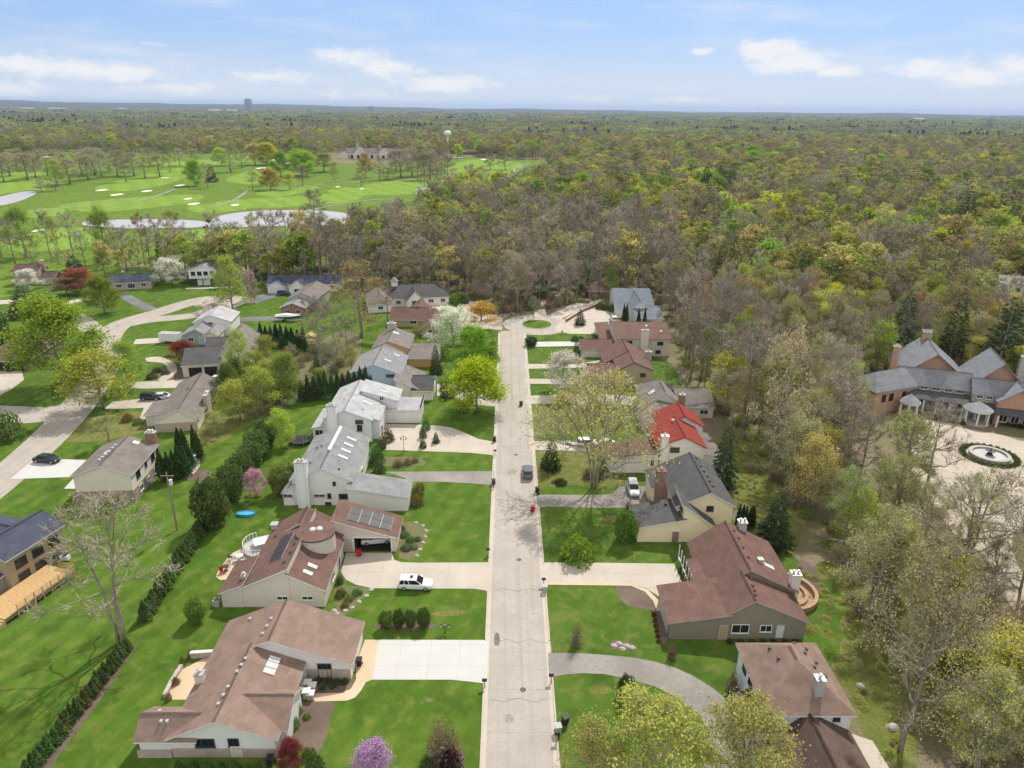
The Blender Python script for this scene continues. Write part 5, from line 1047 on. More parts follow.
T('full', 'leafy_tree', 'green tree between the two rows of dark conifers behind the stepped white house', 288, 402, 356, 30, (.20, .26, .05), cat='tree')
T('bare', 'bare_tree', 'grey bare tree with fan of fine twigs behind the covered boat', 322, 372, 292, 44, BUD, cat='tree')
T('bud', 'budding_tree', 'tall tan budding tree left of the long rambling grey house', 361, 338, 262, 58, (.36, .26, .08), cat='tree')
T('bare', 'bare_tree', 'slim bare tree just right of the tall tan budding tree', 388, 322, 276, 16, BUD, cat='tree')
T('bloom', 'flowering_tree', 'large white flowering tree beside the forecourt left of the road', 454, 349, 310, 52, (.60, .64, .50), cat='tree')
T('full', 'leafy_tree', 'bright green tree left of the road, below the large white flowering tree', 474, 375, 330, 44, (.17, .30, .03), cat='tree')
T('full', 'leafy_tree', 'round golden green tree at the roadside, nearest of the leafy trees left of the road', 477, 412, 360, 54, (.30, .37, .02), cat='tree')
T('thin', 'leafy_tree', 'small amber tree at the left rim of the turning circle', 481, 331, 303, 32, (.42, .28, .05), cat='tree')
T('spruce', 'conifer', 'small dark spruce beside the orange garage', 436, 374, 345, 15, EV, cat='tree')
T('thin', 'leafy_tree', 'grey leafed small tree between the bright green tree and the road', 492, 372, 338, 14, (.20, .23, .08), cat='tree')
T('twiggy', 'shrub', 'yellow shrub against the low brown house', 417, 336, 325, 16, (.36, .32, .06))
T('bud', 'budding_tree', 'thin grey tree at the back of the grass circle', 534, 318, 296, 13, (.22, .24, .09), cat='tree')
T('spruce', 'conifer', 'dense cone shaped spruce on the right forecourt by the turning circle', 580, 325, 309, 13, EV, cat='tree')
# --- right side
T('wide', 'budding_tree', 'spreading budding tree with many limbs over the right driveway by the parked silver car', 594, 488, 378, 150, (.39, .35, .12), cat='tree')
T('bloom', 'flowering_tree', 'white flowering tree right of the road before the brown houses', 566, 392, 353, 46, (.72, .68, .58), cat='tree')
T('twiggy', 'shrub', 'wine red shrub behind the white flowering tree right of the road', 585, 381, 364, 20, (.17, .04, .035))
T('spruce', 'conifer', 'stout dark spruce on the lawn under the spreading tree', 551, 469, 438, 22, DG, cat='tree')
T('mound', 'round_shrub', 'neat round lime shrub on the lawn before the yellow house', 577.5, 559, 536, 35, (.20, .29, .03))
T('round', 'round_shrub', 'round green shrub at the garage corner of the yellow house', 625, 541, 510, 24, (.11, .18, .03))
T('twiggy', 'shrub', 'small rusty shrub above the round green one at the yellow garage', 628, 512, 500, 9, (.20, .14, .06))
T('round', 'round_shrub', 'small round dark shrub on the lawn inside the curved drive', 625.5, 697, 676, 17, (.055, .10, .025))
T('twiggy', 'shrub', 'upright dry brown shrub on the lawn above the curved drive', 576, 646, 622, 12, (.21, .165, .075))
T('twiggy', 'shrub', 'small red brown shrub at the lawn corner near the taupe house', 672, 658, 643, 11, (.21, .09, .065))
T('twiggy', 'hedge', 'clipped brown hedge along the side of the white corner house', 731, 692, 668, 13, (.22, .15, .075))
T('spruce', 'conifer', 'wide dark spruce right of the yellow house', 773, 545, 492, 40, (.05, .075, .034), cat='tree')
T('spruce', 'conifer', 'tall dark spruce by the lawn right of the white red roofed house', 721, 488, 424, 32, (.055, .08, .04), cat='tree')
T('lime', 'leafy_tree', 'pale lime tree with open crown in the foreground right of the road', 640, 800, 705, 138, (.36, .38, .09), cat='tree', seed=2)
T('lime', 'leafy_tree', 'tall loose lime tree at the bottom edge before the white corner house', 734, 808, 708, 116, (.37, .37, .10), cat='tree', seed=1)
T('lime', 'leafy_tree', 'small lime tree at the roadside on the bottom edge', 590, 805, 728, 74, (.36, .38, .10), cat='tree', seed=4)
T('full', 'redbud', 'purple pink flowering redbud at the bottom edge of the left lawn', 376, 794, 747, 42, (.46, .27, .45), cat='tree')
T('twiggy', 'shrub', 'tan twiggy shrub at the bottom of the left lawn', 444, 758, 722, 38, (.34, .24, .11))
T('mound', 'shrub', 'dark purple shrub at the foot of the tan twiggy shrub', 450, 768, 752, 24, (.055, .03, .035))
T('mound', 'shrub', 'small green shrub left of the dark purple one at the bottom edge', 427, 770, 757, 16, (.10, .17, .03))
T('full', 'red_maple', 'small wine red maple at the house corner on the bottom edge', 291, 768, 742, 26, (.17, .035, .038), cat='tree')
T('mound', 'shrub', 'green shrub right of the wine red maple', 314, 770, 752, 20, (.10, .16, .04))
for k, (x, y, tp, wd) in enumerate([(213, 527, 478, 36), (232, 500, 464, 28), (243, 478, 452, 24), (252, 467, 441, 26), (258, 458, 430, 26), (266, 446, 420, 24)]):
    T('round', 'round_shrub', ['largest round dark shrub at the upper end of the sheared hedge', 'round dark shrub left of the pink magnolia', 'low round shrub above and left of the pink magnolia', 'third round shrub up the garden line from the magnolia', 'fourth round shrub up the garden line, before the tallest', 'last dark round shrub of the line, beside the trampoline'][k], x, y, tp, wd, (.10, .15, .045), 'round dark shrubs up the left garden line', seed=k)
T('round', 'round_shrub', 'olive round shrub behind the white chimney house', 282, 494, 466, 24, (.15, .18, .05))
T('mound', 'shrub', 'low green shrub under the trampoline side trees', 292, 478, 464, 16, (.14, .19, .05))
for k, (key, x, y, tp, wd, c, lb) in enumerate([('thin', 258, 384, 350, 24, (.22, .29, .05), 'green tree in the back garden thicket, nearest the double garage house'), ('thin', 268, 370, 334, 26, (.25, .29, .06), 'yellow green tree in the back garden thicket below the dark conifers'), ('bud', 296, 386, 345, 26, (.26, .26, .11), 'grey olive tree in the thicket left of the fan twigged bare tree'),
    ('full', 252, 404, 374, 24, (.16, .22, .05), 'mid green tree in the thicket behind the pale yellow tree'), ('thin', 272, 398, 360, 28, (.30, .34, .07), 'lime tree in the middle of the back garden thicket'), ('full', 236, 384, 358, 16, (.19, .25, .05), 'dark green tree right of the open garage bays'), ('spruce', 318, 380, 352, 12, (.05, .075, .04), 'dark slim conifer at the foot of the fan twigged bare tree'),
    ('bare', 334, 344, 300, 26, BUD, 'grey bare tree in the thicket left of the tan budding tree'), ('bare', 347, 352, 312, 24, (.25, .2, .2), 'dull purple grey bare tree below the tan budding tree'), ('bud', 338, 372, 338, 22, (.25, .25, .09), 'low olive tree in the thicket above the tall green wall'), ('bare', 355, 322, 284, 22, BUD, 'thin bare tree left of the long rambling grey house'),
    ('thin', 322, 396, 366, 20, (.22, .27, .06), 'small green tree at the end of the tall green wall'), ('bud', 216, 436, 410, 22, (.30, .31, .08), 'small yellow green tree on the lawn behind the ranch house'), ('thin', 352, 374, 346, 16, (.28, .29, .08), 'small pale tree beside the blue house')]): T(key, {'bare': 'bare_tree', 'bud': 'budding_tree', 'spruce': 'conifer'}.get(key, 'leafy_tree'), lb, x, y, tp, wd, c, cat='tree', seed=k)
sheet('planting_bed', pts_px([(228, 400), (246, 372), (262, 352), (300, 356), (322, 340), (345, 330), (362, 340), (352, 372), (322, 396), (290, 402), (262, 420)]), .03, 'bed_leaf', 3, edge=.8, seed=31)
# rows of arborvitae
def row(p0, p1, n, h, wid, label, group, col=EV, two=0.0, kind='arborvitae', key='column', jit=.12):
    a, b = G(*p0), G(*p1); r = random.Random(n + int(p0[0]))
    for i in range(n):
        q = a.lerp(b, i / max(1, n - 1)) + Vector((r.uniform(-jit, jit), r.uniform(-jit, jit), 0))
        plant(key, kind, label, q, h * r.uniform(.86, 1.14), wid * r.uniform(.88, 1.14), tuple(c * r.uniform(.85, 1.2) for c in col), group, 'shrub' if kind != 'arborvitae' else 'arborvitae', seed=i * 3 + n)
row((24, 785), (127, 652), 27, 2.4, 1.3, 'dark green arborvitae in the long low hedge row down the lower left lawn', 'arborvitae in the lower left hedge row', (.075, .12, .035))
row((146, 620), (209, 522), 27, 3.0, 1.75, 'dark green arborvitae in the hedge row above the forked bare tree', 'arborvitae in the upper left hedge row', (.075, .12, .035))
row((303, 402), (372, 392), 13, 6.0, 2.2, 'tall dark arborvitae in the wall of green behind the stepped white house', 'tall arborvitae behind the stepped white house', (.055, .09, .03))
row((268, 402), (290, 393), 5, 3.2, 1.6, 'mid height arborvitae in the short row left of the tall green wall', 'short arborvitae row on the back lawn', (.05, .09, .03))
row((262, 345), (304, 352), 9, 6.5, 2.4, 'dark conifer in the row below the covered boat', 'dark conifers below the covered boat', (.045, .075, .03))
row((187, 476), (163, 481), 5, 6.0, 2.1, 'tall dark arborvitae in the lower cluster beside the brick and cream house', 'arborvitae beside the brick and cream house', (.05, .09, .028))
row((191, 470), (181, 454), 3, 6.2, 2.2, 'tall dark arborvitae in the upper cluster beside the brick and cream house', 'arborvitae above the brick and cream house', (.05, .09, .028)); row((201, 462), (196, 456), 2, 6.0, 1.9, 'tall dark arborvitae standing apart beside the white garden table', 'two tall arborvitae by the garden table', (.05, .09, .028))
row((386, 627.5), (424, 627), 4, 2.6, 1.6, 'rounded green shrub in the row of four on the front lawn', 'four shrubs on the front lawn', (.085, .135, .035), key='round', kind='lawn_shrub')
row((737, 531), (752, 527), 5, 4.4, 1.4, 'dark arborvitae behind the yellow house corner', 'arborvitae by the yellow house', (.035, .06, .02))
row((623, 323), (626, 326), 2, 6.2, 1.7, 'dark columnar conifer by the white parked car at the forecourt', 'columns by the parked car', (.03, .055, .02)); row((638, 331), (644, 331), 2, 8.0, 1.7, 'tall columnar conifer before the blue grey roof', 'pair of columns before the blue grey roof', (.05, .085, .025))
row((180, 772), (262, 772), 7, 1.6, 1.1, 'small green arborvitae at the bottom edge below the brown roofed house', 'small arborvitae at the bottom edge', (.07, .12, .03))
# shrubs against houses and in beds
def shrubs(pts, label, group, col, key='mound', kind='shrub'):
    for i, (x, y, wp, hp) in enumerate(pts):
        b = G(x, y); s = px_per_m(b); r = random.Random(i + int(x)); plant(key, kind, label, b, max(.35, hp / s), wp / s, tuple(c * r.uniform(.75, 1.25) for c in col), group, 'shrub', seed=i + int(y))
shrubs([(388, 441, 14, 13), (381, 448, 12, 11), (377, 462, 16, 18), (379, 472, 14, 12)], 'olive green shrub at the house wall beside the wide forecourt', 'shrubs by the forecourt walls', (.14, .19, .05))
shrubs([(398, 466, 12, 8), (408, 464, 12, 7), (415, 462, 9, 6)], 'brown green shrub in the bed between the two driveways', 'shrubs between the driveways', (.17, .15, .06), 'twiggy')
shrubs([(418, 497, 13, 15), (417, 505, 14, 12), (420, 490, 10, 8)], 'yellow green shrub at the white garage corner', 'shrubs at the white garage corner', (.20, .22, .06))
shrubs([(405, 536, 10, 6), (411, 541, 11, 6), (406, 549, 12, 6), (414, 548, 9, 5), (418, 540, 8, 4), (402, 530, 8, 5)], 'low pale green plant in the curved bed beside the open garage', 'plants in the curved garage bed', (.19, .25, .11))
shrubs([(341, 596, 12, 9), (349, 600, 11, 7), (357, 594, 11, 6), (345, 607, 9, 6), (340, 583, 8, 10)], 'low green plant in the bed beside the tower house driveway', 'plants in the bed by the tower house', (.17, .21, .07))
shrubs([(319, 682, 8, 6), (328, 683, 8, 7), (337, 684, 9, 7), (345, 683, 8, 6), (332, 688, 6, 4), (323, 689, 7, 4)], 'blue green shrub in the entry bed of the low brown house', 'shrubs in the entry bed', (.085, .13, .06))
shrubs([(299, 700, 9, 12), (298, 713, 10, 13), (295, 727, 11, 13), (307, 718, 9, 5), (308, 756, 12, 10)], 'light green shrub along the wall bed left of the purple mulch', 'shrubs along the mulch bed', (.17, .24, .05))
shrubs([(683, 571, 10, 10), (687, 578, 11, 10), (691, 585, 10, 9), (683, 564, 8, 7)], 'dark green shrub under the walkway rail of the taupe house', 'shrubs under the walkway rail', (.09, .15, .03))
shrubs([(654 + k * .9, 616 + k * 5.2, 5, 4) for k in range(6)], 'small dark red plant in the narrow bed by the taupe garage', 'plants by the taupe garage', (.12, .05, .035)); shrubs([(730 + k * 11, 642.5, 8, 3) for k in range(7)], 'small dark red plant under the front wall of the taupe house', 'plants under the taupe front wall', (.12, .06, .04))
shrubs([(423, 438, 8, 12), (426, 430, 9, 13), (423, 448, 8, 9)], 'clipped shrub beside the flat roofed double garage', 'shrubs by the double garage', (.12, .17, .03)); T('spruce', 'conifer', 'little cone shaped spruce on the wide pale forecourt', 436, 443, 432, 9, EV, cat='shrub')
shrubs([(448, 397, 16, 14), (444, 390, 10, 9)], 'round olive shrub by the charcoal garage roof', 'shrubs by the charcoal garage', (.13, .15, .06)); shrubs([(531, 346, 13, 10)], 'dark clipped round shrub at the road edge near the turning circle', None, (.055, .085, .03), 'round', 'round_shrub'); shrubs([(575, 341, 9, 6), (581, 341, 8, 5), (599, 340, 14, 6)], 'green shrub on the grass strip by the turning circle', 'shrubs on the grass strip', (.09, .14, .04)); T('spruce', 'conifer', 'small pointed spruce at the long brown garage', 576, 358, 340, 10, EV, cat='tree')
shrubs([(600, 309, 10, 7), (606, 310, 9, 7), (612, 312, 7, 9)], 'mixed green shrub behind the right forecourt', 'shrubs behind the right forecourt', (.10, .13, .04)); T('twiggy', 'shrub', 'dark red shrub before the little brown hipped house', 588, 297, 286, 14, (.20, .03, .03))
shrubs([(490, 313, 14, 10), (505, 312, 16, 12), (518, 309, 18, 13), (526, 306, 18, 12), (482, 309, 12, 9), (498, 302, 14, 9), (512, 300, 14, 10)], 'rust and green shrub in the mulch bed behind the turning circle', 'shrubs behind the turning circle', (.16, .11, .05), 'twiggy')
shrubs([(525, 303, 20, 13), (532, 310, 13, 9), (455, 304, 14, 9), (463, 303, 13, 8), (474, 300, 12, 8)], 'green shrub at the edge of the wood by the turning circle', 'green shrubs by the turning circle', (.13, .20, .04)); shrubs([(549, 308, 14, 9), (558, 306, 14, 12), (552, 301, 12, 8), (565, 304, 12, 9)], 'tan twiggy shrub in the raised bed right of the turning circle', 'shrubs in the raised bed', (.30, .22, .09), 'twiggy')
shrubs([(190, 384, 8, 4), (196, 392, 10, 6), (157, 372, 10, 5), (166, 374, 9, 5), (152, 378, 12, 6)], 'garden shrub in the beds by the double garage house', 'shrubs by the double garage house', (.13, .15, .05)); shrubs([(128, 421, 12, 9), (138, 424, 10, 7)], 'tan shrub on the lawn before the ranch house', 'tan shrubs before the ranch house', (.24, .23, .07))
shrubs([(553 + k * 3, 483 - k, 5, 4) for k in range(3)], 'grey shrub in the rough grass under the spreading tree', 'shrubs in the rough grass', (.14, .13, .08), 'twiggy'); shrubs([(561, 484, 13, 6)], 'low mixed shrub patch in the rough lawn right of the road', None, (.09, .12, .04))
shrubs([(651, 506, 12, 10), (655, 500, 9, 7)], 'bare brown shrub between the silver car and the brick chimney', 'shrubs by the brick chimney', (.14, .11, .08), 'twiggy'); shrubs([(588, 478, 12, 12), (600, 478, 14, 14)], 'dark shrub at the white garage wall behind the spreading tree', 'shrubs at the red roofed garage', (.07, .08, .05), 'twiggy')
shrubs([(183, 664, 7, 9), (176, 684, 9, 8), (169, 700, 7, 9), (191, 657, 6, 9)], 'golden brown shrub along the patio wall', 'shrubs along the patio wall', (.22, .16, .05))
shrubs([(262 + (i * 37) % 84, 344 + (i * 23) % 56, 13 + i % 5, 8 + i % 4) for i in range(22)], 'low mixed shrub in the thicket between the back gardens', 'shrubs in the back garden thicket', (.17, .17, .075), 'twiggy')
row((920, 416), (962, 424), 16, 1.1, 1.3, 'clipped boxwood in the low hedge along the mansion porch', 'boxwood along the mansion', (.07, .11, .03), kind='boxwood', key='mound', jit=.03); row((994, 423), (1030, 430), 12, 1.1, 1.3, 'clipped boxwood in the low hedge right of the round porch canopy', 'boxwood right of the canopy', (.07, .11, .03), kind='boxwood', key='mound', jit=.03)
row((908, 455), (932, 475), 12, 1.0, 1.3, 'boxwood in the hedge along the left edge of the paved court', 'boxwood along the court edge', (.08, .12, .03), kind='boxwood', key='mound', jit=.03)
FC = G(988, 456.5); FC.x += .2
for i in range(26):
    a = 6.28318 * i / 26; plant('mound', 'boxwood', 'clipped boxwood in the ring hedge round the fountain', FC + Vector((4.6 * math.cos(a), 4.6 * math.sin(a), 0)), .75, 1.35, (.08, .12, .028), 'boxwood round the fountain', 'shrub', seed=i)
# ------------------------------------------------------------------ the woods
def inside(p, poly):
    x, y = p; c = False; j = len(poly) - 1
    for i in range(len(poly)):
        a, b = poly[i], poly[j]
        if (a[1] > y) != (b[1] > y) and x < (b[0] - a[0]) * (y - a[1]) / (b[1] - a[1]) + a[0]: c = not c
        j = i
    return c
GOLF = pts_px([(-90, 285), (120, 276), (215, 272), (345, 266), (352, 246), (420, 240), (432, 222), (428, 206), (490, 196), (520, 192), (552, 176), (548, 161), (470, 157), (430, 161), (330, 163), (290, 153), (180, 154), (70, 152), (-110, 159)])
HOMES = [(-260, 20), (-260, 262), (-215, 268), (-120, 262), (-62, 254), (-45, 246), (-18, 246), (-16, 240), (-4, 236), (4, 222), (30, 236), (50, 238), (50, 200), (46, 170), (47, 135), (43, 112), (45, 98), (44, 66), (42, 30), (42, 20)]
COURT = pts_px([(900, 425), (914, 412), (1100, 430), (1120, 560), (1030, 560), (1060, 660), (1020, 650), (985, 585), (972, 540), (935, 505), (905, 470)])
MANSION = [(78, 134), (120, 122), (128, 150), (100, 170), (76, 158)]
GLADE = pts_px([(728, 430), (745, 440), (762, 480), (778, 545), (828, 585), (872, 640), (905, 690), (925, 800), (800, 800), (800, 560), (740, 520)])
MEADOWS = [pts_px(q) for q in ([(700, 300), (735, 285), (745, 300), (715, 315)], [(735, 256), (810, 255), (812, 263), (735, 264)], [(985, 285), (1020, 290), (1020, 302), (985, 298)])]
CLUB = pts_px([(318, 167), (425, 167), (412, 153), (330, 153)])
NO = [GOLF, HOMES, COURT, MANSION, GLADE, CLUB] + MEADOWS
def cleared(x, y):
    return any(abs(x - a * y / b) < 11 and b - 42 < y < b + 14 for a, b in CLEAR)
def field(x, y, s, ph): return math.sin(x / s + ph) * math.cos(y / s * 1.3 + ph * 2) + .6 * math.sin((x + y) / s * 1.9 + ph * 3) + .4 * math.cos((x - 1.7 * y) / s * 2.9 + ph)
TONES = {'bare': [BUD, (.30, .25, .14)], 'bud': [(.30, .31, .10), (.38, .31, .14), (.26, .31, .075), (.35, .36, .09)], 'thin': [(.28, .31, .06), (.36, .37, .065), (.23, .28, .055), (.40, .34, .12)], 'full': [(.26, .40, .04), (.37, .44, .04), (.20, .31, .045), (.48, .46, .04)], 'mist': [(.38, .39, .11), (.36, .38, .09), (.42, .37, .15), (.32, .36, .08)], 'spruce': [(.05, .08, .035)], 'pine': [(.06, .095, .04)]}
GROVES = [(*tuple(G(a, b))[:2], c * c * 1.9) for a, b, c in [(662, 205, 26), (715, 200, 30), (592, 188, 26), (740, 168, 34), (560, 150, 40), (955, 240, 24), (1005, 215, 22), (690, 160, 40), (850, 190, 26), (620, 165, 30)]]
def species(x, y, r):
    d = math.hypot(x, y); g = field(x, y, 60, 1.3) + .5 * field(x, y, 21, .4); e = field(x, y, 45, 4.1) + .4 * field(x, y, 15, 2.2); u = r.random()
    bare = .62 if (-60 < x < 80 and 240 < y < 440) else .34
    if y < 150 and x < 140:
        return 'bare' if u < (.22 if y < 100 else .56) else 'mist' if u < .93 else 'thin'
    if -75 < x < 75 and y < 325: return 'bare' if u < .70 else 'bud' if u < .93 else 'thin'
    if (e > 1.0 and u < .6) or (u < .75 and any((x - a) ** 2 + (y - b) ** 2 < r2 for a, b, r2 in GROVES)): return 'pine' if r.random() < .3 else 'spruce'
    if u < .025: return 'pine'
    if u < bare - .22 * g: return 'bare'
    if u < .70 - .16 * g: return 'bud'
    if u < .92 - .08 * g: return 'thin'
    return 'full'
def hides(x, y):      # keep the front of the mansion open, as it stands
    if not 60 < x < 130 or not 85 < y < 150: return False
    return any((868 < q[0] < 1040 and 345 < q[1] < 428) or (945 < q[0] < 1040 and q[1] < 474 and q[1] > 425) for q in (PX((x, y, z)) for z in (3, 8, 13)))
near, mass = [], []
def scan(y0, y1, step, seed, out, wide=1.1):
    r = random.Random(seed); y = y0
    while y < y1:
        hw = .735 * (y + 8) * wide + 14; x = -hw
        while x < hw:
            px_, py_ = x + r.uniform(-.48, .48) * step, y + r.uniform(-.48, .48) * step
            if not any(inside((px_, py_), q) for q in NO) and r.random() < (.95 if py_ < 330 else .86 + .12 * field(px_, py_, 33, .7)) and not hides(px_, py_) and not (py_ < 1400 and cleared(px_, py_)): out.append((px_, py_))
            x += step
        y += step
P0 = []; scan(48, 330, 5.7, 11, P0); scan(330, 520, 6.9, 13, P0); scan(520, 1500, 9.5, 12, P0)
rw = random.Random(5)
P0.sort(key=lambda p: math.hypot(p[0], p[1]))
def zone(x, y):
    p = PX((x, y, 8))
    if y < 100: return ('in the lower right wood', 'trees of the lower right wood')
    if x > 40 and y < 190: return ('between the right gardens and the mansion', 'trees between the gardens and the mansion')
    if x > 60: return ('in the wood behind the mansion', 'trees of the wood behind the mansion')
    if x > -20: return ('in the wood behind the turning circle', 'trees behind the turning circle')
    return ('in the belt before the golf course', 'trees of the belt before the golf course')
KIND = {'bare': ('bare_tree', 'leafless grey brown tree'), 'bud': ('budding_tree', 'tree with tan and olive buds'), 'mist': ('budding_tree', 'tree with a fine mist of new buds'), 'thin': ('leafy_tree', 'tree with thin yellow green leaves'), 'full': ('leafy_tree', 'tree in full fresh green leaf'), 'spruce': ('conifer', 'dark narrow conifer'), 'pine': ('conifer', 'tall dark pine')}
n_ind = 0
for i, (x, y) in enumerate(P0):
    q = PX((x, y, 6)); vis = -70 < q[0] < 1095 and q[1] < 860
    k = species(x, y, rw)
    if y > 100 and k == 'full' and y < 240: k = 'thin'
    if n_ind < 296 and vis and y < 330:
        n_ind += 1; nm, lb = KIND[k]; zn, gr = zone(x, y); h = {'bare': 18, 'bud': 17, 'mist': 17, 'thin': 15, 'full': 12, 'spruce': 14, 'pine': 20}[k] * rw.uniform(.72, 1.12); pr = PR[k][i % len(PR[k])]
        if y < 100: h *= .8
        plant(k, nm, lb + ' ' + zn, (x, y, 0), h, 2 * pr['R'] * h / pr['H'] * rw.uniform(.75, 1.1), tuple(c * rw.uniform(.85, 1.15) for c in rw.choice(TONES[k])), gr + ' (' + lb + ')', 'tree', seed=i)
    else: mass.append((x, y, k))
# bare trees of the belt along the golf course, in front of the ponds
rb = random.Random(77)
for i in range(34):
    x = -20 + i * 11.6 + rb.uniform(-4, 4); yb = 262 + rb.uniform(-6, 12) - (x > 300) * 8; tp = yb - rb.uniform(38, 56)
    if abs(x - 163) < 6: continue
    k = rb.choice(['bare', 'bare', 'bare', 'bud', 'thin']); nm, lb = KIND[k]
    T(k, nm, lb + ' in the row along the near golf edge', x, yb, tp, rb.uniform(18, 28) * (yb - tp) / 48, tuple(c * rb.uniform(.85, 1.15) for c in rb.choice(TONES[k])), 'trees along the near golf edge (' + lb + ')', 'tree', i)
# trees on the golf course itself
for i, (x, y, tp, wd, k) in enumerate([(36, 178, 152, 22, 'bare'), (62, 178, 150, 20, 'bare'), (10, 176, 152, 22, 'bare'), (82, 174, 150, 20, 'bud'), (57, 186, 160, 16, 'thin'), (95, 175, 147, 26, 'bare'), (110, 172, 148, 18, 'bare'), (126, 182, 150, 14, 'bare'), (145, 178, 155, 16, 'bud'), (160, 177, 154, 17, 'bud'), (195, 186, 160, 14, 'full'), (208, 188, 163, 14, 'bud'), (212, 182, 164, 10, 'spruce'), (231, 172, 140, 24, 'bud'), (255, 165, 143, 16, 'thin'), (268, 165, 143, 16, 'full'), (281, 176, 151, 14, 'full'), (253, 190, 170, 10, 'bud'), (271, 190, 169, 16, 'full'), (302, 176, 150, 24, 'full'), (290, 190, 172, 10, 'thin'), (303, 186, 165, 12, 'bare'), (335, 183, 167, 8, 'bud'), (361, 186, 170, 12, 'bud'), (366, 178, 154, 14, 'thin'), (380, 180, 156, 14, 'bare'), (388, 180, 167, 16, 'bud'), (401, 178, 150, 20, 'bare'), (412, 176, 147, 22, 'bare'), (424, 176, 148, 22, 'bare'), (436, 174, 147, 20, 'bare'), (445, 173, 150, 16, 'bare'), (440, 184, 165, 14, 'bare'), (453, 182, 168, 9, 'bud'), (425, 192, 172, 12, 'bud'), (490, 170, 157, 12, 'bare'), (505, 170, 156, 14, 'bare'), (316, 232, 190, 24, 'bare'), (42, 192, 180, 12, 'bare'), (56, 191, 179, 12, 'bare'), (180, 166, 148, 12, 'bud'), (196, 166, 148, 14, 'bud'), (170, 172, 150, 14, 'bud'), (28, 180, 153, 20, 'bare'), (48, 176, 150, 22, 'bare'), (70, 184, 158, 20, 'bare'), (88, 180, 154, 20, 'bare'), (102, 178, 152, 18, 'bud'), (118, 176, 152, 18, 'bare'), (134, 176, 152, 18, 'bare'), (4, 182, 154, 20, 'bare'), (18, 170, 148, 20, 'bud'), (396, 172, 150, 18, 'bare'), (408, 170, 148, 20, 'bare'), (418, 180, 152, 20, 'bare'), (430, 180, 150, 20, 'bare'), (448, 178, 154, 16, 'bare'), (242, 168, 150, 14, 'bud'), (222, 166, 148, 14, 'full'), (324, 172, 152, 18, 'thin'), (312, 170, 150, 16, 'bud'), (262, 186, 168, 14, 'bud'), (150, 166, 148, 16, 'bare'), (470, 182, 164, 14, 'bare'), (482, 186, 166, 14, 'bud')]):
    k = 'mist' if k == 'bare' else k; nm, lb = ('bare_tree', 'brown grey tree in early bud') if k == 'mist' else KIND[k]; c = (.30, .25, .16) if k == 'mist' else (.32, .24, .06) if i in (18, 24) else rb.choice(TONES[k]); T(k, nm, lb + ' among the golf fairways', x, y, tp, wd * 1.3, c, 'trees on the golf course (' + lb + ')', 'tree', i)
# individual large trees of the right wood
T('grand', 'bare_tree', 'huge bare oak with thick limbs beside the mansion driveway at the right edge', 957, 600, 470, 150, BUD, cat='tree', seed=3)
T('grand', 'bare_tree', 'big oak with thick crooked limbs at the right edge above the drive', 1012, 640, 500, 130, BUD, cat='tree', seed=5)
T('mist', 'budding_tree', 'thick trunked budding tree nearest the rough grass at the lower right', 900, 752, 560, 120, (.40, .37, .17), cat='tree', seed=2)
T('lime', 'leafy_tree', 'yellow leafed tree in the lower right corner', 985, 745, 640, 120, (.42, .40, .10), cat='tree', seed=3)
T('lime', 'leafy_tree', 'pale lime tree in the wood right of the thick trunked budding tree', 925, 665, 560, 85, (.28, .30, .05), cat='tree', seed=1)
T('mist', 'budding_tree', 'leaning budding tree at the right frame edge low in the corner', 1020, 730, 590, 90, (.40, .36, .16), cat='tree', seed=6)
T('mist', 'leafy_tree', 'olive leafed tree left of the mansion forecourt', 870, 620, 515, 85, (.36, .37, .12), cat='tree', seed=4)
T('full', 'leafy_tree', 'golden yellow tree standing out in the wood left of the mansion', 829, 330, 285, 30, (.42, .38, .035), cat='tree'); T('full', 'leafy_tree', 'yellow leafed tree beside the dark pines at the upper right', 962, 285, 243, 28, (.36, .38, .035), cat='tree'); T('full', 'leafy_tree', 'round lime tree above the white house at the right edge', 997, 290, 262, 26, (.34, .37, .04), cat='tree')
T('pine', 'conifer', 'dark layered pine, taller of the pair at the upper right', 957, 260, 191, 32, (.045, .075, .032), cat='tree'); T('pine', 'conifer', 'dark layered pine, left of the tallest at the upper right', 944, 276, 222, 32, (.05, .085, .035), cat='tree'); T('spruce', 'conifer', 'dark spruce leaning into the yellow crowns at the upper right', 1003, 230, 196, 18, (.045, .07, .034), cat='tree'); T('spruce', 'conifer', 'bright green tall larch like conifer behind the turning circle', 586, 291, 245, 20, (.13, .25, .05), cat='tree'); T('spruce', 'conifer', 'bright green conifer with drooping boughs left of the taller green one', 537, 297, 256, 24, (.12, .21, .05), cat='tree')
for i, (x, y) in enumerate([(652, 222), (662, 222), (673, 224), (655, 215), (690, 190), (704, 196), (718, 196), (730, 198)]): T('pine', 'conifer', 'dark pine in the two clumps right of the image centre below the horizon', x, y, y - 30, 16, (.03, .055, .028), 'dark pines right of centre', 'tree', i)
for i, (x, y, tp, wd) in enumerate([(770, 480, 330, 60), (720, 400, 268, 62), (690, 380, 270, 48), (742, 430, 320, 55), (795, 430, 330, 55), (830, 480, 370, 70)]): T('bare' if i % 2 else 'bud', 'bare_tree' if i % 2 else 'budding_tree', ['tall tan tree at the wood edge above the right gardens', 'tall pale grey tree right of the blue grey roof', 'pale tan tree in front of the tall pale grey one', 'grey bare tree above the dark right spruce', 'tan budding tree in mid wood left of the mansion', 'bare tree at the wood edge left of the paved court'][i], x, y, tp, wd, (.40, .32, .19) if i < 4 else BUD, cat='tree', seed=i)

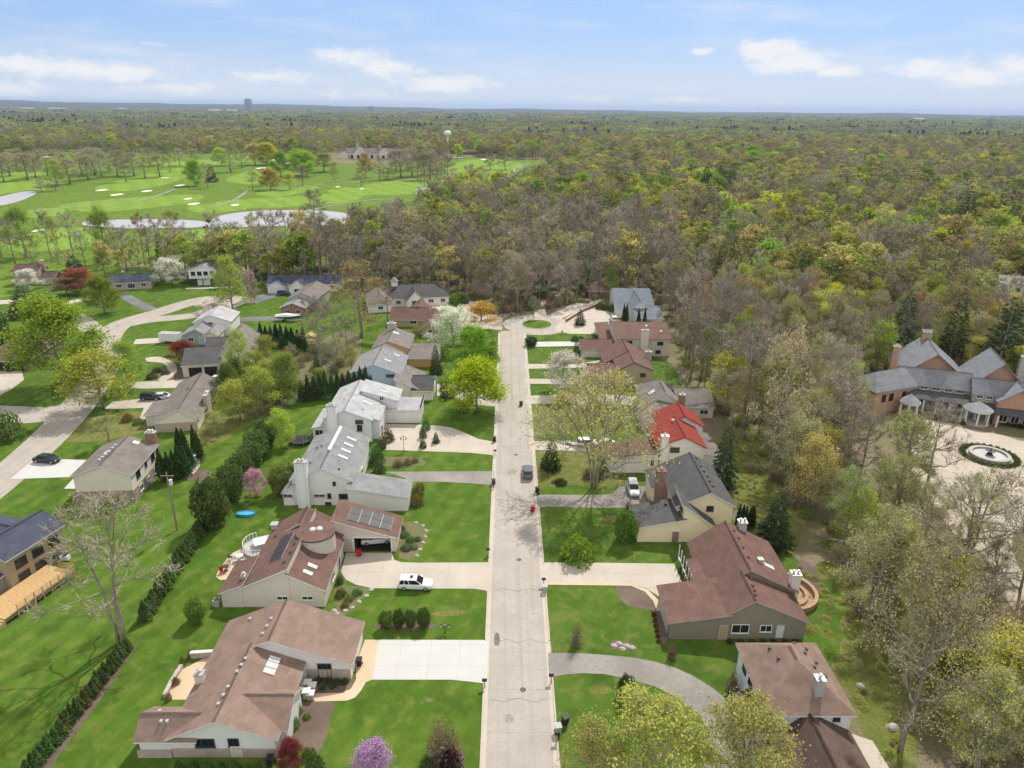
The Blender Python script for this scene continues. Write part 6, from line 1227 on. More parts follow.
def scatter(name, pts, protos, kind_of, size_of, seed):
    """one stuff object: points that carry trees too many to count"""
    r = random.Random(seed); n = len(pts); me = bpy.data.meshes.new(name); me.vertices.add(n)
    me.vertices.foreach_set('co', np.array([(p[0], p[1], 0) for p in pts], np.float32).ravel())
    K = np.array([kind_of(p, r) for p in pts], np.int32); S = np.array([size_of(p, r) for p in pts], np.float32); R_ = np.array([(0, 0, r.uniform(0, 6.28)) for _ in pts], np.float32)
    a = me.attributes.new('kind', 'INT', 'POINT'); a.data.foreach_set('value', K)
    a = me.attributes.new('size', 'FLOAT_VECTOR', 'POINT'); a.data.foreach_set('vector', S.ravel())
    a = me.attributes.new('turn', 'FLOAT_VECTOR', 'POINT'); a.data.foreach_set('vector', R_.ravel())
    o = bpy.data.objects.new(name, me); COL.objects.link(o); stuff(o)
    c = bpy.data.collections.new(name + '_kinds')
    for p in protos: c.objects.link(p)
    g = bpy.data.node_groups.new(name, 'GeometryNodeTree'); g.interface.new_socket('Geometry', in_out='INPUT', socket_type='NodeSocketGeometry'); g.interface.new_socket('Geometry', in_out='OUTPUT', socket_type='NodeSocketGeometry')
    N = g.nodes; L = g.links; gi = N.new('NodeGroupInput'); go = N.new('NodeGroupOutput'); ip = N.new('GeometryNodeInstanceOnPoints'); ci = N.new('GeometryNodeCollectionInfo')
    ci.inputs['Collection'].default_value = c; ci.inputs['Separate Children'].default_value = True; ci.inputs['Reset Children'].default_value = True; ip.inputs['Pick Instance'].default_value = True
    def attr(nm, ty):
        k = N.new('GeometryNodeInputNamedAttribute'); k.data_type = ty; k.inputs['Name'].default_value = nm; return k.outputs['Attribute']
    e = N.new('FunctionNodeEulerToRotation'); L.new(attr('turn', 'FLOAT_VECTOR'), e.inputs[0])
    L.new(gi.outputs[0], ip.inputs['Points']); L.new(ci.outputs[0], ip.inputs['Instance']); L.new(attr('kind', 'INT'), ip.inputs['Instance Index']); L.new(e.outputs[0], ip.inputs['Rotation']); L.new(attr('size', 'FLOAT_VECTOR'), ip.inputs['Scale']); L.new(ip.outputs[0], go.inputs[0])
    m = o.modifiers.new('scatter', 'NODES'); m.node_group = g; return o
def tinted(base, color):
    nm = base + '_%d_%d_%d' % tuple(int(c * 1000) for c in color)
    if nm not in MATS: foliage(nm, .35 if base == 'leaf' else .12, color)
    return MATS[nm]
def joined(src, color, name='forest_tree'):
    color = tuple(min(.6, c * 1.25) for c in color)
    ms = [c.data for c in src.children]; V = []; F = []; mi = []; mats = []; o = 0
    for me in ms:
        V += [tuple(v.co) for v in me.vertices]
        for p in me.polygons:
            m = me.materials[p.material_index]
            if m not in mats: mats.append(m)
            F.append([i + o for i in p.vertices]); mi.append(mats.index(m))
        o = len(V)
    me = bpy.data.meshes.new(name); me.from_pydata(V, [], F)
    for m in mats: me.materials.append(tinted(m.name, color) if m.name in ('leaf', 'needle') else m)
    me.polygons.foreach_set('material_index', mi); return bpy.data.objects.new(name, me)
# medium detail trees for the middle distance
MID = {'mist': [joined(PR['mist'][i], (.38, .37, .13)) for i in range(2)], 'bare': [joined(proto('m', 200 + i, 18, 4.8, .34, (11, 4, 4), 1300, .085, 0, .3), BUD) for i in range(3)],
       'bud': [joined(proto('m', 210 + i, 17, 4.9, .28, (11, 4, 4), 900, .08, 700, .55), c) for i, c in enumerate(TONES['bud'])],
       'thin': [joined(proto('m', 220 + i, 16, 5.0, .22, (11, 4, 3), 400, .07, 1400, .62, clump=.6), c) for i, c in enumerate(TONES['thin'])],
       'full': [joined(proto('m', 230 + i, 14, 5.2, .12, (11, 4, 3), 150, .07, 2400, .62, clump=.7), c) for i, c in enumerate(TONES['full'])],
       'spruce': [joined(conifer('m', 240, 14, 3.2, .6, .3, .03, 18), TONES['spruce'][0])], 'pine': [joined(conifer('m', 245, 19, 4.4, .55, .05, .22, 14, True), TONES['pine'][0])]}
ORDER = [(k, i) for k in MID for i in range(len(MID[k]))]
scatter('woodland', mass, [MID[k][i] for k, i in ORDER], lambda p, r: ORDER.index((p[2], r.randrange(len(MID[p[2]])))), lambda p, r: (lambda s: (s * r.uniform(.9, 1.25) * (1.0 if p[1] < 520 else 1.3),) * 2 + (s,))(r.choice((r.uniform(.5, .75), r.uniform(.85, 1.45), r.uniform(.8, 1.1)))), 3)
# low detail crowns for the far distance
def crown_far(seed, color, conif=False, bare=False):
    rng = np.random.default_rng(seed); n = 90; u = rng.normal(size=(n, 3)); u /= np.linalg.norm(u, axis=1, keepdims=True)
    P = u * (rng.uniform(.3, 1, n) ** .5)[:, None] * np.array([5.6, 5.6, 6.5]) + np.array([0, 0, 9.5])
    if conif: P = np.stack([u[:, 0] * 3.2 * (1 - (u[:, 2] + 1) / 2.1), u[:, 1] * 3.2 * (1 - (u[:, 2] + 1) / 2.1), (u[:, 2] + 1) * 9], 1)
    V, F = leaves(rng, P, 2.1 if not bare else 1.7, .3); nm = tinted('leaf', color).name; return bpy.data.objects.new('far_tree', mesh_np('far_tree', [(V, F, nm)]))
FAR = [crown_far(300 + i, c, k == 1, k == 2) for i, (c, k) in enumerate([((.22, .205, .165), 2), ((.25, .225, .18), 2), ((.18, .18, .145), 2), ((.22, .24, .11), 0), ((.19, .24, .085), 0), ((.30, .35, .085), 0), ((.045, .075, .045), 1), ((.28, .25, .15), 0)])]
pf = []; scan(1500, 3600, 23, 21, pf, 1.06); pf2 = []; scan(3600, 10500, 62, 22, pf2, 1.03)
def fk(p, r):
    g = field(p[0], p[1], 260, 1.0) + field(p[0], p[1], 90, 2.0) * .6; e = field(p[0], p[1], 150, 3.3) + .5 * field(p[0], p[1], 60, 5.1); u = r.random() + g * .24
    if e > 1.15 and r.random() < .75: return 6
    return 0 if u < .14 else 1 if u < .26 else 2 if u < .38 else 7 if u < .46 else 3 if u < .62 else 4 if u < .82 else 5
scatter('distant_woodland', pf + pf2, FAR, fk, lambda p, r: (lambda s, w_: (s * w_, s * w_, s))(r.uniform(.6, 1.3), r.uniform(1.8, 2.9) if p[1] < 3600 else 5.2), 4)
# undergrowth on the woodland floor
und = [(p[0] + rw.uniform(-3, 3), p[1] + rw.uniform(-3, 3)) for p in P0 if p[1] < 420 for _ in range(2)]; und = [p for p in und if not any(inside(p, q) for q in NO[:4])]
gl = []
while len(gl) < 220:
    p = (rw.uniform(36, 75), rw.uniform(48, 140))
    if inside(p, GLADE) and p[0] > 41 + 3 * math.sin(p[1]): gl.append(p)
UG = [joined(PR['twiggy'][0], (.27, .235, .12), 'undergrowth_bush'), joined(PR['twiggy'][1], (.29, .30, .09), 'undergrowth_bush'), joined(PR['mound'][0], (.21, .26, .07), 'undergrowth_bush'), joined(PR['mound'][1], (.30, .32, .085), 'undergrowth_bush')]
scatter('undergrowth', und, UG, lambda p, r: r.choice([0, 0, 1, 1, 2, 3]), lambda p, r: (r.uniform(.7, 1.7),) * 2 + (r.uniform(.5, 1.5),), 6)
scatter('tall_grass', gl, UG, lambda p, r: r.choice([1, 3, 3, 3]), lambda p, r: (r.uniform(.25, .6),) * 2 + (r.uniform(.12, .3),), 7)
# ------------------------------------------------------------------ vehicles
def paint(name, c):
    if name in MATS: return
    m, t, b = mat(name, .28, .5); b.inputs['Base Color'].default_value = (*c, 1); b.inputs['Coat Weight'].default_value = .4
for nm, c in (('paint_white', (.78, .78, .78)), ('paint_black', (.012, .012, .014)), ('paint_grey', (.12, .13, .15)), ('paint_silver', (.55, .57, .60)), ('paint_blue', (.03, .05, .10)), ('lamp_red', (.35, .01, .01)), ('lamp_clear', (.7, .7, .72))): paint(nm, c)
def loft(mb, secs, m):
    """secs: x position and a ring of (y, z)"""
    n = len(secs[0][1]); V = [(x, y, z) for x, ring in secs for y, z in ring]; F = [(i * n + k, i * n + (k + 1) % n, (i + 1) * n + (k + 1) % n, (i + 1) * n + k) for i in range(len(secs) - 1) for k in range(n)]
    F += [tuple(range(n))[::-1], tuple(range((len(secs) - 1) * n, len(secs) * n))]; mb.mesh(V, F, m)
def car(label, px, py, heading, kind='suv', col='paint_white', group=None, rack=False, loc=None):
    """heading: degrees, 0 faces +x"""
    b = loc or G(px, py); o = thing('parked_car', label, 'car', (b[0], b[1], .062), rad(heading), group)
    S = {'suv': dict(L=4.6, W=1.84, belt=1.02, top=1.66, gc=.24, hood=.98, c0=-2.2, c1=1.0, r0=-1.95, r1=.15), 'sedan': dict(L=4.7, W=1.82, belt=.94, top=1.44, gc=.2, hood=.88, c0=-1.75, c1=1.15, r0=-1.0, r1=.25)}[kind]
    h, wv = S['L'] / 2, S['W'] / 2; mb = MB()
    def ring(w_, zb, zt): return [(-w_ * .9, zb), (-w_, zb + .14), (-w_, zt - .22), (-w_ * .9, zt), (w_ * .9, zt), (w_, zt - .22), (w_, zb + .14), (w_ * .9, zb)]
    gc, be, hd = S['gc'], S['belt'], S['hood']; tail = be if kind == 'suv' else be - .02
    loft(mb, [(-h, ring(wv * .86, gc + .16, tail - .1)), (-h + .12, ring(wv * .96, gc + .05, tail)), (-h + .8, ring(wv, gc, be)), (S['c1'] - .2, ring(wv, gc, be)), (S['c1'] + .25, ring(wv * .99, gc, hd)), (h - .35, ring(wv * .95, gc, hd - .12)), (h - .06, ring(wv * .86, gc + .06, hd - .24)), (h, ring(wv * .74, gc + .16, hd - .36))], col)
    mb.build('body', o, False)
    g = MB(); z0, z1 = be - .02, S['top'] - .05; wt = wv * .80
    def gr(x, w_, z): return [(-w_, z), (w_, z)]
    V = [(S['c0'], -wv * .9, z0), (S['c0'], wv * .9, z0), (S['c1'], wv * .9, z0), (S['c1'], -wv * .9, z0), (S['r0'], -wt, z1), (S['r0'], wt, z1), (S['r1'], wt, z1), (S['r1'], -wt, z1)]
    g.mesh(V, [(0, 1, 5, 4), (2, 3, 7, 6), (0, 3, 7, 4), (1, 2, 6, 5), (4, 5, 6, 7)], 'car_glass'); g.build('window', o)
    r_ = MB(); loft(r_, [(S['r0'] - .1, [(-wt * .98, z1 - .03), (-wt, z1 + .03), (-wt * .8, z1 + .09), (wt * .8, z1 + .09), (wt, z1 + .03), (wt * .98, z1 - .03)]), (S['r1'] + .08, [(-wt * .98, z1 - .03), (-wt, z1 + .03), (-wt * .8, z1 + .07), (wt * .8, z1 + .07), (wt, z1 + .03), (wt * .98, z1 - .03)])], col)
    def pillar(x0, x1, s):
        a0, a1 = Vector((x0, s * wv * .905, z0)), Vector((x1, s * wt * 1.01, z1)); r_.tube([a0, a1], [.05, .045], col, 5)
    for s in (-1, 1):
        pillar(S['c1'], S['r1'], s); pillar(S['c0'], S['r0'], s); pillar((S['c0'] + S['c1']) / 2 - .1, (S['r0'] + S['r1']) / 2 - .1, s)
        if kind == 'suv': pillar(S['c0'] + .75, S['r0'] + .5, s)
        r_.box(S['c1'] - .35, S['c1'] - .15, s * wv * 1.0 if s > 0 else -wv - .18, wv + .18 if s > 0 else -wv, be - .02, be + .12, col)
    r_.build('roof', o)
    if rack:
        k = MB(); k.box(-.75, -.35, -.3, .3, z1 + .095, z1 + .13, 'car_glass'); k.build('sunroof', o)
    for x in (-h + .82, h - .88):
        for s in (-1, 1):
            w_ = MB(); R_ = Matrix.Rotation(rad(90), 3, 'X'); y = s * (wv - .1)
            def wheel(mb_, r0, r1, y0, y1, m):
                a = [(x + r0 * math.cos(6.28318 * i / 18), y0, .34 + r0 * math.sin(6.28318 * i / 18)) for i in range(18)]; c = [(x + r1 * math.cos(6.28318 * i / 18), y1, .34 + r1 * math.sin(6.28318 * i / 18)) for i in range(18)]
                mb_.mesh(a + c, [(i, (i + 1) % 18, 18 + (i + 1) % 18, 18 + i) for i in range(18)] + [tuple(range(18)), tuple(range(18, 36))[::-1]], m)
            wheel(w_, .335, .335, y - .1, y + .1, 'rubber'); t_ = w_.build('wheel', o); rm = MB(); wheel(rm, .21, .19, y + s * .09, y + s * .112, 'metal'); rm.build('rim', t_)
    for s in (-1, 1):
        f = MB(); f.box(h - .3, h - .045, s * wv * .62 - .14, s * wv * .62 + .14, hd - .33, hd - .2, 'lamp_clear'); f.build('headlight', o)
        f = MB(); f.box(-h - .012, -h + .1, s * wv * .76 - .1, s * wv * .76 + .1, tail - .4, tail - .14, 'lamp_red'); f.build('taillight', o)
    return o
car('white suv with dark sunroof parked on the beige driveway by the tower house', 416, 587.5, -2, 'suv', 'paint_white', rack=True)
car('dark grey blue suv parked at the kerb of the main street', 527.4, 474.5, 90, 'suv', 'paint_grey')
car('silver suv parked on the old asphalt drive by the yellow house', 633, 492, -92, 'suv', 'paint_silver')
car('black sedan on the white driveway at the left street', 47.5, 462, -8, 'sedan', 'paint_black')
car('black suv beside the ranch house', 152, 399.5, 2, 'suv', 'paint_black'); car('silver car right of the black suv at the ranch house', 163, 399, 5, 'sedan', 'paint_silver')
car('dark car before the long dark blue roofed house', 284, 295, 18, 'suv', 'paint_blue')
car('white car on the brick drive behind the turning circle', 588.5, 296, 12, 'sedan', 'paint_white'); car('white car by the two columnar conifers on the right forecourt', 613.5, 321, 95, 'suv', 'paint_white')
car('white car inside the open garage of the tower house', 0, 0, 10, 'sedan', 'paint_white', loc=(-19.5, 92.4)); car('white car before the open double garage behind the ranch house', 219, 381.5, 5, 'sedan', 'paint_white')
car('white van like car under the spreading tree', 588, 446, 3, 'suv', 'paint_white'); car('silver car right of the white one under the spreading tree', 603, 446, 175, 'sedan', 'paint_silver')
car('dark car inside the brown garage at the left edge', 14, 369, -85, 'suv', 'paint_black')
# enclosed trailer
b = G(171.5, 342.5); o = thing('cargo_trailer', 'white enclosed cargo trailer on the grey drive beside the twin gabled house', 'trailer', (b.x, b.y, .06), rad(-6))
mb = MB(); mb.box(-2.9, 2.9, -1.15, 1.15, .55, 2.7, 'paint_white'); mb.box(-2.95, 2.95, -1.18, 1.18, 2.701, 2.8, 'galv'); mb.build('body', o)
mb = MB(); mb.box(2.9, 4.3, -.06, .06, .5, .6, 'dark_trim'); mb.box(2.9, 3.2, -.6, .6, .42, .58, 'dark_trim'); mb.build('tow_bar', o)
for x in (-.7, .25):
    for s in (-1, 1):
        mb = MB(); mb.cyl(0, 0, -.12, .12, .36, .36, 'rubber', 16); w_ = mb.build('wheel', o); w_.location = (x, s * 1.2, .36); w_.rotation_euler = (rad(90), 0, 0)
mb = MB(); mb.box(4.5, 5.6, -.7, .7, .4, 1.5, 'paint_black'); mb.build('generator_box', o)
# covered boat
b = G(288, 321); o = thing('covered_boat', 'white covered motor boat on a trailer before the red brick base', 'boat', (b.x, b.y, .06), rad(-4))
mb = MB(); ring = lambda w_, z0, z1: [(0, z0), (w_ * .8, z0 + .35), (w_, z1), (-w_, z1), (-w_ * .8, z0 + .35)]
loft(mb, [(-3.6, ring(1.1, .75, 1.5)), (-1, ring(1.2, .7, 1.55)), (1.5, ring(1.1, .75, 1.65)), (3.2, ring(.6, 1.0, 1.8)), (4.3, ring(.06, 1.6, 1.95))], 'paint_blue'); mb.build('hull', o)
mb = MB(); loft(mb, [(-3.65, [(1.14, 1.5), (.8, 1.75), (0, 1.9), (-.8, 1.75), (-1.14, 1.5)]), (-.5, [(1.24, 1.56), (.9, 2.2), (0, 2.5), (-.9, 2.2), (-1.24, 1.56)]), (1.6, [(1.12, 1.66), (.7, 2.1), (0, 2.25), (-.7, 2.1), (-1.12, 1.66)]), (4.3, [(.1, 1.93), (.06, 1.99), (0, 2.02), (-.06, 1.99), (-.1, 1.93)])], 'white_trim'); mb.build('cover', o)
mb = MB(); mb.box(-3.2, 4.9, -.08, .08, .45, .55, 'galv'); mb.box(-1.2, -.9, -1.1, 1.1, .4, .75, 'galv'); mb.build('boat_trailer_frame', o)
for s in (-1, 1): mb = MB(); mb.cyl(0, 0, -.1, .1, .34, .34, 'rubber', 16); w_ = mb.build('wheel', o); w_.location = (-1.05, s * 1.2, .34); w_.rotation_euler = (rad(90), 0, 0)
# ------------------------------------------------------------------ yard things
def bin_(label, px, py, m, rz=0, group=None):
    b = G(px, py); o = thing('wheelie_bin', label, 'bin', (b.x, b.y, .05), rad(rz), group); mb = MB()
    loft(mb, [(0, [(0, 0)] * 4)] * 2, m) if False else None
    V = [(-.24, -.26, .06), (.24, -.26, .06), (.24, .26, .06), (-.24, .26, .06), (-.32, -.36, 1.0), (.32, -.36, 1.0), (.32, .36, 1.0), (-.32, .36, 1.0)]
    mb.mesh(V, [(0, 1, 2, 3), (0, 1, 5, 4), (1, 2, 6, 5), (2, 3, 7, 6), (3, 0, 4, 7)], m); mb.build('body', o)
    mb = MB(); mb.box(-.34, .34, -.4, .38, 1.003, 1.07, m); mb.box(-.3, .3, .39, .46, .93, .98, 'black_plastic'); mb.build('lid', o)
    for s in (-1, 1): mb = MB(); mb.cyl(0, 0, -.04, .04, .12, .12, 'rubber', 12); w_ = mb.build('wheel', o); w_.location = (s * .3, .3, .12); w_.rotation_euler = (0, rad(90), 0)
    return o
bin_('red bin at the kerb opposite the yellow house', 532.5, 512, 'red_plastic', 10); bin_('red bin before the open garage of the tower house', 359, 556.5, 'red_plastic', 0)
bin_('black bin standing out in the street beyond the spreading tree', 521, 406, 'black_plastic', 20); bin_('dark bin at the left kerb by the wide forecourt', 494.5, 442, 'black_plastic', 0); bin_('dark bin at the kerb by the white garage driveway', 493.5, 485, 'black_plastic', 5)
bin_('dark bin on the lawn edge by the kerb left of the spreading tree', 537, 493, 'black_plastic', 8); bin_('grey bin at the kerb near the taupe house driveway', 545, 592, 'galv', 0); bin_('dark bin at the garage corner of the low brown house', 359.5, 666, 'black_plastic', 0)
bin_('black bin on the bottom right lawn, right of its pair', 565, 724, 'black_plastic', 30); bin_('grey bin on the bottom right lawn, left of its pair', 558, 733, 'galv', 10); bin_('green bin beside the bottom left house corner', 271, 765, 'black_plastic', 0)
def mailbox(label, px, py, m='black_plastic', group=None):
    b = G(px, py); o = thing('mailbox', label, 'mailbox', (b.x, b.y, 0), 0, group)
    mb = MB(); mb.box(-.06, .06, -.06, .06, 0, 1.05, 'wood_old'); mb.build('post', o)
    mb = MB(); n = 10; prof = [(-.14, 1.05), (.14, 1.05)] + [(.14 * math.cos(3.14159 * i / n), 1.22 + .14 * math.sin(3.14159 * i / n)) for i in range(n + 1)]
    loft(mb, [(-.28, prof), (.28, prof)], m); mb.build('box', o); mb = MB(); mb.box(.0, .03, -.17, -.145, 1.25, 1.45, 'red_plastic'); mb.build('flag', o)
for lb, x, y in [('mailbox at the kerb beside the white concrete driveway', 484.5, 688), ('mailbox at the kerb before the tower house lawn', 488, 556), ('mailbox at the right kerb by the taupe house driveway', 543.5, 586), ('dark mailbox right of the road above the curved drive', 551, 683), ('mailbox at the mouth of the curved rough drive with light base', 557, 742), ('mailbox at the kerb by the grey old asphalt driveway', 494, 488), ('mailbox left of the road near the wide forecourt', 495, 456), ('dark mailbox right of the road beside the parked suv', 538, 500), ('mailbox at the left rim of the turning circle', 511, 318), ('mailbox on the grass strip by the turning circle', 562, 335)]: mailbox(lb, x, y)
def lamp(label, px, py, h=2.4):
    b = G(px, py); o = thing('lamp_post', label, 'lamp post', (b.x, b.y, 0)); mb = MB(); mb.cyl(0, 0, 0, .25, .12, .08, 'dark_trim', 10); mb.cyl(0, 0, .25, h, .045, .04, 'dark_trim', 8); mb.box(-.5, .5, -.03, .03, h - .35, h - .29, 'dark_trim'); mb.build('post', o)
    for s in (-1, 0, 1): mb = MB(); mb.cyl(s * .5, 0, h - .25 + (s == 0) * .35, h + .05 + (s == 0) * .35, .1, .16, 'clear_light', 8); mb.cyl(s * .5, 0, h + .052 + (s == 0) * .35, h + .2 + (s == 0) * .35, .19, .03, 'dark_trim', 8); mb.build('lantern', o)
lamp('three armed garden lamp post at the edge of the wide forecourt', 404, 451.5, 2.8); lamp('small lamp post on the lawn of four shrubs', 445, 633, 1.2)
# utility pole
b = G(177, 530); o = thing('utility_pole', 'grey utility pole with white transformer between the back gardens', 'utility pole', (b.x, b.y, 0)); mb = MB(); mb.cyl(0, 0, 0, 10.2, .16, .11, 'wood_old', 10); mb.build('pole', o)
mb = MB(); mb.box(-1.0, 1.0, -.05, .05, 9.5, 9.62, 'wood_old'); mb.build('crossarm', o); mb = MB(); mb.cyl(.42, 0, 8.0, 8.9, .25, .25, 'white_trim', 14); mb.build('transformer', o)
b = G(228, 285); o = thing('utility_pole', 'slim utility pole in the tree belt behind the balcony house', 'utility pole', (b.x, b.y, 0)); mb = MB(); mb.cyl(0, 0, 0, 11, .16, .11, 'wood_old', 10); mb.build('pole', o); mb = MB(); mb.cyl(.4, 0, 9, 9.9, .25, .25, 'white_trim', 12); mb.build('transformer', o)
# trampoline
b = G(301, 443); o = thing('trampoline', 'round black trampoline on the back lawn behind the white chimney house', 'trampoline', (b.x, b.y, 0)); mb = MB(); mb.cyl(0, 0, .78, .8, 1.75, 1.75, 'black_plastic', 28); mb.build('mat', o)
mb = MB(); N = 28
for r0, r1, z in ((1.752, 2.1, .84),): mb.mesh([(r * math.cos(6.28318 * i / N), r * math.sin(6.28318 * i / N), z) for i in range(N) for r in (r0, r1)], [(2 * i, 2 * i + 1, 2 * ((i + 1) % N) + 1, 2 * ((i + 1) % N)) for i in range(N)], 'dark_trim')
mb.build('pad', o)
for i in range(6): a = 6.28318 * i / 6; mb = MB(); mb.cyl(2 * math.cos(a), 2 * math.sin(a), 0, 2.3, .035, .035, 'metal', 6); mb.build('leg', o)
# paddling pool, garden furniture, patio clutter
plain('pool_blue', (.05, .30, .55), .3, .1); plain('pool_water', (.10, .42, .58), .08, .1)
b = G(246, 515); o = thing('paddling_pool', 'small bright blue paddling pool on the back lawn', 'paddling pool', (b.x, b.y, 0)); mb = MB(); P_ = [(1.55 * math.cos(a) * (1 if abs(math.cos(a)) < .9 else .97), .75 * math.sin(a)) for a in [6.28318 * i / 24 for i in range(24)]]
mb.mesh([(x, y, 0) for x, y in P_] + [(x, y, .45) for x, y in P_] + [(x * .9, y * .86, .45) for x, y in P_], [(i, (i + 1) % 24, 24 + (i + 1) % 24, 24 + i) for i in range(24)] + [(24 + i, 24 + (i + 1) % 24, 48 + (i + 1) % 24, 48 + i) for i in range(24)], 'pool_blue'); mb.build('wall', o); mb = MB(); mb.mesh([(x * .91, y * .87, .36) for x, y in P_], [tuple(range(24))], 'pool_water'); mb.build('water', o)
def chair(label, px, py, m, rz, group):
    b = G(px, py); o = thing('garden_chair', label, 'chair', (b.x, b.y, .1), rad(rz), group); mb = MB(); mb.box(-.25, .25, -.25, .25, .42, .47, m); mb.build('seat', o); mb = MB(); mb.box(-.25, .25, .22, .27, .47, .95, m); mb.build('backrest', o)
    for sx in (-1, 1):
        for sy in (-1, 1): mb = MB(); mb.box(sx * .22 - .025, sx * .22 + .025, sy * .22 - .025, sy * .22 + .025, 0, .42, m); mb.build('leg', o)
def table(label, px, py, m, r_=.6):
    b = G(px, py); o = thing('garden_table', label, 'table', (b.x, b.y, .1)); mb = MB(); mb.cyl(0, 0, .7, .75, r_, r_, m, 20); mb.build('tabletop', o); mb = MB(); mb.cyl(0, 0, .03, .7, .05, .05, m, 8); mb.cyl(0, 0, 0, .03, .3, .3, m, 14); mb.build('pedestal', o)
sheet('patio', pts_px([(216, 577), (222, 566), (233, 553), (246, 549), (254, 553), (258, 560), (248, 563), (236, 566), (226, 580)]), .05, 'tan_aggregate', 2)
table('white round garden table on the patio behind the tower house', 240, 560, 'white_trim'); table('dark round table at the near end of the tower house patio', 226, 571, 'dark_trim', .5)
for k, (x, y, m, rz) in enumerate([(236, 563, 'white_trim', 40), (244, 556, 'white_trim', 200), (231, 560, 'dark_trim', 90), (222, 574, 'red_plastic', 30), (229, 566, 'metal', 300), (247, 563, 'white_trim', 120)]): chair(['white chair left of the white patio table', 'white chair beyond the white patio table', 'dark chair at the left rim of the tower house patio', 'red chair at the near end of the tower house patio', 'grey metal chair beside the dark patio table', 'white chair nearest the wall on the tower house patio'][k], x, y, m, rz, None)
b = G(262, 549); o = thing('spa_deck', 'white curved deck with railing and covered hot tub behind the tower house', 'deck', (b.x, b.y, 0), rad(25)); mb = MB(); mb.slab([(2.3 * math.cos(a) - .4, 2.6 * math.sin(a)) for a in [1.57 + 3.14159 * i / 14 for i in range(15)]] + [(1.4, -2.6), (1.4, 2.6)], 0, .6, 'galv'); mb.build('deck_floor', o)
mb = MB()
for i in range(14): a = 1.57 + 3.14159 * i / 13; mb.box(2.2 * math.cos(a) - .45, 2.2 * math.cos(a) - .35, 2.5 * math.sin(a) - .05, 2.5 * math.sin(a) + .05, .6, 1.5, 'white_trim')
mb.tube([Vector((2.2 * math.cos(a) - .4, 2.5 * math.sin(a), 1.52)) for a in [1.57 + 3.14159 * i / 13 for i in range(14)]], [.05] * 14, 'white_trim', 5); mb.build('railing', o); mb = MB(); mb.box(-1.0, .9, -1.0, .9, .6, 1.35, 'galv'); mb.box(-1.05, .95, -1.05, .95, 1.352, 1.48, 'white_trim'); mb.build('hot_tub', o)
b = G(217, 605); o = thing('air_conditioner', 'grey air conditioner unit at the left wall of the tower house', 'air conditioner', (b.x, b.y, 0)); mb = MB(); mb.box(-.4, .4, -.4, .4, 0, .9, 'galv'); mb.build('casing', o); mb = MB(); mb.cyl(0, 0, .902, .96, .33, .33, 'dark_trim', 16); mb.build('fan_grille', o)
# patio of the low brown house
sheet('patio', pts_px([(167, 700), (171, 688), (180, 671), (203, 659), (220, 657), (214, 672), (202, 700)]), .05, 'tan_aggregate')
def wall_run(label, px, h, m, wd=.35):
    p = [G(*q) for q in px]; c = p[0]; o = thing('garden_wall', label, 'wall', (c.x, c.y, 0)); mb = MB()
    for a, b2 in zip(p, p[1:]):
        d = (b2 - a).normalized(); n = Vector((-d.y, d.x, 0)) * wd / 2; q = [a + n - c, a - n - c, b2 - n - c, b2 + n - c]; mb.slab([(x.x, x.y) for x in q] if area2(q, (0, 1, 2)) > 0 else [(x.x, x.y) for x in q][::-1], 0, h, m)
    mb.build('wall', o); mb = MB()
    for a, b2 in zip(p, p[1:]):
        d = (b2 - a).normalized(); n = Vector((-d.y, d.x, 0)) * (wd / 2 + .05); q = [a + n - c, a - n - c, b2 - n - c, b2 + n - c]; mb.slab([(x.x, x.y) for x in q] if area2(q, (0, 1, 2)) > 0 else [(x.x, x.y) for x in q][::-1], h + .003, h + .1, 'tan_trim' if 'brick' in label else 'stone' if 'stone' in label else 'white_trim')
    mb.build('coping', o)
wall_run('low white capped wall at the far side of the tan patio', [(191, 658), (222, 656)], .8, 'stone'); wall_run('low stone wall along the planted left side of the tan patio', [(165, 698), (172, 684), (182, 668)], .45, 'stone')
wall_run('brick edged retaining wall along the right forecourt', [(566, 322), (582, 312), (600, 305), (616, 310)], .9, 'brick_red', .5)
def planter(label, px, py, s, h): 
    b = G(px, py); o = thing('entry_pillar', label, 'pillar', (b.x, b.y, .05)); mb = MB(); mb.box(-s, s, -s, s, 0, h, 'brick_tan'); mb.build('shaft', o); mb = MB(); mb.box(-s - .08, s + .08, -s - .08, s + .08, h + .002, h + .14, 'white_trim'); mb.build('cap', o)
for k, (x, y, h_) in enumerate([(308, 689, .9), (313, 691, .8), (307, 697.5, .9), (311, 698.5, .7)]): planter(['rear left white capped entry pillar of the low brown house', 'rear right white capped entry pillar of the low brown house', 'front left white capped entry pillar of the low brown house', 'front right white capped entry pillar of the low brown house'][k], x, y, .35, h_)
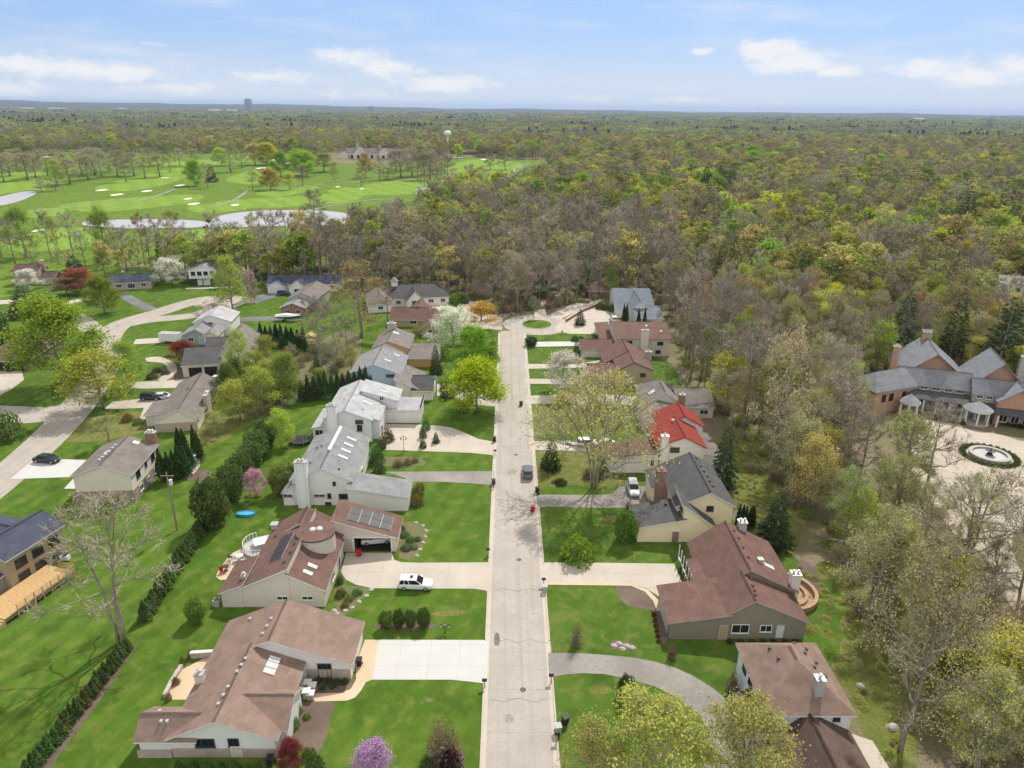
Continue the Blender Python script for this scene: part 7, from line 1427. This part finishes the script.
# timber deck on the dark blue roofed house
o = thing('timber_deck', 'new orange timber deck with railing and steps behind the dark blue roofed house', 'deck', (-66.9 + .00466 * 79.9, 79.9, 0), rad(-16)); mb = MB()
for i in range(24): mb.box(.2 + i * .2, .385 + i * .2, -5.4, 5.2, .92, 1.0, 'wood_new')
mb.box(.2, 4.9, -5.4, 5.2, .4, .9, 'wood_old'); mb.build('deck_floor', o)
def rail(a, b_, n):
    mb = MB(); A, B = Vector(a), Vector(b_)
    for i in range(n + 1): q = A.lerp(B, i / n); mb.box(q.x - .05, q.x + .05, q.y - .05, q.y + .05, 0, 2.0, 'wood_new')
    for z in (1.25, 1.5, 1.75, 1.98): mb.tube([A + Vector((0, 0, z)), B + Vector((0, 0, z))], [.05, .05], 'wood_new', 4)
    mb.build('railing', o)
rail((5.02, -3.6, 0), (5.02, 5.3, 0), 7); rail((2.4, 5.3, 0), (5.0, 5.3, 0), 2); rail((.2, -5.5, 0), (3.3, -5.5, 0), 3)
mb = MB()
for k in range(5): mb.box(3.4 + .0, 5.0, -5.7 - .32 * k, -5.4 - .32 * k, .0, .85 - .18 * k, 'wood_new')
mb.build('steps', o)
o = thing('kettle_grill', 'white covered grill on the grass at the corner of the cream brick house', 'grill', (G(66, 561).x, G(66, 561).y, 0)); mb = MB(); mb.box(-.6, .6, -.35, .35, .3, .95, 'white_trim'); mb.build('cabinet', o); mb = MB(); mb.cyl(0, 0, .952, 1.25, .36, .2, 'black_plastic', 16); mb.build('lid', o)
# garden seat by the two tall arborvitae
table('white round table beside the two tall arborvitae', 195, 459, 'white_trim'); sheet('patio', pts_px([(190, 462), (196, 456), (201, 461), (197, 471), (191, 474)]), .05, 'beige_concrete', 2)
for k, (x, y, rz) in enumerate([(192.5, 462, 80), (198, 462, 250)]): chair(['white chair left of the table by the two tall arborvitae', 'white chair right of the table by the two tall arborvitae'][k], x, y, 'white_trim', rz, None)
# fountain on the court
o = thing('fountain', 'round stone fountain basin with centre figure on the paved court', 'fountain', (FC.x, FC.y, .05)); mb = MB(); N = 36
def annulus(mb, r0, r1, z0, z1, m):
    for i in range(N):
        a0, a1 = 6.28318 * i / N, 6.28318 * (i + 1) / N; mb.slab([(r * math.cos(a), r * math.sin(a)) for a, r in ((a0, r0), (a0, r1), (a1, r1), (a1, r0))], z0, z1, m)
annulus(mb, 3.0, 3.45, 0, .55, 'stone'); annulus(mb, 2.9, 3.55, .552, .66, 'limestone'); mb.build('basin', o); mb = MB(); mb.cyl(0, 0, .02, .3, 2.99, 2.99, 'galv', 36); mb.build('water', o)
mb = MB(); mb.cyl(0, 0, .3, .7, .6, .45, 'dark_trim', 14); mb.cyl(0, 0, .7, 1.0, .2, .2, 'dark_trim', 10); mb.cyl(0, 0, 1.0, 1.2, .3, .9, 'dark_trim', 16); mb.cyl(0, 0, 1.2, 1.8, .15, .05, 'dark_trim', 10); mb.build('centrepiece', o)
# boulders and small yard objects
def boulder(label, px, py, s, group):
    b = G(px, py); r = random.Random(int(px * 3)); rng = np.random.default_rng(int(px * 7 + py)); mb = MB(); V = []; n1_, n2_ = 8, 5
    for j in range(n2_ + 1):
        for i in range(n1_):
            a, e = 6.28318 * i / n1_, 1.5708 * j / n2_; k = s * (1 + rng.uniform(-.18, .18)); V.append((k * math.cos(a) * math.cos(e), .8 * k * math.sin(a) * math.cos(e), .6 * k * math.sin(e)))
    mb.mesh(V, [(j * n1_ + i, j * n1_ + (i + 1) % n1_, (j + 1) * n1_ + (i + 1) % n1_, (j + 1) * n1_ + i) for j in range(n2_) for i in range(n1_)], 'stone'); o = mb.build('boulder', None, True); o.location = (b.x, b.y, 0); tag(o, label, 'boulder', group)
for x, y in [(614, 646), (619, 644), (626, 646), (632, 648), (622, 649)]: boulder('pale boulder in the small stone bed on the lawn above the curved drive', x, y, .45, 'boulders in the lawn bed')
for x, y in [(334, 611), (337, 614), (345, 611), (352, 608), (359, 602), (366, 596), (371, 590)]: boulder('stone edging the bed beside the tower house driveway', x, y, .4, 'stones edging the tower house bed')
for x, y in [(423, 526), (426, 531), (425, 537), (423, 543), (420, 550), (417, 556), (416, 523)]: boulder('pale stone edging the curved bed beside the open garage', x, y, .4, 'stones edging the curved garage bed')
boulder('pale stone alone in the rough grass at the lower right', 893, 728, .7, None); boulder('grey stone in the rough grass right of the white corner house', 860, 686, .5, None)
o = thing('timber_swing_set', 'small orange timber play frame behind the dark conifers', 'play frame', (G(311, 345).x, G(311, 345).y, 0)); mb = MB(); mb.box(-1.2, 1.2, -1.2, 1.2, 1.2, 1.32, 'wood_new'); mb.build('platform', o); mb = MB(); mb.mesh([(-1.4, -1.4, 2.6), (1.4, -1.4, 2.6), (1.4, 1.4, 2.6), (-1.4, 1.4, 2.6), (0, -1.4, 3.5), (0, 1.4, 3.5)], [(0, 3, 5, 4), (1, 2, 5, 4)], 'wood_new'); mb.build('roof', o)
for sx in (-1, 1):
    for sy in (-1, 1): mb = MB(); mb.box(sx * 1.15 - .06, sx * 1.15 + .06, sy * 1.15 - .06, sy * 1.15 + .06, 0, 2.62, 'wood_new'); mb.build('leg', o)
# ------------------------------------------------------------------ air
def haze():
    mb = MB(); X = 30000; mb.box(-X, X, -300, 26000, -1.0, 142, 'haze_air'); o = mb.build('haze'); stuff(o)
HAZE_DENSITY = .00005
m = bpy.data.materials.new('haze_air'); m.use_nodes = True; t = NT(m.node_tree); t.n.clear(); MATS['haze_air'] = m
pv = t.add('ShaderNodeVolumePrincipled'); pv.inputs['Color'].default_value = (.56, .72, 1.0, 1); pv.inputs['Density'].default_value = HAZE_DENSITY; pv.inputs['Anisotropy'].default_value = .1
t.l.new(pv.outputs[0], t.add('ShaderNodeOutputMaterial').inputs['Volume'])
import os
if not os.environ.get('NOHAZE'): haze()
